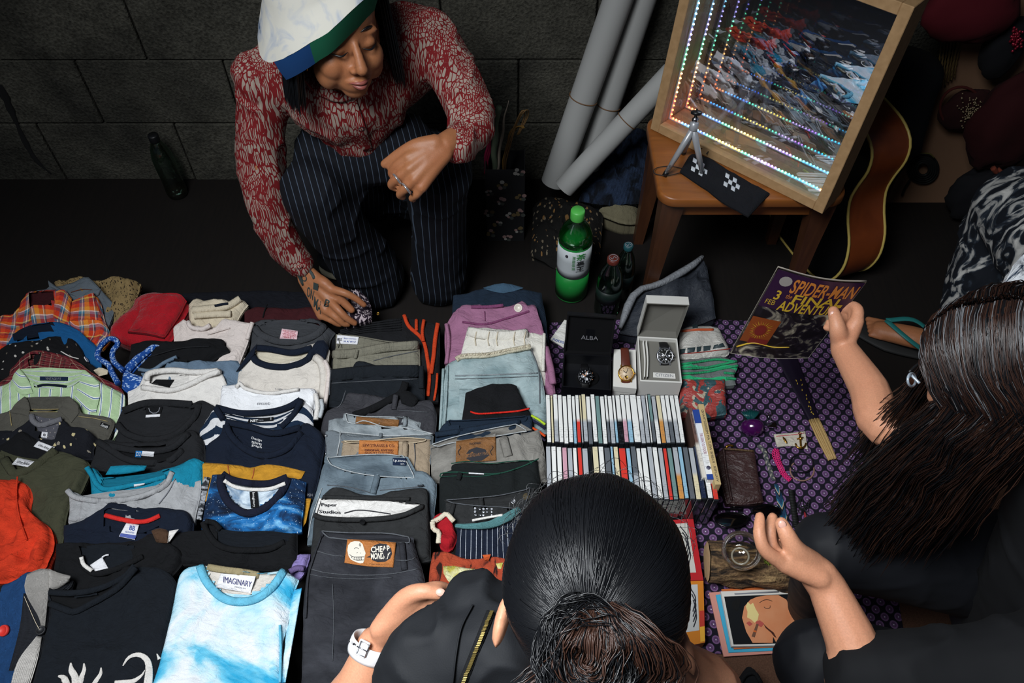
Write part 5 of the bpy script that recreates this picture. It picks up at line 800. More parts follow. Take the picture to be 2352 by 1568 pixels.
pl = [W(p, zb2 - .009) for p in ((1275,1205),(1528,1222),(1522,1165),(1275,1150))]; V, Fc = slab(pl, .002); bo = mk('name_plate', V, Fc, m_wcard, o, smooth=False); V2,Fc = text_mesh('CITIZEN'); x = .1 + .8 * V2[:, :1]; y = .2 + .6 * V2[:, 1:]; pl = np.array(pl); X = (1 - y) * ((1 - x) * pl[0] + x * pl[1]) + y * ((1 - x) * pl[3] + x * pl[2]); mk('lettering', X + (0,0,.0008),Fc, inkg, bo, smooth=False)
tag(o, 'open white watch box, grey lined, lid standing up', 'watch box')
for k in range(2): a = W((1165 + k * 35,790),zb2 + .004); b_ = W((1180 + k * 30,1200),zb2 + .002); C = crom([a, (a + b_) / 2 + (.003,0,0),b_], 10); T_, Bq, U = frames(C, (1,0,0)); V = np.concatenate([C + (-.0012,0,0),C + (.0012,0,0),C + (.0012,0,-.03),C + (-.0012,0,-.03)]); m_ = len(C); Fc = [(i + q * m_, i + 1 + q * m_, i + 1 + ((q + 1) % 4) * m_, i + ((q + 1) % 4) * m_) for q in range(4) for i in range(m_ - 1)]; tag(mk('leaflet', V, Fc, m_wcard),'folded white leaflet standing in the white watch box, %s' % ('left one' if k == 0 else 'right one'),'leaflet', 'leaflets in the white watch box')
watch('steel_watch', 'steel chronograph with black dial in the open white box', W((1408,965),zb2 + .006),(0,.85,.5),(0,-.5,.85),.0225,m_steel, plain('charcoal_dial', '20211f', .35),plain('black_leather', '141416', .5),plain('white_hand', 'e6e6e6', .4),plain('white_marks', 'd6d6d6', .4),[(-.4,.05),(.38,0),(0,-.42)], pushers=True, len_s=(.022,.016),wband=.62)
# note card behind the black box
g = G('note_card', 'white card with blue handwriting behind the black watch box', 'card', kw((275,560),(300,565)),kw((120,780),(270,860)),m_wcard, zf=.03,s=0,th=.002,dn=.004,wr=.0005,right=kw((300,565),(290,700),(270,860))); make(g); textq(g, 'notes', kw((150,760),(270,800),(270,830),(140,790)),inkb, shear=.2)
# grey garment bag with silver trim
g = G('garment_bag', 'dark grey folded bag with a silver trimmed edge behind the white watch box', 'bag', kw((1120,220),(1340,160),(1500,60),(1700,-60),(1800,-150),(1900,-100)),kw((900,660),(1300,700),(2000,500)),fabric('slate_nylon', '2f333b', rough=.6),zf=.10,s=.13,th=.02,dn=.04,left=kw((1120,220),(1000,400),(900,660)),wr=.008,zmin=.05); make(g)
strip(g, 'silver_trim', kw((905,650),(960,500),(1020,350),(1115,225),(1330,165),(1480,90),(1700,-40),(1820,-140)),np.array([8,16,20,18,15,15,16,18,18,16,12.]),fabric('silver_nylon', '84878c', rough=.5),.014,lift=.004,n=11)
# packs at the right of the white box
m_pvc = fabric('pale_wrapped_cloth', 'b9b6af', rough=.35,spec=.6)
g = G('train_print_pack', 'grey-white pack printed like a train with orange stripe and dark windows', 'pack', kw((1590,640),(1700,600),(1900,585),(2030,615)),kw((1580,960),(1800,970),(2110,930)),m_pvc, zf=.07,s=.12,th=.02,dn=.03,right=kw((2030,615),(2100,750),(2155,880),(2110,930)),wr=.003); make(g)
strip(g, 'orange_stripe', kw((1585,690),(1750,672),(1955,670)),6,plain('orange_paint', 'b9512c', .5),.0015); strip(g, 'red_stripe', kw((1580,945),(1850,920),(2140,885)),2,plain('red_paint', 'a03026', .5),.001)
for i, (x0,x1,y0) in enumerate(((1575,1640,890),(1660,1750,875),(1765,1820,865),(1840,1925,855))): patch(g, 'window_print', kw((x0,y0),(x1,y0 - 8)),kw((x0,y0 + 60),(x1 - 10,y0 + 45)),plain('slate_print', '2c3a3e', .4),.001,.0006)
patch(g, 'window_print', kw((1960,845),(2060,820)),kw((1945,890),(2085,862)),plain('slate_print', '2c3a3e', .4),.001,.0006); patch(g, 'logo_print', kw((1715,615),(1775,610)),kw((1720,655),(1780,650)),plain('slate_print', '2c3a3e', .4),.001,.0006)
f_gs = fabric('grey_green_stripe', '6f7574', pat=stripes([(0,'6b7170'),(.72,'2fae74')], .03,math.pi / 2))
g = G('striped_towel', 'grey cloth with bright green borders folded below the train-print pack', 'towel', kw((1585,1000),(1800,970),(2050,945),(2220,1010)),kw((1580,1260),(1900,1290),(2220,1260)),f_gs, zf=.06,s=.12,th=.012,dn=.02,right=kw((2220,1010),(2240,1070),(2200,1150),(2220,1260)),wr=.005); make(g)
for pts in (((1590,1060),(1800,1030),(2000,1005),(2200,1030)),((1590,1110),(1850,1100),(2050,1060),(2215,1025)),((1600,1165),(1850,1150),(2050,1110),(2230,1075)),((2070,1155),(2190,1165)),((2100,1215),(2210,1225))): strip(g, 'green_border', kw(*pts),5.5,fabric('emerald_tape', '2a9a66'),.003)
g = G('floral_pack', 'red cloth with teal and cream flowers in a clear wrapper beside the CDs', 'pack', kw((1600,1215),(1800,1205),(2085,1210)),kw((1575,1620),(1850,1640),(2120,1600)),fabric('red_floral_print', 'a23d38', rough=.4,spec=.6,pat=lambda n, uv: n.mix(n.math('GREATER_THAN', n.noise(uv, 38,2,.8),.56),n.mix(n.math('GREATER_THAN', n.noise(n.mapping(uv, loc=(3,1,0)),30,2,.8),.6),lin('a5403a'),lin('b7a892')),lin('38585e'))),zf=.055,s=.05,th=.014,dn=.02,wr=.004); make(g)
# ---------------------------------------------------------------- trinkets on the cloth
ks = K(1600,800,3.733)
def Z(p, z): return PZ(*ks(p)[0], z)
# folding fan
m_bam = fabric('bamboo', 'b39461', rough=.5,weave=200,aniso=60); o = empty('folding_fan', Z((1090,800),.012)); a, b_ = Z((1005,610),.02),Z((1165,955),.02); d = b_ - a; B = basis(d, (1,0,0))
for k in range(7):
 t = (k - 3) / 3; C = np.array([a + B[:, 1] * t * .0125,(a + b_) / 2 + B[:, 1] * t * .0125,b_ + B[:, 1] * t * .0095]); C[:, 2] += .002 * (k % 2) + .003 * (1 - abs(t)); V, Fc = tube(crom(C, 8),.0024,6,up=(0,0,1),flat=1.6); mk('bamboo_rib', V, Fc, m_bam, o)
a2 = Z((760,60),.02); C0 = a + B[:, 1] * 0; V = []; 
for t in np.linspace(0,1,14):
 c = a * (1 - t) + a2 * t; ww = .014 + .016 * t
 for q in range(9): s = (q - 4) / 4; V.append(c + B[:, 1] * s * ww + (0,0,.003 + .003 * (q % 2) + .004 * (1 - abs(s))))
V = np.array(V); V2 = V.copy(); V2[:, 2] = .014; n0 = len(V); mk('fan_leaf', np.concatenate([V, V2]),gridF(9,14) + [tuple(i + n0 for i in f[::-1]) for f in gridF(9,14)], fabric('violet_black_silk', '181022', rough=.5),o)
fl = MB()
for (x, y) in ((855,275),(865,300),(895,270),(905,310),(905,355),(940,400),(945,430),(965,460),(975,500),(980,520),(985,545),(1000,560),(960,495)): c = Z((x, y),.03); V, Fc = box(c, (.002,.006,.001),rotz(random.uniform(-.6,.6))); fl.add(V, Fc)
fl.build('gold_fleck', plain('gold_fleck', 'c9a63a', .4),o); tag(o, 'half closed folding fan with bamboo ribs and dark violet leaf', 'fan')
# glass pineapple
o = empty('pineapple_jar', Z((480,690),.012)); c = Z((480,690),.03); mp = NT('purple_glass').done(lin('3d0b45'),.15,0,.8,Coat_Weight=.5); pr = [(1e-4,-.016),(.012,-.015),(.022,-.006),(.025,.004),(.022,.014),(.013,.02),(1e-4,.021)]; V, Fc = lathe(pr, 28); dd = V.copy(); rr_ = 1 + .05 * np.sin(9 * np.arctan2(dd[:, 1], dd[:, 0])) * np.cos(dd[:, 2] * 500); V[:, :2] *= rr_[:, None]; V = V @ rotx(-1.2).T * 1.2 + c; mk('body', V, Fc, mp, o)
ml = plain('teal_glass', '0e3f40', .2)
for k in range(9): a = (k - 4) * .2; C = np.array([Z((460,610),.03),Z((460 + (k - 4) * 14,560),.04),Z((460 + (k - 4) * 20,505 + 6 * abs(k - 4)),.03)]); V, Fc = tube(crom(C, 7),np.array([.004,.005,.005,.004,.003,.002,.0004]),6,flat=.4); mk('leaf', V, Fc, ml, o)
tag(o, 'dark purple glass pineapple with teal leaves', 'pineapple jar')
# binder clip
o = empty('binder_clip', Z((640,640),.012)); cs = plain('chrome', 'c6c7cc', .2,1); P4 = [Z((608,670),.026),Z((690,680),.026),Z((675,628),.018),Z((605,640),.018)]; V, Fc = slab(P4,.004); mk('jaw', V, Fc, cs, o, smooth=False)
for x in (610,640): V, Fc = tube(crom([Z((x, 635),.022),Z((x - 8,590),.024),Z((x - 20,560),.022),Z((x - 2,545),.022),Z((x + 8,590),.024)], 16),.0011,6); mk('wire_handle', V, Fc, cs, o)
tag(o, 'small silver binder clip left of the earring card', 'clip')
# earring card
g = G('earring_card', 'off-white cloth card pinned with gold anchor pieces', 'card', ks((665,730),(800,718),(935,703)),ks((695,838),(830,830),(958,860)),fabric('ecru_linen', 'c4bdae'),zf=.018,s=0,th=.003,dn=.004,zmin=.012,wr=.001,jit=.4); make(g)
strip(g, 'thread_border', ks((680,752),(800,742),(925,725)),1.3,inkr, .0004)
o = empty('anchor_charm', Z((890,800),.02)); mb = MB()
for pts, r in (([(885,735),(890,790),(895,850)], .0026),([(860,775),(890,768),(915,762)], .0016),([(848,815),(862,845),(895,855),(925,840),(938,812)], .0024)): V, Fc = tube(crom([Z(p, .023) for p in pts], 12),r, 8); mb.add(V, Fc)
V, Fc = tube([Z((885 + 11 * math.cos(t),728 + 11 * math.sin(t)),.023) for t in np.linspace(0,6.28,14)[:-1]], .001,6,True); mb.add(V, Fc); V, Fc = sphere(Z((890,772),.024),.005,10); mb.add(V, Fc)
mb.build('anchor', m_gold, o); tag(o, 'gold anchor charm on the right of the earring card', 'charm')
V, Fc = tube(crom([Z(p, .022) for p in ((738,755),(755,780),(775,815))], 10),np.array([.0004,.0016,.0028,.0034,.0036,.0036,.0034,.003,.002,.0006]),8,flat=.5); tag(mk('leaf_earring', V, Fc, m_gold),'gold leaf earring on the left of the earring card', 'earring')
# pink crochet band
mb = MB(); C = crom([Z(p, .016) for p in ((685,860),(680,920),(715,1010),(750,1080),(805,1130))], 46); T_, Bq, U = frames(C, (0,0,1)); wv = np.interp(np.linspace(0,1,46),(0,.15,.5,1),(.005,.009,.007,.006))
for k in range(3):
 for ph in (0,1): D = C + Bq * (wv * ((k - 1) * .7 + .45 * np.sin(np.arange(46) * 1.1 + ph * math.pi + k)))[:, None] + U * (.001 * np.cos(np.arange(46) * 1.1 + ph * math.pi))[:, None]; V, Fc = tube(D, .0011,6); mb.add(V, Fc)
tag(mb.build('crochet_band', plain('hot_pink_yarn', 'd0186a', .8)),'hot pink crocheted hair band on the medallion cloth', 'hair band')
# bangles
for k, (cx, cy, rx, ry, m_, r_, lb) in enumerate(((900,985,100,78,fabric('black_bangle', '17161a', rough=.4),.0022,'dark thin bangle lying on top of the tan one'),(905,1045,102,88,plain('tan_bangle', '8a6a5c', .4),.002,'tan and dark thin bangle lying under the dark one'))):
 C = np.array([Z((cx + rx * math.cos(t),cy + ry * math.sin(t)),.018 - .003 * k + .004 * math.sin(t)) for t in np.linspace(0,2 * math.pi, 48)[:-1]]); V, Fc = tube(C, r_, 8,True, flat=.7); tag(mk('bangle', V, Fc, m_),lb, 'bangle', 'bangles on the medallion cloth')
# wallet
f_wal = fabric('brown_wallet_leather', '3a2524', rough=.45,weave=350,bump=.4,spec=.5)
g = G('wallet', 'dark brown zipped leather wallet on the medallion cloth', 'wallet', ks((185,890),(225,850),(350,855),(480,865),(505,880)),ks((265,1310),(430,1320),(585,1300)),f_wal, zf=.05,s=.03,th=.012,dn=.024,zmin=.03,left=ks((185,890),(210,1100),(265,1310)),right=ks((505,880),(540,1080),(585,1300)),wr=.0015,jit=.5); make(g); strip(g, 'zip', ks((235,860),(360,868),(490,880)),5,fabric('bronze_zip', '5a4630', rough=.4),.004); strip(g, 'edge_fold', ks((230,860),(255,1050),(300,1300)),6,f_wal, .006); strip(g, 'zip_pull', ks((250,850),(280,830),(315,838)),6,m_gold, .004)
# braided and woven bracelets
def braid(name, label, pts, r, m, n=40,m2=None, cat='bracelet'):
 o = empty(name, Z(pts[len(pts) // 2], .012)); C = crom([Z(p, .017) for p in pts], n); T_, Bq, U = frames(C, (0,0,1))
 for k in range(3): ph = np.arange(n) * .9 + k * 2.1; V, Fc = tube(C + Bq * (r * 1.1 * np.sin(ph))[:, None] + U * (r * .6 * np.sin(2 * ph))[:, None], r * .75,6); mk('strand', V, Fc, m2 if (m2 and k == 1) else m, o)
 tag(o, label, cat); return o
braid('braided_bracelet', 'grey and black braided bracelet beside the wallet', [(530,830),(580,880),(600,950),(630,1040),(660,1130)], .0034,fabric('grey_cord', '4a4c50'),m2=fabric('pale_cord', '8d8a7e'))
C = crom([Z(p, .016) for p in ((680,1160),(700,1230),(725,1340),(745,1450),(780,1540))], 30); V, Fc = tube(C, np.interp(np.linspace(0,1,30),(0,.2,1),(.004,.008,.011)),10,up=(0,0,1),flat=.18); uv = np.stack([np.tile(np.cos(np.arange(10) * .628) * .008,30),np.repeat(np.linspace(0,.11,30),10)], 1)
tag(mk('woven_strap', V, Fc, fabric('chevron_weave', '2a4a66', pat=lambda n, uv: (lambda sx: n.ramp(n.math('FRACT', n.math('ADD', n.math('MULTIPLY', sx.outputs[1], 28),n.math('MULTIPLY', n.math('ABSOLUTE', sx.outputs[0]),70))),[(0,lin('1d3c58')),(.5,lin('2f6a86')),(.72,lin('b9a890')),(.84,lin('15181c'))], 'CONSTANT'))(n.n('SeparateXYZ', {0: uv}))),uv=uv),'blue chevron woven strap pointing at the open hand', 'strap')
mb = MB(); C = crom([Z(p, .017) for p in ((810,1220),(820,1290),(835,1400),(850,1500),(870,1560))], 26); T_, Bq, U = frames(C, (0,0,1))
for i in range(25): V, Fc = tube(np.array([C[i] - Bq[i] * .007,C[i] + U[i] * .002,C[i] + Bq[i] * .007]),.0022,6); mb.add(V, Fc)
tag(mb.build('paracord_bracelet', fabric('black_paracord', '1c1d1c', rough=.6)),'black knotted cord bracelet right of the blue strap', 'bracelet')
rs = random.Random(3); C = crom([Z((925 + rs.uniform(-55,60),1340 + rs.uniform(-60,70)),.014 + .003 * rs.random()) for _ in range(14)], 120); V, Fc = tube(C, .0011,5); o = mk('cord_necklace', V, Fc, plain('black_cord', '0e0e10', .6)); tag(o, 'tangled thin black cord necklace with red bead tassel', 'necklace')
V, Fc = tube(crom([Z(p, .016) for p in ((925,1400),(935,1450),(945,1490))], 8),np.array([.001,.002,.003,.003,.003,.0025,.002,.001]),8); mk('tassel', V, Fc, plain('crimson_thread', '8a1a24', .7),o)
mb = MB()
for x in (1060,1110): V, Fc = box(Z((x, 1420),.016),(.007,.011,.003),rotz(.3 * (x - 1085) / 25),.001); mb.add(V, Fc)
V, Fc = box(Z((1085,1432),.016),(.014,.003,.002)); mb.add(V, Fc); tag(mb.build('gold_clasp', m_gold, smooth=False),'little gold clasp at the edge of the dark knee', 'clasp')
# sunglasses
o = empty('sunglasses', Z((350,1420),.012)); mg = NT('dark_lens').done(lin('050507'),.06,0,.8); mf = plain('black_acetate', '070708', .2)
for cx, cy, rx in ((600,1400,115),(300,1470,140)):
 C = np.array([Z((cx + rx * math.cos(t) * (1 - .12 * math.sin(t)),cy + 62 * math.sin(t)),.034 + .006 * math.sin(t)) for t in np.linspace(0,2 * math.pi, 30)[:-1]]); V, Fc = tube(C, .0022,8,True); mk('rim', V, Fc, mf, o); c = C.mean(0); mk('lens', np.concatenate([C, [c + (0,0,.004)]]),[(i, (i + 1) % 29,29) for i in range(29)], mg, o)
for pts in ([(100,1385),(250,1375),(400,1385)], [(690,1400),(640,1350),(480,1360),(300,1360)]): V, Fc = tube(crom([Z(p, .026) for p in pts], 14),.002,8,flat=1.8); mk('temple', V, Fc, mf, o)
V, Fc = tube(crom([Z(p, .038) for p in ((440,1440),(465,1415),(490,1410))], 8),.002,8); mk('bridge', V, Fc, mf, o); tag(o, 'black sunglasses lying between the wallet and the log', 'sunglasses')
# ---------------------------------------------------------------- log, glass globe, cards, picture books
kl = K(1540,1160,3.843)
def Q(p, z): return PZ(*kl(p)[0], z)
n = NT('bark'); g_ = n.coord('Object'); v = n.mapping(g_, scale=(14,60,60)); nz = n.noise(v, 1,6,1.2); n2 = n.noise(g_, 200,3); m_bark = n.done(n.mix(1,n.ramp(nz, [(.35,lin('1c130c')),(.5,lin('6b5136')),(.7,lin('a3855c'))]),n.ramp(n2,[(.3,(.7,) * 3),(.7,(1.2,) * 3)]),'MULTIPLY'),.9); n.bump(n.math('ADD', nz, n.math('MULTIPLY', n2,.3)),1,.012)
n = NT('sawn_wood'); g_ = n.coord('Object'); rg = n.n('TexNoise', {'Vector': n.mapping(g_, scale=(1,40,40)),'Scale': 1.5}); m_sawn = n.done(n.mix(rg.outputs[0], lin('c8ae86'),lin('a98a60')),.8)
zc = .05; A = Q((325,500),zc); Bn = Q((1250,590),zc); ax = Bn - A; ax[2] = 0; L_ = np.linalg.norm(ax); ax /= L_; C = A + np.linspace(0,1,60)[:, None] * ax * L_; k = 48; T_, Bq, U = frames(C, (0,0,1)); an = np.arange(k) * 2 * math.pi / k; q = np.stack([np.repeat(np.linspace(0,L_, 60),k) * 40,np.tile(np.cos(an),60) * 2.2,np.tile(np.sin(an),60) * 2.2], 1)
r_ = .047 * (1 + .13 * fbm(q * np.array((.4,1,1)),4,4) - .06 * np.abs(vn(q * np.array((.6,3,3)),8)))
V = C.repeat(k, 0) + r_[:, None] * (np.tile(np.cos(an),60)[:, None] * Bq.repeat(k, 0) + np.tile(np.sin(an),60)[:, None] * U.repeat(k, 0)); V[:, 2] = np.maximum(V[:, 2], .013)
o = empty('log', (C[30][0], C[30][1], .013)); mk('bark', V, gridF(k, 60,True),m_bark, o)
for e_, sg in ((0,-1),(59,1)): R_ = V[e_ * k:(e_ + 1) * k]; c = R_.mean(0); mk('sawn_end', np.concatenate([c + (R_ - c) * .93 + ax * sg * .0015,[c + ax * sg * .003]]),[(i, (i + 1) % k, k) if sg < 0 else ((i + 1) % k, i, k) for i in range(k)], m_sawn, o)
tag(o, 'short log with rough bark and pale sawn end', 'log')
mb = MB(); rs = random.Random(5)
for i in range(160): c = Q((835 + rs.uniform(-5,90),470 + rs.uniform(-30,55)),.098 + rs.uniform(-.006,.002)); d = np.array((rs.uniform(-1,1),rs.uniform(-1,1),rs.uniform(.2,1))) * .005; V, Fc = tube(np.array([c, c + d * .6 + (0,0,.001),c + d]),.0007,4); mb.add(V, Fc)
mo = mb.build('moss', fabric('moss_green', '7c8a34'),None); mo['kind'] = 'stuff'; tag(mo, 'tuft of yellow-green moss on top of the log', 'moss')
n = NT('clear_glass'); gl = n.n('BsdfGlass', {'Color': (1,1,1),'Roughness': 0,'IOR': 1.12}); gs = n.n('BsdfGlossy', {'Color': (1,1,1),'Roughness': .02}); tr = n.n('BsdfTransparent', {'Color': (.97,.97,.95)}); fr = n.n('LayerWeight', {'Blend': .22}); mx = n.n('MixShader', {0: n.math('ADD', n.math('MULTIPLY', fr.outputs['Fresnel'], .9),.03),1: tr.outputs[0], 2: gs.outputs[0]}); n.t.links.new(mx.outputs[0], n.t.nodes['Material Output'].inputs[0]); m_glass = n.m
c = Q((625,400),.135); pr = [(.017,-.043),(.018,-.040),(.0165,-.037)] + [(.043 * math.sin(t),.043 * -math.cos(t)) for t in np.linspace(.42,math.pi, 16)]; pr[-1] = (1e-4,.043); V, Fc = lathe(pr, 48); Rm = basis((1,0,0),(0,.62,.78)); o = empty('glass_globe', c - (0,0,.043))
ax_ = PZ(*kl((595,450))[0], .16) - c; ax_ = -ray(kl((600,430))[0]) * 0 + (O - c); ax_ /= np.linalg.norm(ax_); ax_ = ax_ + np.array((-.12,-.35,0)); ax_ /= np.linalg.norm(ax_); Rg = basis(np.cross((0,1,0),-ax_),np.cross(-ax_, np.cross((0,1,0),-ax_))); V = V @ np.stack([Rg[:, 0], Rg[:, 1], -ax_], 1).T + c; mk('globe', V, Fc, m_glass, o); V, Fc = tube([c + ax_ * .043 + .0175 * (math.cos(t) * Rg[:, 0] + math.sin(t) * Rg[:, 1]) for t in np.linspace(0,2 * math.pi, 32)[:-1]], .0022,8,True); mk('lip', V, Fc, NT('glass_rim').done(lin('8f8878'),.08,0,.8),o); tag(o, 'clear glass globe with an open neck resting on the log', 'glass globe')
# stack of picture cards
def card(name, label, quad, z, mat, th=.002,grp=None, **kk): P4 = [Q(p, z) for p in quad]; V, Fc = slab(P4,th); return tag(mk(name, V, Fc, mat, smooth=False),label, 'card', grp)
card('picture_card', 'pink and cream card at the bottom of the stack near the log', [(470,1335),(1180,1290),(1060,720),(340,770)], .016,plain('salmon_card', 'c98a7c', .5),.003); card('picture_card', 'bright blue card in the middle of the stack near the log', [(515,1300),(1170,1270),(1070,720),(400,790)], .0195,plain('cyan_card', '3aa3c6', .5),.003); card('picture_card', 'orange-edged card under the framed print of the stack', [(560,1270),(1165,1240),(1095,705),(450,740)], .023,plain('orange_card', 'b9602c', .5),.003)
kq = [(540,1245),(1170,1230),(1080,735),(445,760)]; P4 = np.array([Q(p, .034) for p in kq]); o = empty('art_card', P4.mean(0) - (0,0,.010)); V, Fc = slab(P4,.009); mk('card', V, Fc, plain('white_frame_card', 'd3d0c9', .45),o, smooth=False)
def cq(x, y, z=0): return (1 - y) * ((1 - x) * P4[3] + x * P4[2]) + y * ((1 - x) * P4[0] + x * P4[1]) + np.array((0,0,z))
def cpoly(name, pts, mat, z): return mk(name, [cq(*p, z) for p in pts], [tuple(range(len(pts)))[::-1]], mat, o, smooth=False)
cpoly('print_ground', [(.03,.1),(.94,.1),(.96,.97),(.03,.97)], NT('near_black_print').done(lin('14171a'),.3),.0006)
n = NT('peach_print'); g_ = n.coord('Object'); m_peach = n.done(n.mix(n.noise(g_, 28,2),lin('d99a72'),lin('c9784c')),.35)
cpoly('peach_shape', [(.3,.95),(.24,.75),(.22,.5),(.28,.3),(.38,.18),(.48,.13),(.62,.11),(.78,.11),(.88,.2),(.93,.4),(.94,.6),(.9,.8),(.86,.96),(.63,.96),(.6,.85),(.58,.96)], m_peach, .001)
cpoly('dark_curve', [(.5,.62),(.55,.7),(.62,.78),(.645,.88),(.62,.86),(.58,.78),(.52,.7)], NT('umber_print').done(lin('4a2418'),.4),.0014)
cpoly('leaf_spray', [(.1,.3),(.14,.2),(.2,.14),(.26,.18),(.22,.28),(.18,.38),(.14,.38)], NT('black_print').done(lin('0a0b0c'),.4),.0014)
cpoly('pale_flower', [(.3,.3),(.34,.22),(.37,.27),(.41,.24),(.43,.35),(.46,.45),(.43,.55),(.38,.6),(.34,.54),(.29,.5),(.31,.4)], NT('pale_yellow').done(lin('e2cf8c'),.4),.0016)
for pts in ([(.4,.58),(.46,.56),(.51,.62),(.46,.68),(.4,.64)], [(.26,.6),(.31,.57),(.35,.62),(.3,.66)]): cpoly('rose_mark', pts, NT('rose_print').done(lin('b5534a'),.4),.0018)
cpoly('brown_stick', [(.4,.62),(.43,.63),(.34,.86),(.3,.84)], NT('brown_print').done(lin('6e4c3a'),.4),.0022); cpoly('orange_ring', [(.345,.73),(.385,.745),(.375,.775),(.335,.76)], NT('orange_print').done(lin('c8632c'),.4),.0026)
for arc in ([(.5,.24),(.56,.2),(.62,.19),(.68,.22)], [(.55,.32),(.58,.35),(.63,.34),(.64,.3)]): V, Fc = tube(crom([cq(*p, .0012) for p in arc], 12),.0007,5); mk('drawn_arc', V, Fc, NT('thin_ink').done(lin('3a2420'),.5),o)
V, Fc = tube(np.array([cq(.18,.06,.0006),cq(.5,.055,.0006),cq(.8,.05,.0006)]),.0016,6,flat=.2,up=(0,0,1)); mk('caption_line', V, Fc, inkg, o); tag(o, 'white-bordered card with peach coloured print and pale flower, top of the stack', 'card')
# two picture books under the buyer's hair
for nm, lb, quad, z, bc, ic in (('picture_book', 'red-framed picture book left of the log', [(120,665),(290,660),(200,115),(20,130)], .05,'a81c22', 'b7b4ac'),('picture_book', 'orange and red picture book below the red-framed one', [(150,1240),(305,1210),(290,660),(120,665)], .045,'c0741e', 'b4b4b2')):
 P5 = np.array([Q(p, z) for p in quad]); P5[0] += (P5[0] - P5[1]) * 1.2; P5[3] += (P5[3] - P5[2]) * 1.2; o = empty(nm, P5.mean(0) - (0,0,z - .013)); V, Fc = slab(P5,z - .013); mk('cover', V, Fc, plain(bc + '_cover', bc, .4),o, smooth=False)
 def bq(x, y, zz=.0006): return (1 - y) * ((1 - x) * P5[3] + x * P5[2]) + y * ((1 - x) * P5[0] + x * P5[1]) + np.array((0,0,zz))
 y1 = .88 if 'left' in lb else .8; mk('picture_panel', [bq(.1,y1),bq(.86,y1),bq(.86,.07),bq(.1,.07)], [(0,1,2,3)], plain(ic + '_paper', ic, .5),o, smooth=False)
 for k_ in range(4): V, Fc = tube(crom([bq(.68 + .03 * k_, .12 + .1 * k_, .001),bq(.8,.3 + .1 * k_, .001),bq(.72,.5 + .08 * k_, .001)], 10),.0012,5); mk('drawn_line', V, Fc, ink, o)
 if 'orange' in lb:
  for y0,y1_, cc in ((.5,.75,'b03020'),(.75,.98,'d8a02c')): mk('colour_block', [bq(.88,y1_, .0008),bq(1,y1_, .0008),bq(1,y0,.0008),bq(.88,y0,.0008)], [(0,1,2,3)], plain(cc + '_card', cc, .5),o, smooth=False)
 tag(o, lb, 'book')
# black strap bag on the bare floor at the bottom edge
g = G('black_pouch', 'small black cloth pouch with a strap on the bare floor, bottom edge', 'pouch', kl((640,1480),(700,1410),(760,1460)),kl((560,1700),(700,1700),(900,1700)),f_blk, zf=.06,s=.1,th=.02,dn=.04,wr=.008,zmin=.02); make(g); strip(g, 'strap', kl((620,1568),(660,1500),(740,1480),(800,1568)),10,f_blk, .006); strip(g, 'silver_trim', kl((590,1550),(610,1560),(630,1590)),5,m_steel, .003)
# ================================================================ THINGS ALONG THE WALL
def woodmat(name, a, b, sc=(3,30,30),rough=.4,spec=.5):
 n = NT(name); g = n.coord('Object'); nz = n.noise(n.mapping(g, scale=sc),1.5,5,.8); n.bump(nz, .1,.002); return n.done(n.mix(nz, lin(a),lin(b)),rough, 0,spec)
m_seat = woodmat('orange_brown_wood', '5e3416', 'a5632c', (3,26,26)); m_mdf = fabric('raw_board', 'a8875c', var=.12,weave=250,bump=.15,rough=.8)
m_mdf = NT('raw_board'); g_ = m_mdf.coord('Object'); m_mdf = m_mdf.done(m_mdf.mix(m_mdf.noise(g_, 60,4),lin('8d6c45'),lin('b8946a')),.75)
# wooden stool / chair
zs = .44; o = empty('wooden_chair', (.61,1.66,0)); sx0,sx1,sy0,sy1 = .372,.85,1.515,1.86; rc = .045; pts = []
for cx, cy, a0 in ((sx1 - rc, sy1 - rc, 0),(sx0 + rc, sy1 - rc, 90),(sx0 + rc, sy0 + rc, 180),(sx1 - rc, sy0 + rc, 270)): pts += [(cx + rc * math.cos(math.radians(a0 + t)),cy + rc * math.sin(math.radians(a0 + t))) for t in range(0,91,15)]
P = np.array(pts); c = P.mean(0); V = []; prof = [(.985,-.028),(1,-.024),(1,-.005),(.992,0),(.97,.001)]
for s_, z in prof: V.append(np.c_[c + (P - c) * s_, np.full(len(P),zs + z)])
V = np.concatenate(V); m_ = len(P); mk('seat', V, gridF(m_, len(prof),True) + [tuple(range(m_))[::-1], tuple((len(prof) - 1) * m_ + i for i in range(m_))], m_seat, o)
for lx, ly in ((sx0 + .045,sy0 + .05),(sx1 - .045,sy0 + .05),(sx0 + .045,sy1 - .05),(sx1 - .045,sy1 - .05)):
 dx = (lx - .61) * .1; V = []; 
 for z, h in ((zs - .026,.03),(.25,.022),(0,.014)): V.append(np.array([(lx + dx * (zs - z) * 2 + sx * h, ly + sy * h, z) for sx, sy in ((-1,-1),(1,-1),(1,1),(-1,1))]))
 mk('leg', np.concatenate(V),gridF(4,3,True) + [(8,9,10,11),(3,2,1,0)], woodmat('dark_brown_wood', '2a1710', '5a3620', (30,30,3)),o, smooth=False)
for a, b_ in (((sx0 + .05,sy0 + .05),(sx1 - .05,sy0 + .05)),((sx0 + .05,sy1 - .05),(sx1 - .05,sy1 - .05)),((sx0 + .05,sy0 + .05),(sx0 + .05,sy1 - .05)),((sx1 - .05,sy0 + .05),(sx1 - .05,sy1 - .05))):
 V, Fc = box(((a[0] + b_[0]) / 2,(a[1] + b_[1]) / 2,zs - .06),(abs(a[0] - b_[0]) + .02,abs(a[1] - b_[1]) + .02,.06),bev=.002); mk('apron', V, Fc, m_seat, o, smooth=False)
tag(o, 'brown wooden chair seat carrying the lit mirror box', 'chair')
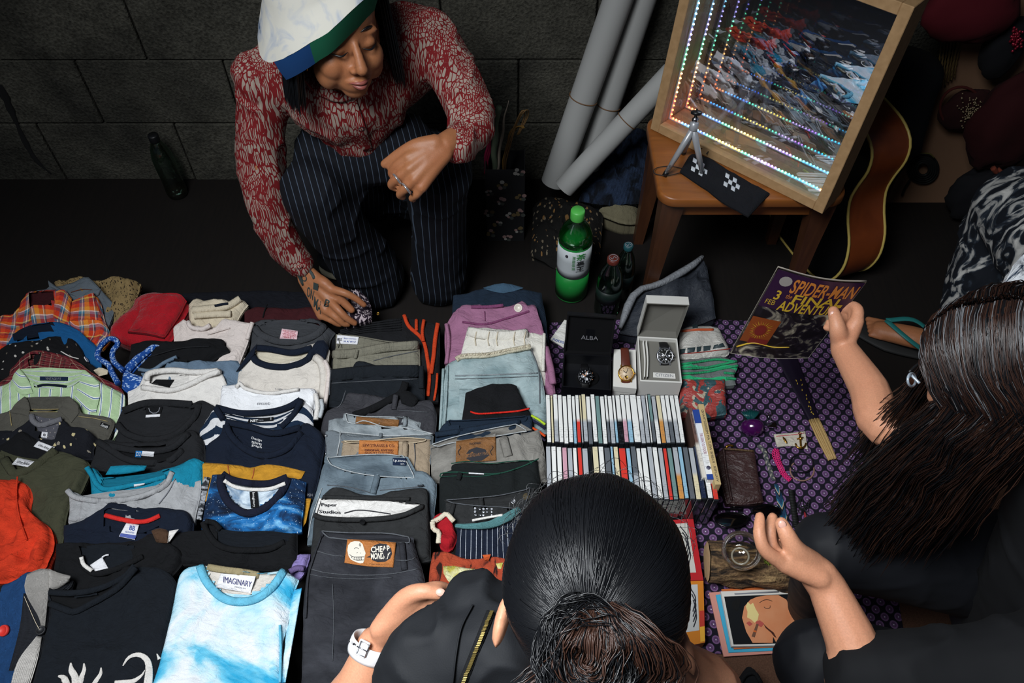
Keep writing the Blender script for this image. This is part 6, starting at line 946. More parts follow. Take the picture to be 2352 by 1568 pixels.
# infinity mirror box
BL = PZ(1493,296,zs + .003); BR = PZ(1888,492,zs + .003); ex = BR - BL; Wd = np.linalg.norm(ex); ex /= Wd; bk = np.array((-ex[1], ex[0], 0)); bk = bk if bk[1] > 0 else -bk; ph = math.radians(6); uz = math.cos(ph) * np.array((0,0,1)) + math.sin(ph) * bk; bn = math.cos(ph) * bk - math.sin(ph) * np.array((0,0,1)); HB = .52; DB = .095; FRM = np.stack([ex, bn, uz], 1)
o = empty('infinity_mirror', BL + ex * Wd / 2); fw = .026
def FB(x0,x1,y0,y1,z0,z1,bev=.0015): return box(BL + FRM @ np.array(((x0 + x1) / 2,(y0 + y1) / 2,(z0 + z1) / 2)),(x1 - x0,y1 - y0,z1 - z0),FRM, bev)
for nm, a in (('side_board', (0,fw, 0,DB, 0,HB)),('side_board', (Wd - fw, Wd, 0,DB, 0,HB)),('bottom_board', (fw, Wd - fw, 0,DB, 0,fw)),('top_board', (fw, Wd - fw, 0,DB, HB - fw, HB))): V, Fc = FB(*a); mk(nm, V, Fc, m_mdf, o, smooth=False)
n = NT('mirror_silver'); gs = n.n('BsdfGlossy', {'Color': (.8,.82,.85),'Roughness': .0}); n.t.links.new(gs.outputs[0], n.t.nodes['Material Output'].inputs[0]); V, Fc = FB(fw, Wd - fw, DB - .008,DB - .004,fw, HB - fw, 0); mk('back_mirror', V, Fc, n.m, o, smooth=False)
V, Fc = FB(.004,Wd - .004,DB - .004,DB + .002,.004,HB - .004,0); mk('back_board', V, Fc, m_mdf, o, smooth=False)
n = NT('one_way_glass'); gs = n.n('BsdfGlossy', {'Color': (.9,.92,1),'Roughness': .0}); tr = n.n('BsdfTransparent', {'Color': (.86,.88,.92)}); mx = n.n('MixShader', {0: .32,1: tr.outputs[0], 2: gs.outputs[0]}); n.t.links.new(mx.outputs[0], n.t.nodes['Material Output'].inputs[0])
cs = [BL + FRM @ np.array(p) for p in ((fw, .012,fw),(Wd - fw, .012,fw),(Wd - fw, .012,HB - fw),(fw, .012,HB - fw))]; mk('glass_pane', np.array(cs),[(0,1,2,3)], n.m, o, smooth=False)
LEDC = [('ff7a3c', 0),('ff8a50', .03),('58a8ff', .06),('4a7dff', .2),('5ce0a0', .24),('ffe070', .3),('ffd24a', .42),('5ce0a0', .47),('e0b8ff', .55),('c080ff', .66),('6ce0b0', .72),('40c8f0', .8),('30b8f0', 1)]
def led_mat(hx):
 k = 'led_' + hx
 if k not in MT:
  n = NT(k); e = n.n('Emission', {'Color': (*lin(hx),1),'Strength': 26}); n.t.links.new(e.outputs[0], n.t.nodes['Material Output'].inputs[0]); MT[k] = n.m
 return MT[k]
led_me = {}
def led(c, hx):
 if hx not in led_me:
  V, Fc = sphere((0,0,0),.0024,6); q = bpy.data.meshes.new('led'); q.from_pydata(V.tolist(),[], Fc); q.materials.append(led_mat(hx)); led_me[hx] = q
 d = bpy.data.objects.new('led', led_me[hx]); COL.objects.link(d); d.parent = o; d.location = Vector(c - LOC[o.name])
def lcol(t, off=0):
 t = (t + off) % 1.0
 for (h, p) in LEDC[::-1]:
  if t >= p: return h
y_ = .046; N_ = 46
for i in range(N_): led(BL + FRM @ np.array((fw + .012 + (Wd - 2 * fw - .024) * i / (N_ - 1),y_, fw + .005)),lcol(i / (N_ - 1)))
for sd in (0,1):
 for i in range(34): t = i / 33; led(BL + FRM @ np.array((fw + .005 if not sd else Wd - fw - .005,y_, fw + .014 + (HB - 2 * fw - .03) * t)),(['ff6a30', 'ffb060', '70e8a0', 'b8a8ff', '8fd8ff', '60e0b0', 'c8a0ff'][min(int(t * 7),6)] if not sd else ['40c8f0', '7ad8c0', 'c080ff', '60c0ff', '8fd8ff', 'c0a0ff', 'a080ff'][min(int(t * 7),6)]))
for i in range(40): led(BL + FRM @ np.array((fw + .012 + (Wd - 2 * fw - .024) * i / 39,y_, HB - fw - .005)),lcol(i / 39,.3))
for a in ((fw + .001,Wd - fw - .001,y_ - .005,y_ + .005,fw, fw + .003),(fw, fw + .003,y_ - .005,y_ + .005,fw, HB - fw),(Wd - fw - .003,Wd - fw, y_ - .005,y_ + .005,fw, HB - fw)): V, Fc = FB(*a, 0); mk('led_strip', V, Fc, plain('strip_white', 'c9c9cc', .5),o, smooth=False)
tag(o, 'square wooden framed infinity mirror with coloured LED dots on the chair', 'mirror')
V, Fc = tube(crom([BL + FRM @ np.array(p) for p in ((Wd - .17,.02,HB + .003),(Wd - .13,.0,HB + .003),(Wd - .06,.005,HB + .003),(Wd - .03,.05,HB + .003),(Wd - .05,.1,HB + .003))], 30),.0022,8); tag(mk('power_cable', V, Fc, plain('black_rubber_cable', '0c0c0d', .4)),'black cable lying on top of the infinity mirror', 'cable')
# mini tripod
kt = K(1460,0,3.015); o = empty('mini_tripod', PZ(*kt((400,1200))[0], zs)); ms = plain('brushed_aluminium', 'a4a6aa', .35,.25); mb_ = plain('black_plastic', '111214', .4)
hub = PD(*kt((400,880))[0], 0); f1 = PZ(*kt((200,1215))[0], zs + .004); f2 = PZ(*kt((465,1215))[0], zs + .004); f3 = PZ(*kt((330,1060))[0], zs + .004); d1 = (f1 - O) @ np.array((0,CT, -ST)); hub = PD(*kt((400,890))[0], d1 - .105)
for f in (f1,f2,f3): V, Fc = tube(np.array([hub, hub * .5 + f * .5,hub * .08 + f * .92]),np.array([.0085,.0075,.006]),10); lg = mk('leg', V, Fc, ms, o); V, Fc = tube(np.array([hub * .09 + f * .91,f]),.007,8); mk('rubber_foot', V, Fc, mb_, lg)
tp = PD(*kt((425,760))[0], d1 - .13); ax = tp - hub; axn = ax / np.linalg.norm(ax); Rt = basis(np.cross((0,1,0),axn),np.cross(axn, np.cross((0,1,0),axn)))
V, Fc = lathe([(.006,-.004),(.011,0),(.011,.018),(.008,.02)], 20); mk('collar', V @ Rt.T + hub - axn * .003,Fc, ms, o); V, Fc = sphere(hub + axn * .022,.0085,14); mk('ball_joint', V, Fc, plain('chrome', 'c6c7cc', .2,1),o); V, Fc = lathe([(.004,.026),(.004,.034),(.0135,.036),(.0135,.041),(.012,.043),(.002,.043),(.002,.049),(1e-4,.049)], 24); mk('camera_plate', V @ Rt.T + hub, Fc, mb_, o)
V2,Fc = text_mesh('PENTAX'); m0 = hub * .22 + f1 * .78; m1 = hub * .08 + f1 * .92; nn = O - f1; nn /= np.linalg.norm(nn); dr = m1 - m0; sd = np.cross(dr, nn); sd /= np.linalg.norm(sd); mk('lettering', m0 + dr * V2[:, :1] + sd * (V2[:, 1:] - .5) * .005 + nn * .008,Fc, ink, list(o.children)[0], smooth=False)
tag(o, 'small silver tripod standing on the chair before the mirror', 'tripod')
# checkered pouch
gch = Gar(); gch.V = []; gch.F = []; gch.n = 0; gch.b = None
g = G('checker_pouch', 'black drawstring pouch with white checker squares on the chair', 'pouch', kt((375,1070),(420,1055),(540,1100),(640,1160),(800,1250),(935,1330)),kt((310,1170),(500,1300),(640,1400),(790,1478)),fabric('black_pouch_cloth', '121318'),zf=zs + .014,s=0,th=.008,dn=.004,zmin=zs + .008,wr=.003,yf=1.6); make(g)
for bx, by in ((400,1090),(625,1195)):
 for i in range(4):
  for j in range(3):
   if (i + j) % 2 == 0: x0 = bx + i * 26 - j * 6; y0 = by + j * 29 + i * 15; patch(g, 'checker_square', kt((x0,y0),(x0 + 26,y0 + 15)),kt((x0 - 6,y0 + 29),(x0 + 20,y0 + 44)),fabric('white_felt', 'c9cdd2'),.0008,.0004,res=4)
g.o['label'] = 'black drawstring pouch with white checker squares on the chair'
V, Fc = tube(crom([PZ(*p, zs + .008) for p in kt((320,1165),(230,1150),(140,1165),(130,1200),(220,1215),(310,1195))], 30),.0012,6); mk('drawstring', V, Fc, plain('black_cord', '0e0e10', .6),g.o); V, Fc = tube(crom([PZ(*p, zs + .02) for p in kt((455,1030),(480,1010),(505,1040),(490,1065))], 16),.0014,6); mk('drawstring', V, Fc, plain('black_cord', '0e0e10', .6),g.o)
# guitar, its curved rib facing the camera
wv = np.array((.36,-.933,0)); tv = np.array((.933,.36,0)); base = PZ(1978,610,.12) - wv * .19; base[2] = 0; hts = [(0,.0),(.01,.11),(.05,.165),(.12,.19),(.19,.178),(.25,.14),(.30,.122),(.35,.128),(.41,.142),(.46,.13),(.49,.08),(.50,.0)]; prof = crom(np.array([(w_, z) for z, w_ in hts]),40); loopp = np.concatenate([prof, np.stack([-prof[::-1][1:-1,0], prof[::-1][1:-1,1]], 1)])
lean = lambda z: np.array((.03 * z, .12 * z, 0)); o = empty('acoustic_guitar', base); Dg = .122; ring = lambda off: np.array([base + wv * p[0] + tv * off + np.array((0,0,p[1])) + lean(p[1]) for p in loopp]); Rf, Rb = ring(-Dg / 2),ring(Dg / 2); m_ = len(loopp)
mk('rib', np.concatenate([Rf, Rb]),gridF(m_, 2,True),woodmat('mahogany', '4a1f10', '8a4420', (10,10,2),.3),o); mk('soundboard', np.concatenate([Rf]),[tuple(range(m_))], plain('black_lacquer', '0b0b0c', .25),o, smooth=False); mk('back', Rb, [tuple(range(m_))[::-1]], MT.get('mahogany_') or woodmat('mahogany_back', '3a180c', '6a3018', (10,10,2),.3),o, smooth=False)
for R_ in (Rf, Rb): V, Fc = tube(R_, .0042,6,True); mk('binding', V, Fc, plain('cream_binding', 'b8a256', .4),o)
V, Fc = box(base + lean(.75) + (0,0,.75) - tv * .04,(.055,.03,.52),basis(wv, tv),.006); mk('neck', V, Fc, m_seat, o, smooth=False); V, Fc = box(base + lean(1.06) + (0,0,1.06) - tv * .04,(.07,.018,.15),basis(wv, tv),.004); mk('headstock', V, Fc, m_seat, o, smooth=False)
tag(o, 'brown acoustic guitar with cream binding standing behind the chair', 'guitar')
# display board with hanging accessories at the right
yb = 1.99; bx0 = PY(2020,490,yb)[0]; zb0 = PY(2100,490,yb)[2]; V, Fc = box((bx0 + .55,yb + .012,zb0 + .6),(1.1,.02,1.2),bev=.003); bo = mk('display_board', V, Fc, NT('kraft_board').done(lin('7d5d45'),.9),smooth=False); tag(bo, 'brown display board leaning on the wall at the right', 'board'); V, Fc = box((bx0 + .3,yb + .01,zb0 / 2),(.04,.02,zb0)); mk('support', V, Fc, m_seat, bo, smooth=False); V, Fc = box((bx0 + .9,yb + .01,zb0 / 2),(.04,.02,zb0)); mk('support', V, Fc, m_seat, bo, smooth=False)
kb = K(1840,0,2.178)
def BY(p, off=0): return PY(*kb(p)[0], yb - off)
def blob(name, label, cat, c, r, mat, seed=1,amp=.15,grp=None, parent=None):
 V, Fc = sphere((0,0,0),1,28); nrm = V / np.linalg.norm(V, axis=1)[:, None]; V = V * np.asarray(r) * (1 + amp * fbm(nrm * 2.2,seed, 4))[:, None] + np.asarray(c); o_ = mk(name, V, Fc, mat, parent); return tag(o_, label, cat, grp) if parent is None else o_
# black soft case hanging beside the mirror
pts = [(470,240),(690,300),(660,440),(600,640),(560,750),(390,760),(370,700),(410,560),(450,380)]; P_ = np.array([BY(p, .06) for p in pts]); C2 = crom(P_, 44,True); c = C2.mean(0); V = []; 
for s_, of in ((.9,.03),(1,.015),(1,-.03),(.88,-.05),(.5,-.058)): V.append(c + (C2 - c) * s_ + (0,of, 0))
m_ = len(C2); o = mk('soft_case', np.concatenate(V),gridF(m_, 5,True) + [tuple(range(m_))[::-1], tuple(4 * m_ + i for i in range(m_))], fabric('black_nylon', '101114', rough=.7)); tag(o, 'black soft bag hanging between the mirror and the board', 'bag'); V, Fc = tube(crom([BY(p, .12) for p in ((410,600),(395,680),(385,750))], 12),.0015,6); mk('zip', V, Fc, plain('zip_grey', '4a4a4a', .5),o)
mb = MB()
for k in range(7): V, Fc = tube(crom([BY((700 + k * 18,200 - k * 5),.01),BY((690 + k * 14,330),.02),BY((672 + k * 16,460 - k * 12),.015)], 30),.0022 + .001 * (k % 2),6); V += .0012 * np.sin(np.arange(len(V)) * 1.3)[:, None]; o = mk('bead_necklace', V, Fc, plain('dull_gold_beads', '6a5836', .4,.4)); tag(o, 'thin gold bead strand hanging on the board, %s from the left' % ordw(k),'necklace', 'bead strands on the board')
# woven purse with sequins
o = blob('beaded_purse', 'dark red round purse with a beaded patch on the board', 'purse', BY((830,550),.05),(.075,.03,.07),fabric('dark_red_felt', '2a0f10'),3,.08)
mb = MB(); rs = random.Random(8)
for i in range(120): V, Fc = sphere(BY((850 + rs.gauss(0,26),560 + rs.gauss(0,38)),.083 + rs.random() * .004),.0022,6); mb.add(V, Fc)
bd = mb.build('bead_patch', plain('amber_beads', '8d7d60', .3),o); bd['kind'] = 'stuff'
V, Fc = tube([BY((800 + 105 * math.cos(t),540 + 105 * math.sin(t)),.06) for t in np.linspace(0,6.283,30)[:-1]], .004,8,True); mk('rim', V, Fc, fabric('brick_red_felt', '4a1c18'),o)
o = blob('dangling_brush', 'long dark oval brush on the board beside the guitar', 'brush', BY((470,850),.03),(.022,.012,.05),plain('ebony', '0f0d0d', .4),5,.05); V, Fc = tube(np.array([BY((480,790),.03),BY((510,720),.03)]),.005,8); mk('handle', V, Fc, plain('ebony', '0f0d0d', .4),o)
# coiled cable with ribbon
o = empty('coiled_cord', BY((610,850),.02))
for k in range(5): V, Fc = tube([BY((610 + (75 - k * 11) * math.cos(t),845 + (72 - k * 10) * math.sin(t)),.012 + .006 * k) for t in np.linspace(0,6.283,36)[:-1]], .0042,6,True); mk('coil', V, Fc, fabric('black_paracord', '1c1d1c'),o)
V, Fc = tube(crom([BY(p, .02) for p in ((545,900),(520,940),(505,975))], 8),.004,6); mk('tail', V, Fc, fabric('black_paracord', '1c1d1c'),o); V, Fc = tube(crom([BY(p, .04) for p in ((540,800),(580,770),(640,768),(668,790))], 14),.002,6); mk('ribbon', V, Fc, plain('olive_ribbon', '5a5426', .6),o); tag(o, 'black coiled cord hanging low on the board', 'cord')
o = blob('red_bag', 'deep red cloth bag at the top right edge', 'bag', BY((850,50),.1),(.12,.05,.085),fabric('deep_red_cloth', '4a0a14'),6,.12); o2 = blob('pompom_hat', 'dark hat with a red sequin trim at the top right', 'hat', BY((1010,240),.08),(.05,.04,.09),fabric('black_felt', '0e0e12'),7,.1)
mb = MB()
for i in range(60): V, Fc = sphere(BY((1075 + rs.gauss(0,16),200 + rs.gauss(0,22)),.12 + rs.random() * .01),.004,6); mb.add(V, Fc)
q = mb.build('sequin_trim', plain('red_sequin', '8a1c30', .25,.5),o2); q['kind'] = 'stuff'
o = blob('crimson_garment', 'dark crimson garment hanging at the right edge', 'garment', BY((1060,620),.1),(.12,.06,.16),fabric('dark_crimson', '2c0609'),9,.15); V, Fc = tube(crom([BY(p, .17) for p in ((960,840),(980,860),(1000,845))], 10),.008,6); mk('trim', V, Fc, fabric('coral_trim', '6a3020'),o)
blob('black_garment', 'black draped garment low on the board at the right', 'garment', BY((900,960),.09),(.1,.05,.1),fabric('black_felt', '0e0e12'),11,.15)
# rolled paper tubes with rubber bands
m_roll = fabric('grey_white_paper', 'a0a09e', var=.05,weave=120,bump=.05,rough=.7); m_band = plain('rubber_band', '6a4a2c', .6)
def roll(label, pb, pt, yb_, yt_, r, bandt):
 a = PY(*pb, yb_); b_ = PY(*pt, yt_); n_ = 26; k_ = 40; d = b_ - a; L2 = np.linalg.norm(d); ax_ = d / L2; x_ = np.cross(ax_, (0,1,0)); x_ /= np.linalg.norm(x_); y2 = np.cross(ax_, x_); V = []
 an = np.linspace(.0,2 * math.pi * 2.3,92)
 for q in np.linspace(0,1,8): rr = r * (.88 + .12 * an / an[-1]); V.append(a + d * q + np.cos(an + 2.2)[:, None] * rr[:, None] * x_ + np.sin(an + 2.2)[:, None] * rr[:, None] * y2)
 o_ = empty('paper_roll', a); mk('sheet', np.concatenate(V),gridF(92,8),m_roll, o_); V, Fc = tube([a + d * bandt + r * 1.01 * (math.cos(t) * x_ + math.sin(t) * y2) for t in np.linspace(0,6.283,40)[:-1]], .0016,6,True); mk('rubber_band', V, Fc, m_band, o_); tag(o_, label, 'paper roll', 'rolled papers leaning on the wall')
roll('upright rolled paper nearest the vendor, leaning on the wall', (1272,418),(1440,-60),1.93,2.02,.041,.45); roll('upright rolled paper in the middle, leaning on the wall', (1350,380),(1495,-60),1.99,2.06,.038,.36); roll('slanting rolled paper with its end by the dark floral bag', (1295,432),(1545,165),1.86,1.96,.033,.6)
# heaps behind the bottles
m_bk = fabric('navy_blue_knit', '141c2c', aniso=120,bump=1,pat=clouds([(.4,'0d121c'),(.6,'26344c')], 40))
g = G('navy_knit', 'navy cable-knit sweater heaped beside the chair', 'sweater', k0((1370,320),(1420,285),(1470,275),(1500,300)),k0((1330,440),(1420,450),(1500,440)),m_bk, zf=.22,s=.35,th=.04,dn=.15,wr=.012,ws=20,zmin=.1); make(g)
g = G('canvas_bag', 'dull cream canvas bag with dark script, on the floor beside the chair', 'bag', k0((1355,435),(1400,425),(1440,440),(1475,430)),k0((1380,480),(1430,500),(1465,500)),fabric('dull_canvas', '6b6550'),zf=.1,s=.3,th=.03,dn=.05,wr=.006); make(g); textq(g, 'Chums', k0((1415,432),(1470,436),(1466,452),(1413,448)),plain('navy_ink', '1a2436', .8),shear=.3)
g = G('floral_tote', 'black tote with tiny brown flowers lying behind the tea bottle', 'bag', k0((1225,445),(1280,430),(1340,450),(1390,470)),k0((1220,560),(1290,590),(1380,570)),fabric('dark_ditsy_floral', '14120f', pat=voro_spots('100f0e', '6a6050', 90,.3,'7a5a34')),zf=.12,s=.3,th=.05,dn=.06,wr=.014,ws=18); make(g)
# tall flowered paper bag with bundles of wire and ribbon
pb = [PZ(1114,553,0),PZ(1200,553,0)]; w_ = pb[1][0] - pb[0][0]; zt = PY(1160,390,pb[0][1])[2]; x0 = PY(1114,390,pb[0][1])[0]; x1 = PY(1206,390,pb[0][1])[0]; yb0 = pb[0][1]; dp = .09; o = empty('flowered_box', ((x0 + x1) / 2,yb0 + dp / 2,0))
P4 = [(x0,yb0,zt),(x1,yb0,zt),(x1,yb0 + dp, zt),(x0,yb0 + dp, zt)]; V, Fc = open_box(P4,zt, .04,zt - .02); mk('body', V, Fc, NT('black_card_flower').done(lin('1c1c1f'),.6),o, smooth=False)
rs = random.Random(21); mfl = [plain('dusty_rose', '9a7c78', .7),plain('pale_grey_petal', 'a5a29c', .7),plain('ochre_petal', '6d5c3c', .7)]; mlf = plain('grey_leaf', '4a4e4a', .7)
for (fx, fy) in ((.42,.2),(.85,.03),(.38,.42),(.9,.36),(.62,.62),(.9,.58),(.28,.74),(.85,.84),(.08,.3),(.05,.58),(.1,.88),(.55,.95)):
 cx, cz = x0 + fx * (x1 - x0),zt - fy * zt
 for k_ in range(5):
  t = k_ * 1.257 + rs.random(); r_ = .0105 * rs.uniform(.7,1.2); c = np.array((cx + r_ * math.cos(t),yb0 - .0008,cz + r_ * math.sin(t))); an = np.arange(8) * math.pi / 4; mk('flower_petal', np.stack([c[0] + r_ * .62 * np.cos(an),np.full(8,c[1] - .0001 * k_),c[2] + r_ * .62 * np.sin(an)], 1),[tuple(range(8))], mfl[rs.randrange(3)] if k_ < 4 else mlf, o, smooth=False)
tag(o, 'tall black paper box printed with pale flowers beside the vendor', 'box')
kk = K(1080,200,3.015)
def BX(p, y=.04): return PY(*kk(p)[0], yb0 + y)
for nm, lb, pts, r_, mc in (('ribbon_bundle', 'magenta ribbon bundle in the flowered box', [(110,600),(118,480),(140,320),(150,230)], .006,'7a1238'),('cloth_bundle', 'pale green twisted cloth in the flowered box', [(180,600),(178,400),(190,250),(205,135)], .0085,'55604e'),('paper_spike', 'pointed beige paper roll in the flowered box', [(185,600),(210,450),(240,260),(272,90)], .0085,'8a7f72'),('cord_bundle', 'tan cord loop in the flowered box', [(230,620),(260,420),(300,290),(370,165),(390,190),(330,330)], .003,'6a5030'),('cord_bundle', 'thin ochre cord loop at the right of the flowered box', [(225,610),(250,450),(290,310),(345,268),(370,285)], .003,'7a5a28')):
 C = crom([BX(p, .03 + .03 * rs.random()) for p in pts], 30); rad = np.full(30,r_) if 'spike' not in nm else np.linspace(r_, .0006,30); mb = MB()
 for k_ in range(3 if r_ < .008 else 1): V, Fc = tube(C + .004 * (k_ - 1) * np.array((1,.3,0)) + .002 * np.sin(np.arange(30) * .5 + k_)[:, None] * np.array((1,0,0)),rad * (.6 if r_ < .008 else 1),8); mb.add(V, Fc)
 tag(mb.build(nm, fabric('bundle_' + mc, mc, rough=.7)),lb, 'bundle')
# bottles
def bottle(name, label, base, H_, prof, glassm, parts, cat='bottle'):
 o_ = empty(name, base); 
 for nm, pr, m_ in parts: V, Fc = lathe(pr, 32,base); mk(nm, V, Fc, m_, o_)
 tag(o_, label, cat); return o_
n = NT('clear_pet'); gs = n.n('BsdfGlossy', {'Color': (.9,1,.95),'Roughness': .06}); tr = n.n('BsdfTransparent', {'Color': (.55,.68,.6)}); fr = n.n('LayerWeight', {'Blend': .3}); mx = n.n('MixShader', {0: n.math('ADD', n.math('MULTIPLY', fr.outputs['Fresnel'], .8),.08),1: tr.outputs[0], 2: gs.outputs[0]}); n.t.links.new(mx.outputs[0], n.t.nodes['Material Output'].inputs[0]); m_pet = n.m
b0 = PZ(1311,672,0); top = PY(1330,482,b0[1]); Hb = top[2]; s_ = Hb / .32; rb = 39 / F * 2.3; m_tea = NT('green_tea').done(lin('1f8a3a'),.12,0,.6,Coat_Weight=.4); pr_ = lambda L: [(r * rb, z * Hb) for r, z in L]
o = bottle('tea_bottle', 'green tea bottle with bright green cap and white label', b0,Hb, None, None, [('liquid', pr_([(.9,.002),(.97,.03),(.97,.3),(.93,.36),(.96,.5),(.97,.66),(.9,.72),(1e-3,.72)]),m_tea),('shoulder', pr_([(.98,.68),(.94,.74),(.74,.82),(.42,.88),(.36,.9),(.36,.92)]),m_pet),('cap', pr_([(.38,.905),(.4,.915),(.4,.99),(.36,1),(1e-3,1)]),plain('lime_cap', '4fae4a', .4)),('label_band', pr_([(.985,.33),(.97,.4),(1.0,.52),(.985,.655)]),NT('white_wrap').done(lin('b9bfc2'),.3)),('lower_wrap', pr_([(.985,.04),(.99,.18),(.985,.32)]),NT('green_wrap').done(lin('1d7a34'),.3))])
for s_t, z0,z1,ang, w0,cc in (('茶', .57,.64,.3,.24,'2a8a3a'),('裏', .5,.56,.3,.2,'14181a'),('王', .43,.49,.3,.2,'14181a')):
 V2,Fc = text_mesh(s_t, .01)
 if len(V2): a = -math.pi / 2 + ang + (V2[:, 0] - .5) * w0 * 2.4; z = (z0 + (z1 - z0) * V2[:, 1]) * Hb; r_ = rb * 1.03; mk('lettering', np.stack([b0[0] + r_ * np.cos(a),b0[1] + r_ * np.sin(a),z], 1),Fc, plain('ink_' + cc, cc, .7),[c for c in o.children if c.name.startswith('label_band')][0], smooth=False)
V2,Fc = text_mesh('無糖綠茶'); a = -math.pi / 2 - .1 + (V2[:, 1] - .5) * .18; z = (.62 - .17 * V2[:, 0]) * Hb; mk('lettering', np.stack([b0[0] + rb * 1.03 * np.cos(a),b0[1] + rb * 1.03 * np.sin(a),z], 1),[f for f in Fc], plain('ink_green', '3a8a48', .7),[c for c in o.children if c.name.startswith('label_band')][0], smooth=False)
V, Fc = sphere(b0 + np.array((rb * 1.0 * math.cos(-2.1),rb * 1.0 * math.sin(-2.1),.6 * Hb)),.0045,10); mk('printed_dot', V, Fc, ink, [c for c in o.children if c.name.startswith('label_band')][0])
for nm, lb, pb_, pt_, rpx, cc, lc, drink in (('soda_bottle', 'small bottle with brown cap beside the tea bottle', (1392,712),(1405,592),30,'5a231a', '12201c', '0c1a14'),('soda_bottle', 'small bottle with blue-green cap behind the brown capped one', (1425,680),(1446,562),24,'1c4a50', '0f1a1a', '0a1414')):
 b1 = PZ(*pb_, 0); H1 = PY(*pt_, b1[1])[2]; r1 = rpx / F * 2.25; q_ = lambda L: [(r * r1,z * H1) for r, z in L]; o = bottle(nm, lb, b1,H1,None, None, [('liquid', q_([(.9,.005),(.95,.05),(.95,.3),(1e-3,.3)]),NT('dark_drink').done(lin(drink),.1)),('glass', q_([(.96,.003),(1,.06),(1,.5),(.97,.62),(.75,.78),(.42,.9),(.4,.94)]),m_pet),('cap', q_([(.44,.925),(.46,.94),(.46,.995),(.42,1),(1e-3,1)]),plain('cap_' + cc, cc, .4)),('label_band', q_([(1.01,.28),(1.01,.5)]),plain('wrap_' + lc, lc, .4))])
 cp = [c for c in o.children if c.name.startswith('cap')][0]; V, Fc = tube([b1 + np.array((r1 * .33 * math.cos(t),r1 * .33 * math.sin(t),H1 + .0006)) for t in np.linspace(0,6.28,24)[:-1]], .0009,5,True); mk('cap_ring', V, Fc, inkg, cp); V, Fc = tube(crom([b1 + np.array((r1 * .24 * x, r1 * .24 * y, H1 + .0006)) for x, y in ((-1,.2),(-.3,-.6),(.2,.5),(1,-.2))], 12),.0009,5); mk('cap_swirl', V, Fc, inkg, cp)
b1 = PZ(410,447,0); H1 = .245; r1 = .034; q_ = lambda L: [(r * r1,z * H1) for r, z in L]
o = bottle('water_bottle', 'clear plastic bottle with black cap against the wall at the left', b1,H1,None, None, [('body', q_([(.8,.003),(.95,.03),(1,.1),(.94,.3),(1,.5),(.98,.66),(.75,.8),(.42,.9),(.4,.93)]),m_pet),('cap', q_([(.46,.9),(.48,.92),(.48,.99),(.44,1),(1e-3,1)]),plain('black_plastic', '111214', .4)),('liquid', q_([(.8,.006),(.9,.03),(.95,.1),(1e-3,.1)]),NT('amber_dregs').done(lin('3a2410'),.2))])
# ================================================================ PEOPLE
def limb(mb, C, r, k=14,n=None, flat=1,up=None):
 """closed tapering limb with rounded ends through points C with radii r"""
 C = np.asarray(C, float); r = np.asarray(r, float); n = n or max(10,5 * len(C)); s = np.r_[0,np.cumsum(np.linalg.norm(np.diff(C, axis=0),axis=1))]; P = crom(C, n); t = np.linspace(0,s[-1], n); R = np.interp(t, s, r)
 d0 = P[0] - P[1]; d0 /= np.linalg.norm(d0); d1 = P[-1] - P[-2]; d1 /= np.linalg.norm(d1); a = [.5,.85]
 P = np.vstack([[P[0] + d0 * R[0] * f for f in a[::-1]], P, [P[-1] + d1 * R[-1] * f for f in a]]); R = np.r_[R[0] * .45,R[0] * .86,R, R[-1] * .86,R[-1] * .45]
 V, Fc = tube(P, R, k, up=up, flat=flat); mb.add(V, Fc); return mb
def remesh(mb, vox, smooth=2,dec=None, disp=None):
 V, Fc = mb.get(); me = bpy.data.meshes.new('tmp'); me.from_pydata(V.tolist(),[], Fc); ob = bpy.data.objects.new('tmp', me); COL.objects.link(ob)
 m = ob.modifiers.new('r', 'REMESH'); m.mode = 'VOXEL'; m.voxel_size = vox; m.use_smooth_shade = True
 if smooth: s = ob.modifiers.new('s', 'SMOOTH'); s.factor = .5; s.iterations = smooth
 if dec: d = ob.modifiers.new('d', 'DECIMATE'); d.ratio = dec
 dg = bpy.context.evaluated_depsgraph_get(); ev = ob.evaluated_get(dg); m2 = ev.to_mesh(); n = len(m2.vertices); V = np.empty(n * 3,np.float32); m2.vertices.foreach_get('co', V); N = np.empty(n * 3,np.float32); m2.vertices.foreach_get('normal', N); Fc = [tuple(p.vertices) for p in m2.polygons]; ev.to_mesh_clear(); bpy.data.objects.remove(ob); bpy.data.meshes.remove(me)
 V = V.reshape(-1,3).astype(float); N = N.reshape(-1,3).astype(float)
 if disp: V = V + N * disp(V)[:, None]
 return V, Fc
def wrinkle(amp, sc, seed, st=(1,1,1)):
 return lambda V: amp * (fbm(V * np.array(st) * sc, seed, 3) * .7 + 1.2 * (1 - np.abs(vn(V * np.array(st) * sc * 1.3 + .5 * fbm(V * sc * .5,seed + 3,2)[:, None], seed + 5))) ** 3 - .5)
def skinmat(name, c, red=.25):
 n = NT(name); g = n.coord('Object'); a = n.noise(g, 18,3); b = n.noise(g, 420,2); col = n.mix(n.math('MULTIPLY', a, red),lin(c),lin('b5553f')); col = n.mix(1,col, n.ramp(b, [(.3,(.9,) * 3),(.7,(1.06,) * 3)]),'MULTIPLY'); n.bump(b, .15,.001); return n.done(col, .5,0,.4,Subsurface_Weight=.08,Subsurface_Radius=(.01,.004,.002),Subsurface_Scale=.5)
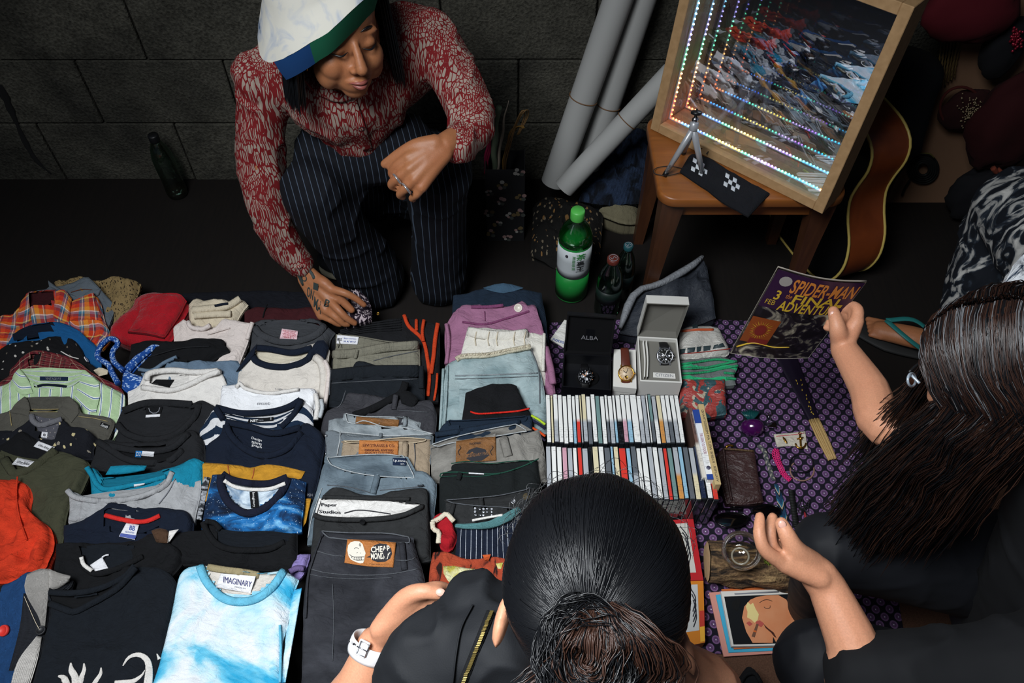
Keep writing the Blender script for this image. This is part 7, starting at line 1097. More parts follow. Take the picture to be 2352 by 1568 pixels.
m_sk1 = skinmat('tan_skin', '9a6844'); m_sk2 = skinmat('fair_skin', 'c99272'); m_lip = plain('lips', '8a4a42', .45); m_nail = plain('fingernail', 'd8a796', .3); m_hairb = NT('black_hair').done(lin('0d0e11'),.34,0,.55); m_hairg = NT('grey_hair').done(lin('6a6b6e'),.45,0,.5); m_hairbr = NT('brown_hair').done(lin('22130e'),.42,0,.5); m_hairrb = NT('chestnut_hair').done(lin('38231a'),.42,0,.45)
def strands(name, Ps, r, mat, parent, mats=None, mi=None):
 """Ps (N,m,3) strand polylines -> one mesh of thin three-sided strands"""
 Ps = np.asarray(Ps, float); N_, m, _ = Ps.shape; T = np.gradient(Ps, axis=1); T /= np.linalg.norm(T, axis=2)[..., None] + 1e-9; A = np.cross(T, np.array((.31,.52,.79))); A /= np.linalg.norm(A, axis=2)[..., None] + 1e-9; B = np.cross(T, A); rr = np.broadcast_to(np.asarray(r),(m,)) * np.r_[np.ones(m - 2),.8,.25]
 V = np.stack([Ps + rr[None, :, None] * (math.cos(a) * A + math.sin(a) * B) for a in (0,2.094,4.189)], 2).reshape(-1,3)
 i = np.arange(N_)[:, None, None] * m * 3 + np.arange(m - 1)[None, :, None] * 3; j = np.arange(3)[None, None]; k = (np.arange(3) + 1)[None, None] % 3
 Fc = np.stack([i + j, i + k, i + 3 + k, i + 3 + j], -1).reshape(-1,4); fm = None if mi is None else np.repeat(np.asarray(mi),(m - 1) * 3)
 o = mk(name, V, Fc.tolist(),mat, parent, mats=mats, fm=fm); o['kind'] = 'stuff'; return o
def hand(mb, wrist, knuckles, fingers, thumb, rw=.022,rf=.0088,wrist2=None):
 kn = [np.array(k) for k in knuckles]; w0 = np.array(wrist)
 for i, k in enumerate(kn): limb(mb, [w0 + (k - kn[1]) * .35,(w0 + k) / 2 + (k - kn[1]) * .1,k], [rw * .62,rw * .62,rf * 1.25], 12)
 limb(mb, [(w0 * .55 + kn[0] * .45),(w0 * .5 + (kn[1] + kn[2]) * .25),(w0 * .55 + kn[3] * .45)], [rw * .55,rw * .62,rw * .5], 12)
 for i, f in enumerate(fingers): limb(mb, [kn[i]] + [np.array(p) for p in f], np.linspace(rf * 1.12,rf * .78,len(f) + 1) * (1,1.03,.97,.85)[i], 12)
 limb(mb, [np.array(p) for p in thumb], np.r_[rw * .7,np.linspace(rf * 1.45,rf * .95,len(thumb) - 1)], 12)
def nail(par, tip, d, nrm, w=.0085,L=.011):
 x = np.cross(d, nrm); B = basis(x, d); V, Fc = sphere((0,0,0),(w / 2,L / 2,.0022),12); mk('fingernail', V @ np.stack([B[:, 0], B[:, 1], B[:, 2]], 1).T + tip, Fc, m_nail, par)
def D(u, v, d): return PD(u, v, d)
def headmesh(mb, c, R, s=1.0):
 T = lambda p: c + R @ (np.array(p) * s)
 def el(p, r): V, Fc = sphere((0,0,0),np.array(r) * s, 22); mb.add(V @ R.T + T(p),Fc)
 el((0,.028,-.012),(.076,.098,.098)); el((0,-.035,.018),(.06,.07,.068)); el((0,-.085,.048),(.028,.024,.028)); el((0,.06,.03),(.066,.055,.056)); el((0,-.06,.055),(.036,.034,.034))
 for sx in (-1,1): el((sx * .04,-.025,.048),(.028,.034,.032)); el((sx * .047,-.05,.026),(.025,.038,.036)); el((sx * .043,-.045,.042),(.022,.03,.026)); el((sx * .032,.034,.068),(.024,.009,.013)); el((sx * .031,.014,.071),(.0165,.0125,.014)); el((sx * .0115,-.029,.092),(.0085,.0075,.009))
 for sx in (-1,1): el((sx * .0775,-.004,-.012),(.008,.03,.018)); el((sx * .08,-.028,-.006),(.006,.01,.008))
 limb(mb, [T((0,.026,.082)),T((0,.0,.098)),T((0,-.022,.108))], [.0075 * s, .0095 * s, .0125 * s], 10)
 limb(mb, [T((-.024,-.056,.078)),T((-.008,-.0535,.0905)),T((0,-.055,.091)),T((.008,-.0535,.0905)),T((.024,-.056,.078))], np.array([.004,.0062,.006,.0062,.004]) * s, 8); limb(mb, [T((-.022,-.06,.076)),T((0,-.065,.089)),T((.022,-.06,.076))], np.array([.004,.0075,.004]) * s, 8)
 return T
def facedetail(T, par, R, look=0):
 def tb(nm, pts, r, m): V, Fc = tube(crom([T(p) for p in pts], 12),np.sin(np.linspace(.15,math.pi - .15,12)) * r, 8); mk(nm, V, Fc, m, par)
 tb('lip', [(-.024,-.0565,.081),(-.008,-.0545,.0955),(0,-.056,.0965),(.008,-.0545,.0955),(.024,-.0565,.081)], .0042,m_lip); tb('lip', [(-.02,-.06,.081),(0,-.0655,.0958),(.02,-.06,.081)], .0052,m_lip)
 for sx in (-1,1): tb('eyebrow', [(sx * .014,.04,.082),(sx * .032,.045,.079),(sx * .052,.037,.063)], .0032,m_hairb); tb('eyelashes', [(sx * .015,.008,.083),(sx * .031,.004,.0865),(sx * .048,.009,.075)], .0022,m_hairb)
# ---------------------------------------------------------------- the vendor (squatting by the wall)
V1 = empty('person', (-.36,1.72,0)); tag(V1,'person squatting by the wall in a bucket hat and red patterned blouse', 'person')
S1,E1,W1 = D(603,185,1.83),D(612,470,2.0),D(694,618,2.13); S2,E2,W2 = D(985,85,1.85),D(1085,283,1.86),D(1022,333,1.78)
hc = D(782,84,1.66); dv = ray((800,90)); dv /= np.linalg.norm(dv); iu = np.cross((1,0,0),dv); fwd = -dv * .84 + np.array((1,0,0)) * .36 - iu * .42; fwd /= np.linalg.norm(fwd); hu = iu * .95 - np.array((1,0,0)) * .22; hu -= fwd * (hu @ fwd); hu /= np.linalg.norm(hu); RH = np.stack([np.cross(hu, fwd),hu, fwd], 1)
mb = MB(); T = headmesh(mb, hc, RH, 1.03); nb_ = D(815,185,1.80); pel = np.array((-.34,1.83,.22)); chest = D(800,215,1.87)
limb(mb, [T((0,-.05,-.03)),(T((0,-.07,-.03)) + nb_) / 2,nb_, chest], [.05,.05,.055,.09]); limb(mb, [chest, (chest + pel) / 2 + (0,.05,0),pel + (0,.04,0)], [.09,.085,.08]); limb(mb, [S1 * .8 + S2 * .2,chest, S2 * .8 + S1 * .2], [.045,.06,.045])
limb(mb, [S1,E1,W1], [.045,.036,.026]); limb(mb, [S2,E2,W2], [.045,.038,.028])
K1,A1 = D(722,440,1.97),PZ(855,632,.07); K2,A2 = D(1005,405,1.98),PZ(1008,632,.07); H1 = np.array((-.43,1.82,.24)); H2 = np.array((-.25,1.82,.24))
limb(mb, [H1,K1,A1], [.06,.05,.035]); limb(mb, [H2,K2,A2], [.06,.05,.035])
# right hand (image left) pinching the bandana
d0 = 2.12; hand(mb, D(703,628,2.13),[D(762,664,d0 - .01),D(757,690,d0),D(748,712,d0 + .015),D(738,725,d0 + .03)], [[D(790,672,d0 - .02),D(815,684,d0 - .01),D(836,700,d0 + .005)], [D(778,712,d0 - .012),D(796,730,d0 - .005),D(815,742,d0 + .01)], [D(770,727,d0),D(788,742,d0 + .01),D(800,745,d0 + .02)], [D(760,735,d0 + .02),D(775,744,d0 + .03),D(785,745,d0 + .035)]], [D(722,640,2.13),D(748,652,d0 - .01),D(785,690,d0 + .01),D(808,712,d0 + .02)], .026,.0105)
# left hand on the knee
d2 = 1.77; hand(mb, D(1012,338,d2),[D(938,362,d2 - .01),D(940,388,d2 - .012),D(952,412,d2 - .008),D(968,430,d2 + .002)], [[D(912,380,d2 + .005),D(900,398,d2 + .03),D(908,405,d2 + .045)], [D(914,408,d2 + .005),D(899,424,d2 + .03),D(910,432,d2 + .045)], [D(932,432,d2 + .008),D(918,446,d2 + .03),D(925,452,d2 + .045)], [D(958,446,d2 + .012),D(946,455,d2 + .03),D(950,458,d2 + .04)]], [D(1000,330,d2 - .004),D(955,335,d2 - .005),D(915,356,d2 + .012),D(884,377,d2 + .03)], .031,.0112)
V, Fc = remesh(mb, .004,2); body = mk('body', V, Fc, m_sk1,V1); facedetail(T, body, RH)
for nm, a, b_, m_ in (('ring', D(922,414,d2 - .014),D(912,408,d2),0),('ring', D(943,434,d2 - .012),D(933,430,d2),0)): ax = D(914,408,d2) - D(940,388,d2); ax /= np.linalg.norm(ax); Rr = basis(np.cross(ax, (0,0,1)),np.cross(ax, np.cross(ax, (0,0,1)))); C = [b_ + ax * .002 + (a - b_) * .28 + .0128 * (math.cos(t) * Rr[:, 0] + math.sin(t) * Rr[:, 1]) for t in np.linspace(0,6.283,24)[:-1]]; V, Fc = tube(C, .0034,8,True, flat=.6); mk(nm, V, Fc, plain('silver', 'c9c9cc', .25,.8),body)
tat = plain('tattoo_ink', '25302f', .7); gB = Gar(); gB.V = []; gB.F = []; gB.n = 0; gB.b = None; gB.zf, gB.yf, gB.s, gB.zmin, gB.o = .2,1.5,0,.1,body; Vb, Fb = np.array([v.co[:] for v in body.data.vertices]) + LOC[V1.name], [tuple(p.vertices) for p in body.data.polygons]; gB.add(Vb, Fb)
for s_, q in (('B', ((748,686),(760,690),(754,706),(743,703))),('I', ((720,648),(731,652),(730,668),(719,664))),('ON', ((706,656),(722,668),(718,690),(704,680))),('MA', ((722,680),(742,696),(736,722),(720,704))),('O', ((692,630),(706,634),(704,648),(692,645)))): textq(gB, s_, q, tat, body, .0012,bold=.02,name='tattoo')
for pts in (((682,622),(690,640),(697,655)),((706,616),(716,628),(722,640))): strip(gB, 'tattoo', pts, 7,tat, .0005,lift=.0006)
# blouse
def leafprint(n, c):
 v = n.mapping(c, scale=(125,125,11)); w_ = n.n('TexNoise', {'Vector': c, 'Scale': 12,'Detail': 2}); v = n.n('VectorMath', {0: v, 1: n.n('VectorMath', {0: w_.outputs[1], 1: (3.5,3.5,1)}, operation='MULTIPLY').outputs[0]}, operation='ADD').outputs[0]
 d = n.n('TexVoronoi', {'Vector': v, 'Scale': 1,'Randomness': 1}, feature='DISTANCE_TO_EDGE').outputs['Distance']; fine = n.n('TexWave', {'Vector': v, 'Scale': .55,'Distortion': 5}, bands_direction='X').outputs[1]; lines = n.math('MULTIPLY', n.math('GREATER_THAN', fine, .6),n.math('GREATER_THAN', n.noise(c, 22,1),.47))
 m = n.math('MULTIPLY', n.math('GREATER_THAN', d, .105),n.math('SUBTRACT', 1,lines)); return n.mix(m, lin('6c1619'),lin('94857a'))
n = NT('red_leaf_print_blouse'); c_ = n.coord('Object'); m_bl = n.done(leafprint(n, c_),.85,0,.2); n.bump(n.noise(c_, 700,2),.1,.001)
mb = MB(); limb(mb, [S1,D(600,330,1.93),E1,D(655,555,2.08),D(690,604,2.12)], [.062,.06,.054,.046,.04], 18); limb(mb, [S2,D(1050,190,1.86),E2 * .98 + .02 * S2,D(1068,318,1.84),D(1046,332,1.81)], [.066,.062,.058,.05,.046], 18)
limb(mb, [D(700,160,1.88),chest, D(930,110,1.9)], [.105,.115,.105], 20); limb(mb, [chest + (0,.02,0),D(812,250,1.92),D(816,278,1.95)], [.145,.135,.11], 22,flat=.75); limb(mb, [S1,D(690,170,1.86)], [.07,.095], 16); limb(mb, [S2,D(930,110,1.88)], [.072,.095], 16); limb(mb, [nb_ - (nb_ - hc) * .1,nb_, chest], [.055,.066,.1])
V, Fc = remesh(mb, .006,4,disp=wrinkle(.0065,13,4,(1,1,.55))); bl = mk('blouse', V, Fc, m_bl, V1)
gV = Gar(); gV.V = []; gV.F = []; gV.n = 0; gV.b = None; gV.zf, gV.yf, gV.s, gV.zmin, gV.o = .5,1.6,0,.1,bl; gV.add(V, Fc)
for c in ((808,222),(830,294)): disc(gV, 'button', c, 7.5,plain('black_button', '17181c', .5),.003,bl)
strip(gV, 'placket', ((800,205),(815,250),(832,300),(846,345)),22,m_bl, .002,parent=bl); strip(gV, 'collar', ((700,168),(735,205),(775,222),(805,215)),26,m_bl, .006,lift=.003,parent=bl); strip(gV, 'collar', ((812,214),(840,205),(855,185),(862,160)),24,m_bl, .006,lift=.003,parent=bl)
V, Fc = tube(crom([D(655,608,2.115),D(688,612,2.085),D(712,592,2.115)], 14),.006,8); mk('cuff', V, Fc, m_bl, bl)
# pinstripe trousers
n = NT('navy_pinstripe_wool'); c_ = n.coord('Object'); sx = n.n('SeparateXYZ', {0: c_}); wv_ = n.math('ADD', n.math('MULTIPLY', sx.outputs[0], 1),n.math('MULTIPLY', sx.outputs[1], .35)); ln = n.math('LESS_THAN', n.math('FRACT', n.math('MULTIPLY', wv_, 62)),.11); m_pt = n.done(n.mix(ln, lin('0a0c13'),lin('424d5c')),.85,0,.2); n.bump(n.noise(c_, 900,2),.1,.001)
mb = MB(); limb(mb, [H1,(H1 + K1) / 2 + (0,0,.03),K1], [.12,.11,.085], 18); limb(mb, [K1,(K1 + A1) / 2,A1 + (0,0,-.02)], [.082,.08,.098], 18); limb(mb, [H2,(H2 + K2) / 2 + (0,0,.03),K2], [.12,.11,.085], 18); limb(mb, [K2,(K2 + A2) / 2,A2 + (0,0,-.02)], [.08,.075,.085], 18); limb(mb, [H1,(H1 + H2) / 2 + (0,.01,.02),H2], [.12,.13,.12], 18); limb(mb, [D(745,352,2.02),D(835,348,2.02),D(930,335,2.02)], [.085,.09,.085], 16)
V, Fc = remesh(mb, .007,4,disp=wrinkle(.006,10,14)); V[:, 2] = np.maximum(V[:, 2], .012); mk('trousers', V, Fc, m_pt, V1)
# shoes
def shoe(par, heel, toe, w_=.045):
 d = toe - heel; L_ = np.linalg.norm(d); B = basis(d, np.cross((0,0,1),d)); t = np.linspace(0,1,16); C = heel + d * t[:, None]; ww = w_ * np.sin(np.clip(t * .9 + .08,0,1) * math.pi) ** .45
 for nm, z, h, m_, k_ in (('sole', .014,.014,plain('cream_rubber', '9c957e', .6),1.06),('upper', .045,.034,plain('black_canvas', '15161a', .8),1.0)): hh = h * (np.interp(t, (0,.35,.7,1),(1.3,1.25,.8,.55)) if nm == 'upper' else 1); V, Fc = tube(C + np.array((0,0,z)) - (C * 0 + np.array((0,0,0))),ww * k_, 16,up=(0,0,1),flat=hh / (ww * k_)); V[:, 2] = np.maximum(V[:, 2], .002); o_ = mk(nm, V, Fc, m_, par)
 for k_ in range(4): q = C[6 + k_ * 2] + np.array((0,0,.082 - .008 * k_)); V, Fc = tube(crom([q - B[:, 1] * .025,q + (0,0,.004),q + B[:, 1] * .025], 8),.003,6); mk('lace', V, Fc, plain('grey_lace', '6a6a68', .8),o_)
shoe(V1,PZ(835,640,0) + (0,.03,0),PZ(738,618,0),.05); shoe(V1,PZ(1000,640,0) + (0,.05,0),PZ(960,655,0) + (0,-.02,0),.045)
# hat
def hatpt(a, r, h):
 x, z = r * math.sin(a),r * math.cos(a) * 1.05; dr = max(0,-math.sin(a) - .35) ** 1.5
 return T((x - .03,h + .36 * x - HD * dr, z - .022))
NA = 64; an = np.linspace(0,2 * math.pi, NA + 1)[:-1]; wavy = lambda a: .006 * np.sin(3 * a + .6) + .004 * np.sin(5 * a)
rings = []; spec = [(.02,.218),(.06,.212),(.086,.195),(.097,.16),(.1,.125),(.103,.118),(.111,.106),(.119,.094),(.127,.08)]
for j, (r, h) in enumerate(spec): f = max(0,j - 4) / 4; HD = .1 * f; rings.append([hatpt(a, r * (1 + .02 * f * math.sin(2 * a)),h + f * wavy(a)) for a in an])
V = np.array(rings).reshape(-1,3); n0 = len(V); Vi = V - (V - T((0,.1,-.01))) * .03; n = NT('white_tie_dye_hat'); c_ = n.coord('Object'); m_hat = n.done(n.ramp(n.noise(c_, 14,5,1.2),[(.5,lin('c9c6bc')),(.6,lin('b0b4ba')),(.68,lin('50647e'))]),.9,0,.2); n.bump(n.noise(c_, 800,2),.15,.001)
Fc = gridF(NA, len(spec),True); top = tuple(range(NA)); V_out = V + .0025 * fbm(V * 25,3)[:, None]; hat = mk('bucket_hat', np.concatenate([V_out, Vi]),[f[::-1] for f in Fc] + [top] + [tuple(i + n0 for i in f) for f in Fc], m_hat, V1)
def brimband(a0,a1,m_, nm):
 global HD
 aa = np.linspace(a0,a1,24); R3 = []; HD = .1
 for (r, h) in ((.128,.08),(.12,.054),(.109,.028)): R3.append([hatpt(a, r * (1 + .02 * math.sin(2 * a)),h + wavy(a)) for a in aa])
 V = np.array(R3).reshape(-1,3); c0 = T((0,.05,0)); V2 = V + (c0 - V) * .02; mk(nm, np.concatenate([V, V2]),gridF(24,3) + [tuple(i + 72 for i in f[::-1]) for f in gridF(24,3)], m_, hat)
brimband(-.5,1.3,fabric('green_panel', '1c6a4c'),'green_brim_panel'); brimband(-1.2,-.5,fabric('blue_panel', '17457c'),'blue_brim_panel')
# hair under the hat
rs = np.random.RandomState(2); Ps = []
for i in range(900):
 a = rs.uniform(1.15,2 * math.pi - 1.15); r = .088 + .02 * rs.rand(); h0 = .07; L_ = .18 + .03 * rs.rand(); t = np.linspace(0,1,8)
 Ps.append([T((r * math.sin(a) * (1 + .22 * q),h0 - L_ * q, -.015 + r * math.cos(a) * (1.05 - .05 * q))) for q in t])
strands('hair', Ps, .0016,m_hairb, V1)
V, Fc = tube([T((-.082,-.04 + .012 * math.sin(t),.0 + .012 * math.cos(t))) for t in np.linspace(0,6.283,20)[:-1]], .0014,6,True); mk('earring', V, Fc, m_gold, V1)
# the bandana between the fingers
g = G('bandana', 'dark bandana with white print held by the vendor', 'bandana', k0((790,672),(815,664),(840,676)),k0((788,742),(815,740),(852,726)),fabric('plum_white_print', '3a2a36', pat=lambda n, uv: n.mix(n.math('GREATER_THAN', n.noise(uv, 70,2,2.5),.55),lin('241a26'),lin('b8a9ae'))),zf=.15,s=.1,th=.012,dn=.02,right=k0((840,676),(852,700),(852,726)),wr=.008,ws=35); make(g)
# ---------------------------------------------------------------- the buyer in front (head bowed, bun)
B1 = empty('person', D(1340,1500,1.5) * (1,1,0)); tag(B1,'person with black hair in a bun seen from above, black jacket, white watch', 'person')
hc2 = D(1372,1335,.815); mb = MB(); vd = ray((1372,1335)); vd /= np.linalg.norm(vd); iu2 = np.cross((1,0,0),vd); hx = np.array((1., 0,0)); R2 = np.stack([hx, iu2,-vd], 1)
T2 = lambda p: hc2 + R2 @ np.array(p)
V, Fc = sphere((0,0,0),(.086,.1,.09),30); mb.add(V @ R2.T + hc2,Fc); nk = D(1560,1600,.95); limb(mb, [hc2 - (0,.02,.03),(hc2 + nk) / 2 + (0,-.01,-.03),nk], [.06,.055,.06]); limb(mb, [D(1230,1590,1.0),nk, D(1620,1620,1.03),D(1690,1700,1.08)], [.055,.062,.05,.045])
for sx, p in ((-1,D(1153,1424,.80)),(1,D(1575,1490,.85))): V, Fc = sphere((0,0,0),(.0075,.028,.016),16); mb.add(V @ (R2 @ rotz(sx * .25)).T + p, Fc)
EL, WR = D(796,1650,1.13),D(862,1478,1.12); limb(mb, [D(960,1750,1.05),EL, (EL + WR) / 2,WR], [.045,.038,.033,.0255]); dh = 1.1
hand(mb, D(874,1452,dh),[D(965,1362,dh - .02),D(972,1385,dh - .01),D(975,1405,dh),D(972,1420,dh + .01)], [[D(1000,1350,dh - .02),D(1030,1355,dh),D(1045,1370,dh + .02)], [D(1010,1378,dh),D(1035,1390,dh + .02),D(1045,1400,dh + .03)], [D(1005,1400,dh + .01),D(1030,1410,dh + .03),D(1040,1415,dh + .04)], [D(1000,1420,dh + .02),D(1020,1425,dh + .03),D(1030,1430,dh + .04)]], [D(885,1430,dh),D(930,1375,dh - .02),D(968,1358,dh - .03),D(1008,1362,dh - .03)], .0235,.0098)
limb(mb, [D(1300,1700,1.1),D(1330,1620,1.25),D(1300,1600,1.45)], [.1,.12,.13])
V, Fc = remesh(mb, .004,2); bd2 = mk('body', V, Fc, m_sk2,B1); nail(bd2,D(1012,1360,dh - .041),D(1012,1360,dh) - D(980,1355,dh),-vd, .011,.014)
# jacket
n = NT('black_jacket_cloth'); c_ = n.coord('Object'); m_jk = n.done(lin('16181c'),.75,0,.3); n.bump(n.noise(c_, 500,2),.2,.001)
mb = MB(); limb(mb, [D(1150,1490,.97),D(1040,1500,.99),D(980,1530,1.0),D(950,1650,1.05)], [.066,.062,.056,.055], 20); limb(mb, [D(1180,1560,1.0),D(1300,1640,1.02),D(1480,1670,1.06),D(1640,1675,1.07),D(1740,1740,1.12)], [.09,.09,.082,.068,.062], 20); limb(mb, [D(1480,1700,1.1),D(1500,1700,1.35),D(1420,1640,1.5)], [.1,.13,.15], 18); limb(mb, [D(1100,1400,1.0),D(1120,1500,1.0),D(1150,1640,1.05)], [.045,.075,.1], 18); limb(mb, [D(1200,1620,1.1),D(1250,1600,1.3),D(1250,1580,1.5)], [.13,.15,.15], 18); limb(mb, [D(1050,1440,1.0),D(1120,1400,1.0),D(1190,1390,1.02)], [.03,.034,.03])
V, Fc = remesh(mb, .006,4,disp=wrinkle(.008,12,24)); jk = mk('jacket', V, Fc, m_jk, B1); gJ = Gar(); gJ.V = []; gJ.F = []; gJ.n = 0; gJ.b = None; gJ.zf, gJ.yf, gJ.s, gJ.zmin, gJ.o = .8,.2,0,.1,jk; gJ.add(V, Fc)
zp = ((1128,1405),(1110,1450),(1090,1500),(1066,1560),(1050,1600)); strip(gJ, 'zip_tape', zp, 22,fabric('black_tape', '101114'),.002,parent=jk); C = crom(zp, 54); X, Nn = gJ.hit(C)
for i in range(54): tdir = np.array((.5,.25,0)); V, Fc = box(X[i] + Nn[i] * .002,(.0048,.0016,.002),basis(hx, np.cross(Nn[i], hx)),.0004); mk('zip_tooth', V, Fc, plain('antique_gold', '8a7a48', .35,.8),jk, smooth=False)
strip(gJ, 'seam', ((1085,1390),(1060,1440),(1048,1500),(1040,1568)),5,m_jk, .004,parent=jk)
# wrist watch
ax = WR - EL; ax /= np.linalg.norm(ax); wc = D(853,1488,1.12); xx = np.cross(ax, vd); xx /= np.linalg.norm(xx); yy = np.cross(ax, xx); m_ww = plain('white_silicone', 'd8d6d6', .4); wt = empty('wrist_watch', wc)
for off in (0,): C = [wc + .0305 * (math.cos(t) * xx + .92 * math.sin(t) * yy) for t in np.linspace(0,6.283,40)[:-1]]; V, Fc = tube(C, .0125,10,True, up=np.tile(ax, (39,1)),flat=1.0); Tn, Bn, Un = frames(np.array(C),ax, True); aa = np.arange(10) * 2 * math.pi / 10; V = (np.array(C)[:, None] + .0022 * np.cos(aa)[None, :, None] * Bn[:, None] + .0125 * np.sin(aa)[None, :, None] * Un[:, None]).reshape(-1,3); mk('band', V, Fc, m_ww, wt)
pf = wc - vd * .031; V, Fc = box(pf + xx * .004,(.016,.024,.004),basis(xx, ax),.0012); mk('keeper', V, Fc, m_ww, wt, smooth=False); V, Fc = tube([pf - vd * .003 + xx * a + ax * b_ for a, b_ in ((-.004,-.009),(.009,-.009),(.009,.009),(-.004,.009))], .0011,6,True); mk('buckle', V, Fc, m_steel, wt); V, Fc = tube(np.array([pf - vd * .0035 + xx * -.004,pf - vd * .0035 + xx * .012]),.0009,6); mk('buckle_pin', V, Fc, m_steel, wt)
for k_ in range(2): V, Fc = sphere(pf - vd * .0005 + xx * (.018 + .008 * k_),(.0018,.0018,.0012),8); mk('strap_hole', V, Fc, ink, wt)
tag(wt, 'white silicone wrist watch strap on the front buyer arm', 'watch')
# hair: combed over the skull to a bun
rs = np.random.RandomState(4); er = np.array((.0945,.109,.0985)); bun = np.array((-.08,-.32,.70)); bun = bun / np.linalg.norm(bun)
V, Fc = sphere((0,0,0),er * .985,40); V = V + .0 * V; hcap = mk('hair', V @ R2.T + hc2,Fc, m_hairb, B1); Ps = []
for i in range(3600):
 while True:
  d = rs.randn(3); d /= np.linalg.norm(d)
  if d[2] > -.5 and (d @ bun) < .93: break
 m_ = 12; th0 = math.acos(np.clip(d @ bun, -1,1)); nvec = d - bun * (d @ bun); nvec /= np.linalg.norm(nvec); t = np.linspace(1,.14,m_); start = th0 * (1 + .25 * rs.rand()); th = np.maximum(start * t, .2); lift = 1.0 + .012 * rs.rand() + .01 * math.sin(7 * math.atan2(nvec[0], nvec[1])); sw = .25 * np.sin(math.pi * (1 - t)) * rs.randn() * .18; ortho = np.cross(bun, nvec); P = np.cos(th)[:, None] * bun + np.sin(th)[:, None] * (nvec * np.cos(sw)[:, None] + ortho * np.sin(sw)[:, None]); Ps.append((P * er * lift) @ R2.T + hc2)
strands('strands', Ps, .00085,m_hairb, hcap)
bc = (bun * er * 1.12) @ R2.T + hc2; Ps = []; bx_, by_ = R2[:, 0], R2[:, 1]; mi = []
for i in range(1300):
 m_ = 16; ph = rs.uniform(0,6.28); rad = .04 * math.sqrt(rs.uniform(.02,1.1)); t = np.linspace(0,rs.uniform(.9,2.4),m_); tilt = rs.normal(0,.35); rr = rad * (1 + .25 * np.sin(t * 1.7 + i)); a = ph + t; P3d = np.stack([rr * np.cos(a) * .95,rr * np.sin(a) * 1.05 - .012,np.full(m_, .0)], 1); hz = np.sqrt(np.maximum(0,1 - (rr / .05) ** 2)) * .022 + rr * tilt * np.sin(a - ph) * .6 + .005 * rs.rand(); P = bc + P3d[:, :1] * bx_ + P3d[:, 1:2] * by_ + hz[:, None] * -vd; Ps.append(P); mi.append(int(rad < .03 and rs.rand() < .45))
for i in range(650):
 m_ = 16; t = np.linspace(0,1,m_); x0 = rs.normal(0,.014); sp = rs.uniform(-.02,.03); P = bc + bx_ * (x0 * .5 + .012 + (.03 + sp) * np.sin(t * 2.2) + x0 * t * 1.3 - .035 * t)[:, None] + by_ * (.026 - (.06 + .02 * rs.rand()) * t + .008 * rs.rand())[:, None] + (-vd) * (.028 * np.sin(np.clip(t * 1.1 + .1,0,1) * math.pi) + .005 * rs.rand())[:, None]; Ps.append(P); mi.append(int(rs.rand() < .7))
Ps = np.array(Ps); Ps = Ps + .003 * np.stack([fbm(Ps * 60,1,2),fbm(Ps * 60,2,2),fbm(Ps * 60,3,2)], -1); strands('bun', Ps, .0007,m_hairb, hcap, mats=[m_hairb, m_hairrb], mi=mi); V, Fc = sphere((0,0,0),(.04,.044,.018),20); mk('bun_core', V @ R2.T + bc - by_ * .012,Fc, m_hairb, hcap)
Ps = []
for i in range(60): a = rs.uniform(.3,2.8); d = np.array((math.cos(a),math.sin(a),.1 * rs.randn())); p = (d * er) @ R2.T + hc2; q = np.linspace(0,1,8)[:, None]; side = R2 @ np.array((-math.sin(a),math.cos(a),.2 * rs.randn())); Ps.append(p + (R2 @ d) * .02 * rs.rand() * np.sin(q * 3.1) + side * q * (.02 + .02 * rs.rand()) * rs.choice((-1,1)))
strands('flyaway', Ps, .0003,m_hairb, hcap)
# ---------------------------------------------------------------- the long-haired buyer at the right
C1 = empty('person', (.85,.5,0)); tag(C1,'long-haired person in black at the right, holding a comic book and reaching out', 'person')
hc3 = D(2318,866,1.08); f3 = np.array((-.60,.36,-.72)); f3 /= np.linalg.norm(f3); u3 = np.array((-.5,.3,.8)); u3 -= f3 * (u3 @ f3); u3 /= np.linalg.norm(u3); R3 = np.stack([np.cross(u3,f3),u3,f3], 1); mb = MB(); T3 = headmesh(mb, hc3,R3)
nk3 = np.array((.78,.56,.84)); ch3 = np.array((.90,.5,.62)); pl3 = np.array((1.02,.45,.26)); limb(mb, [T3((0,-.05,-.03)),nk3,ch3], [.05,.055,.09]); limb(mb, [ch3,(ch3 + pl3) / 2,pl3], [.1,.11,.13])
SL = np.array((.84,.70,.72)); WL = D(1938,800,1.52); EL3 = D(2055,985,1.36); limb(mb, [SL, EL3,(EL3 + WL) / 2,WL], [.04,.038,.034,.025]); SR = np.array((.80,.33,.74)); ER = D(2020,1610,1.08); WR3 = D(1898,1345,1.11); limb(mb, [SR, ER, (ER + WR3) / 2,WR3,D(1878,1318,1.11)], [.045,.04,.036,.0265,.026])
dk = 1.52; hand(mb, D(1938,790,dk),[D(1968,738,dk - .012),D(1962,742,dk + .005),D(1955,748,dk + .02),D(1946,756,dk + .03)], [[D(1970,712,dk - .005),D(1955,702,dk + .015),D(1938,708,dk + .03)], [D(1962,716,dk + .01),D(1945,708,dk + .03),D(1930,716,dk + .04)], [D(1952,726,dk + .03),D(1930,735,dk + .045),D(1905,742,dk + .05)], [D(1938,745,dk + .04),D(1915,752,dk + .05),D(1898,752,dk + .055)]], [D(1932,782,dk),D(1925,758,dk - .02),D(1920,735,dk - .02),D(1914,714,dk - .012)], .029,.0114)
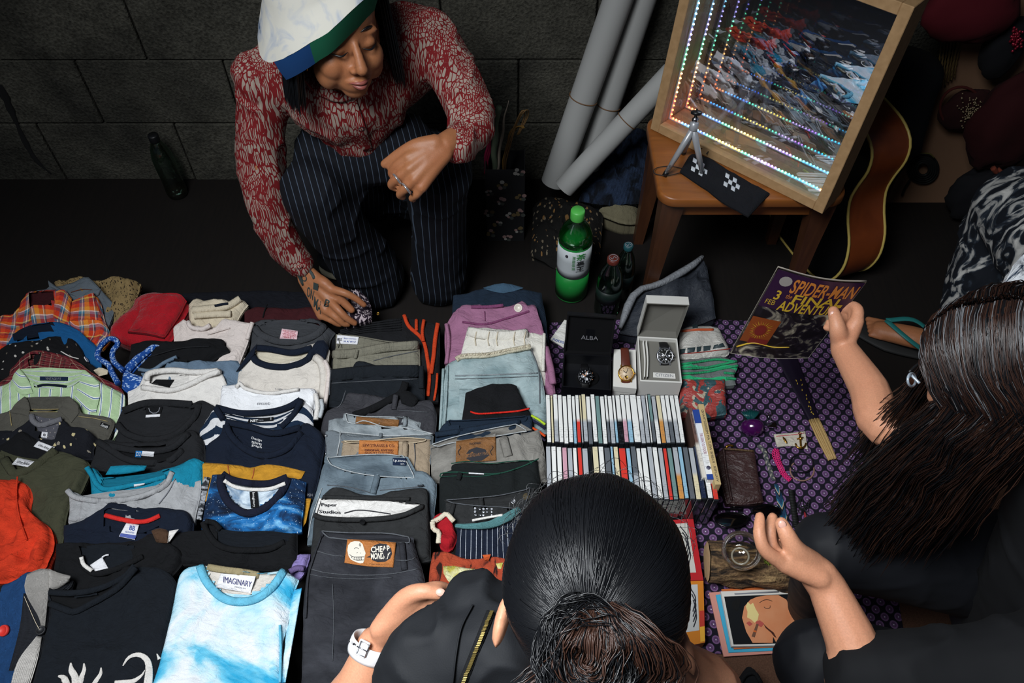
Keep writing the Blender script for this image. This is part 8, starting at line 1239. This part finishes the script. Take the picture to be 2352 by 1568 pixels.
dq = 1.1; hand(mb, D(1880,1322,dq),[D(1800,1295,dq - .012),D(1790,1280,dq + .008),D(1795,1265,dq + .026),D(1805,1256,dq + .04)], [[D(1757,1262,dq - .02),D(1744,1222,dq - .018),D(1746,1186,dq - .006)], [D(1772,1254,dq + .006),D(1769,1214,dq + .01),D(1775,1188,dq + .02)], [D(1778,1248,dq + .02),D(1768,1228,dq + .028),D(1772,1216,dq + .034)], [D(1790,1240,dq + .034),D(1783,1224,dq + .04),D(1786,1216,dq + .044)]], [D(1868,1294,dq + .006),D(1828,1262,dq - .012),D(1806,1224,dq - .016),D(1794,1200,dq - .01)], .0245,.0098)
V, Fc = remesh(mb, .004,2); bd3 = mk('body', V, Fc, m_sk2,C1); nail(bd3,D(1797,1205,dq - .021),D(1794,1200,dq) - D(1806,1224,dq),-ray((1797,1205)),.011,.014); nail(bd3,D(1913,722,dk - .023),D(1914,714,dk) - D(1920,735,dk),-ray((1913,722)),.011,.014)
m_top = NT('black_tee_cloth').done(lin('0d0e11'),.85,0,.25); mb = MB(); limb(mb, [SR, (SR + ER) / 2,ER * .78 + WR3 * .22], [.075,.066,.06], 18); limb(mb, [SL, SL * .45 + EL3 * .55], [.065,.055], 18); limb(mb, [nk3,ch3,(ch3 + pl3) / 2,pl3], [.07,.14,.15,.17], 20); limb(mb, [SR + (.04,0,0),ch3 + (.02,0,.05),SL + (.04,0,0)], [.085,.1,.085], 18)
V, Fc = remesh(mb, .007,4,disp=wrinkle(.006,10,34)); mk('tee', V, Fc, m_top, C1)
KA = D(1905,1262,1.40); KB = D(1872,1512,1.24); HA = np.array((1.0,.62,.26)); HBp = np.array((.98,.3,.26)); FA = np.array((.66,.62,.04)); FBp = np.array((.62,.36,.04)); m_leg = NT('black_leggings').done(lin('0e1016'),.7,0,.35); mb = MB(); limb(mb, [HA, (HA + KA) / 2 + (0,0,.02),KA], [.12,.095,.068], 20); limb(mb, [KA, (KA + FA) / 2,FA], [.066,.055,.045], 18); limb(mb, [HBp, (HBp + KB) / 2 + (0,0,.02),KB], [.12,.095,.066], 20); limb(mb, [KB, (KB + FBp) / 2,FBp], [.064,.055,.045], 18); limb(mb, [HA, HBp], [.13,.13], 18)
V, Fc = remesh(mb, .007,5,disp=wrinkle(.003,9,44)); V[:, 2] = np.maximum(V[:, 2], .012); mk('leggings', V, Fc, m_leg, C1)
# her long hair
rs = np.random.RandomState(9); er3 = np.array((.092,.108,.108)); V, Fc = sphere((0,0,0),er3 * .975,30); V = V + np.array((0,.022,-.014)); k_ = V[:, 2] < .06; cap3 = V @ R3.T + hc3; hr3 = mk('hair', cap3,[f for f in Fc if V[list(f),2].max() < .072 or V[list(f),1].min() > .055], m_hairb, C1); Ps = []; mi = []; GR = []
for i in range(5200):
 # roots along the parting, then over the side of the head, then hanging down
 side = -1 if rs.rand() < .3 else 1; z0 = rs.uniform(-.1,.098); m_ = 22; a = np.linspace(.05,1,9) * rs.uniform(1.45,1.85); zz = z0 * (1 - .1 * np.linspace(0,1,9)); kx = np.sqrt(np.maximum(1 - (zz / .112) ** 2,.05)); lf = 1.0 + .06 * rs.rand()
 P = np.stack([side * np.sin(a) * er3[0] * kx * lf, .022 + np.cos(a) * er3[1] * kx * lf, zz - .014], 1) @ R3.T + hc3; last = P[-1]; q = np.linspace(0,1,m_ - 9)[1:, None] if False else np.linspace(1 / (m_ - 9),1,m_ - 9)[:, None]; L_ = rs.uniform(.26,.40); fl = f3 * (.015 + .03 * rs.rand()); lat = np.array((rs.normal(0,.012),rs.normal(0,.018),0)); H_ = last + np.array((0,0,-1)) * L_ * q + fl * np.sin(q * 1.6) + lat * q + .006 * np.sin(q * 7 + rs.rand() * 6) * np.array((.6,.8,0)); P = np.concatenate([P, H_]); P = P + .0015 * rs.randn() * np.sin(np.arange(m_) * .6 + 6 * rs.rand())[:, None]; Ps.append(P); r_ = rs.rand(); mi.append(2 if r_ < .45 else (3 if r_ < .62 else 0)); GR.append(P[:11] + (P[:11] - hc3) * .012) if r_ > .95 else None
wob = lambda Q: Q + .004 * np.stack([fbm(Q * 22,5,2),fbm(Q * 22,6,2),fbm(Q * 22,7,2)], -1)
Ps = wob(np.array(Ps)); GR = wob(np.array(GR)); strands('grey_strands', GR, .00045,m_hairg, hr3); strands('strands', Ps, .0009,m_hairb, hr3,mats=[m_hairb, m_hairg, m_hairbr, m_hairrb], mi=mi)
# her glasses
gp = empty('eyeglasses', D(2100,858,1.12)); mg = plain('clear_frame', 'a9b6c2', .2,.3); V, Fc = tube(crom([D(2130,822,1.12),D(2108,836,1.115),D(2088,854,1.11)], 10),.0018,8); mk('temple', V, Fc, mb_, gp)
C = np.array([D(2094 + 9 * math.cos(t),872 + 15 * math.sin(t),1.11 + .012 * math.cos(t)) for t in np.linspace(0,6.283,24)[:-1]]); V, Fc = tube(C, .0018,8,True); mk('rim', V, Fc, mg, gp); mk('lens', np.concatenate([C, [C.mean(0)]]),[(i, (i + 1) % 23,23) for i in range(23)], m_glass, gp); V, Fc = tube(crom([D(2090,858,1.11),D(2100,868,1.105),D(2112,880,1.1)], 8),.002,8); mk('bridge', V, Fc, mg, gp); tag(gp, 'eyeglasses on the face of the long-haired buyer', 'glasses')
# ---------------------------------------------------------------- comic book in her hand
cq_ = [PY(1787,614,1.03),PY(1991,647,1.0),PY(1857,822,1.0),PY(1677,811,1.03)]; q4 = np.array(cq_); nrm = np.cross(q4[1] - q4[0], q4[3] - q4[0]); nrm /= np.linalg.norm(nrm); nrm = nrm if nrm @ (O - q4[0]) > 0 else -nrm; cb = empty('comic_book', q4.mean(0))
nu = 14; ss = np.linspace(0,1,nu); G_ = np.array([[(1 - y) * ((1 - x) * q4[0] + x * q4[1]) + y * ((1 - x) * q4[3] + x * q4[2]) + nrm * .012 * math.sin(x * math.pi) * (1 - .4 * y) for x in ss] for y in ss])
def cbp(x, y, l=0): return (1 - y) * ((1 - x) * q4[0] + x * q4[1]) + y * ((1 - x) * q4[3] + x * q4[2]) + nrm * (.012 * math.sin(x * math.pi) * (1 - .4 * y) + l)
n = NT('comic_cover'); c_ = n.coord('Object'); m_cov = n.done(n.ramp(n.noise(c_, 26,6,1.5),[(.42,lin('0f0d12')),(.52,lin('1c1820')),(.6,lin('6d675c')),(.68,lin('a8a08c'))]),.35)
def sheet(nm, x0,x1,y0,y1,l, m_, k_=8): V = [cbp(x0 + (x1 - x0) * i / k_, y0 + (y1 - y0) * j / k_, l) for j in range(k_ + 1) for i in range(k_ + 1)]; return mk(nm, V, gridF(k_ + 1,k_ + 1),m_, cb)
V = np.concatenate([G_.reshape(-1,3),(G_ - nrm * .004).reshape(-1,3)]); n0 = nu * nu; rgn = [i for i in range(nu)] + [j * nu + nu - 1 for j in range(1,nu)] + [(nu - 1) * nu + i for i in range(nu - 2,-1,-1)] + [j * nu for j in range(nu - 2,0,-1)]; mk('pages', V, gridF(nu, nu) + [tuple(i + n0 for i in f[::-1]) for f in gridF(nu, nu)] + [(rgn[i], rgn[(i + 1) % len(rgn)], n0 + rgn[(i + 1) % len(rgn)], n0 + rgn[i]) for i in range(len(rgn))], plain('comic_paper', '8a8278', .5),cb)
cov = sheet('cover', .01,.99,.01,.99,.0006,m_cov, 12); sheet('title_band', .01,.99,.01,.4,.001,NT('purple_cover').done(lin('2a1430'),.35)); sheet('sunburst_panel', .02,.36,.52,.82,.0012,NT('orange_burst').done(lin('7a3a16'),.35))
def ctext(s, x0,x1,y0,y1,m_, l=.0016,bold=.0,shear=0): V2,Fc = text_mesh(s, bold, shear); mk('lettering', [cbp(x0 + (x1 - x0) * a, y1 - (y1 - y0) * b_, l) for a, b_ in V2], Fc, m_, cov, smooth=False)
yl = plain('comic_yellow', 'b8962a', .5); og = plain('comic_orange', 'b8702e', .5); ctext('SPIDER-MAN', .24,.97,.05,.2,og, bold=.02); ctext('the', .24,.31,.21,.26,og); ctext('FINAL', .33,.92,.2,.29,yl, bold=.02); ctext('ADVENTURE', .22,.92,.29,.4,yl, bold=.02); ctext('3', .12,.18,.2,.3,yl, bold=.02); ctext('FEB', .06,.17,.31,.36,yl)
rs2 = random.Random(4)
for k_ in range(26): a = k_ * 6.283 / 26; r0,r1 = .085,.085 + .06 * rs2.uniform(.6,1.2); cx, cy = .19,.66; mk('sun_ray', [cbp(cx + r0 * math.cos(a - .05),cy + r0 * .8 * math.sin(a - .05),.0018),cbp(cx + r1 * math.cos(a),cy + r1 * .8 * math.sin(a),.0018),cbp(cx + r0 * math.cos(a + .05),cy + r0 * .8 * math.sin(a + .05),.0018)], [(0,1,2)], yl if k_ % 2 else og, cov, smooth=False)
mk('red_disc', [cbp(.19 + .065 * math.cos(t),.66 + .06 * math.sin(t),.002) for t in np.linspace(0,6.283,20)[:-1]], [tuple(range(19))], plain('comic_red', '6a1a16', .5),cov, smooth=False); sheet('red_block', .12,.35,.76,.83,.002,plain('comic_red', '6a1a16', .5),3)
V, Fc = tube(crom([cbp(x, y, .0015) for x, y in ((.03,.9),(.2,.82),(.45,.84),(.65,.83))], 20),np.linspace(.002,.0008,20),6); mk('yellow_swoosh', V, Fc, yl, cov); mk('white_badge', [cbp(.15 + .07 * math.cos(t),.1 + .05 * math.sin(t),.0018) for t in np.linspace(0,6.283,16)[:-1]], [tuple(range(15))], plain('badge_grey', '8a8480', .5),cov, smooth=False)
tag(cb, 'comic book with orange and yellow title held up by the long-haired buyer', 'comic book')
# ---------------------------------------------------------------- fourth person at the right edge
P4_ = empty('person', (1.25,1.2,0)); tag(P4_, 'person at the right edge in black and white marbled trousers with teal flip-flops', 'person')
n = NT('marbled_cloth'); c_ = n.coord('Object'); m_mar = n.done(n.ramp(n.noise(n.mapping(c_, rot=(0,.5,.4),scale=(1,1.6,1)),13,6,1.6),[(.46,lin('12161d')),(.52,lin('2a323c')),(.56,lin('8a8a88')),(.66,lin('b9b8b4'))]),.85,0,.2)
hip4 = D(2480,620,1.75); kn4 = D(2330,470,1.95); an4 = PZ(2170,800,.08); mb = MB(); limb(mb, [hip4,(hip4 + kn4) / 2,kn4], [.14,.12,.095], 20); limb(mb, [kn4,D(2285,590,2.05),D(2250,720,2.12)], [.095,.1,.105], 20); V, Fc = remesh(mb, .007,4,disp=wrinkle(.007,10,54)); mk('trousers', V, Fc, m_mar, P4_)
mb = MB(); f0 = PZ(2155,800,.05); ft = PZ(1990,748,.03); d = ft - f0; limb(mb, [D(2240,740,2.1),an4 + (.03,0,.02),f0 + (.04,.0,.02)], [.045,.036,.034]); limb(mb, [f0 + (.05,0,0),f0 * .6 + ft * .4 + (0,0,.012),f0 * .2 + ft * .8], [.032,.034,.03], flat=.8)
pd = np.cross(d, (0,0,1)); pd /= np.linalg.norm(pd)
for k_ in range(5): b0_ = f0 * .25 + ft * .75 + pd * (.03 - .014 * k_); limb(mb, [b0_, b0_ + d / np.linalg.norm(d) * (.05 - .005 * k_) - (0,0,.004)], [.012 - .001 * k_, .0095 - .0008 * k_], 10)
q4_ = hip4 + np.array((.06,-.02,0)); limb(mb, [q4_, q4_ + (.05,-.03,.25),q4_ + (.04,-.05,.5)], [.1,.1,.08]); headmesh(mb, q4_ + np.array((.0,-.06,.68)),np.stack([(0,-1,0),(0,0,1),(-1,0,0)], 1).astype(float)); limb(mb, [q4_ + (.03,-.05,.5),q4_ + (.01,-.06,.62)], [.055,.05]); V, Fc = remesh(mb, .004,2); mk('body', V, Fc, m_sk1,P4_); mb = MB(); limb(mb, [q4_, q4_ + (.05,-.03,.25),q4_ + (.04,-.05,.48)], [.16,.15,.12], 20); limb(mb, [q4_ + (.06,-.2,.46),q4_ + (.04,-.05,.5),q4_ + (.06,.12,.46)], [.07,.09,.07], 18)
for sg in (-.22,.14): limb(mb, [q4_ + (.06,sg, .46),q4_ + (.0,sg * 1.3,.22),q4_ + (-.1,sg * .9,.08)], [.065,.055,.05], 16)
V, Fc = remesh(mb, .008,4,disp=wrinkle(.006,9,64)); mk('top', V, Fc, m_top, P4_); V, Fc = sphere((0,0,0),(.105,.095,.11),24); mk('hair', V + q4_ + (.02,-.06,.72),Fc, m_hairb, P4_)
mb = MB(); C = crom([f0 + (.09,0,0) - d * .1,f0 * .5 + ft * .5,ft + d / np.linalg.norm(d) * .035], 14); C[:, 2] = .012; V, Fc = tube(C, np.interp(np.linspace(0,1,14),(0,.2,.7,1),(.03,.036,.046,.03)),12,up=(0,0,1),flat=.2); ff = mk('flip_flop', V, Fc, plain('black_foam', '151515', .7),P4_); m_tl = plain('teal_strap', '1d6a68', .5)
tp_ = f0 * .2 + ft * .8 + np.array((0,0,.045))
for s_ in (-1,1): C = crom([tp_, f0 * .55 + ft * .45 + pd * .038 * s_ + (0,0,.04),f0 * .95 + ft * .05 + pd * .036 * s_ + (0,0,.0)], 14); V, Fc = tube(C, .008,8,flat=.35); mk('strap', V, Fc, m_tl, ff)
# white bag bright in the corner
g = G('white_marbled_bag', 'bright white cloth with blue-black splashes at the right edge', 'cloth', k0((2340,590),(2370,560),(2420,540)),k0((2296,690),(2350,700),(2420,700)),fabric('white_splash_cloth', 'd8dde4', pat=clouds([(.55,'dfe3e8'),(.62,'25384e')], 16,1.5)),zf=.85,s=.0,th=.02,dn=.05,wr=.008,zmin=.5,yf=1.0); make(g)
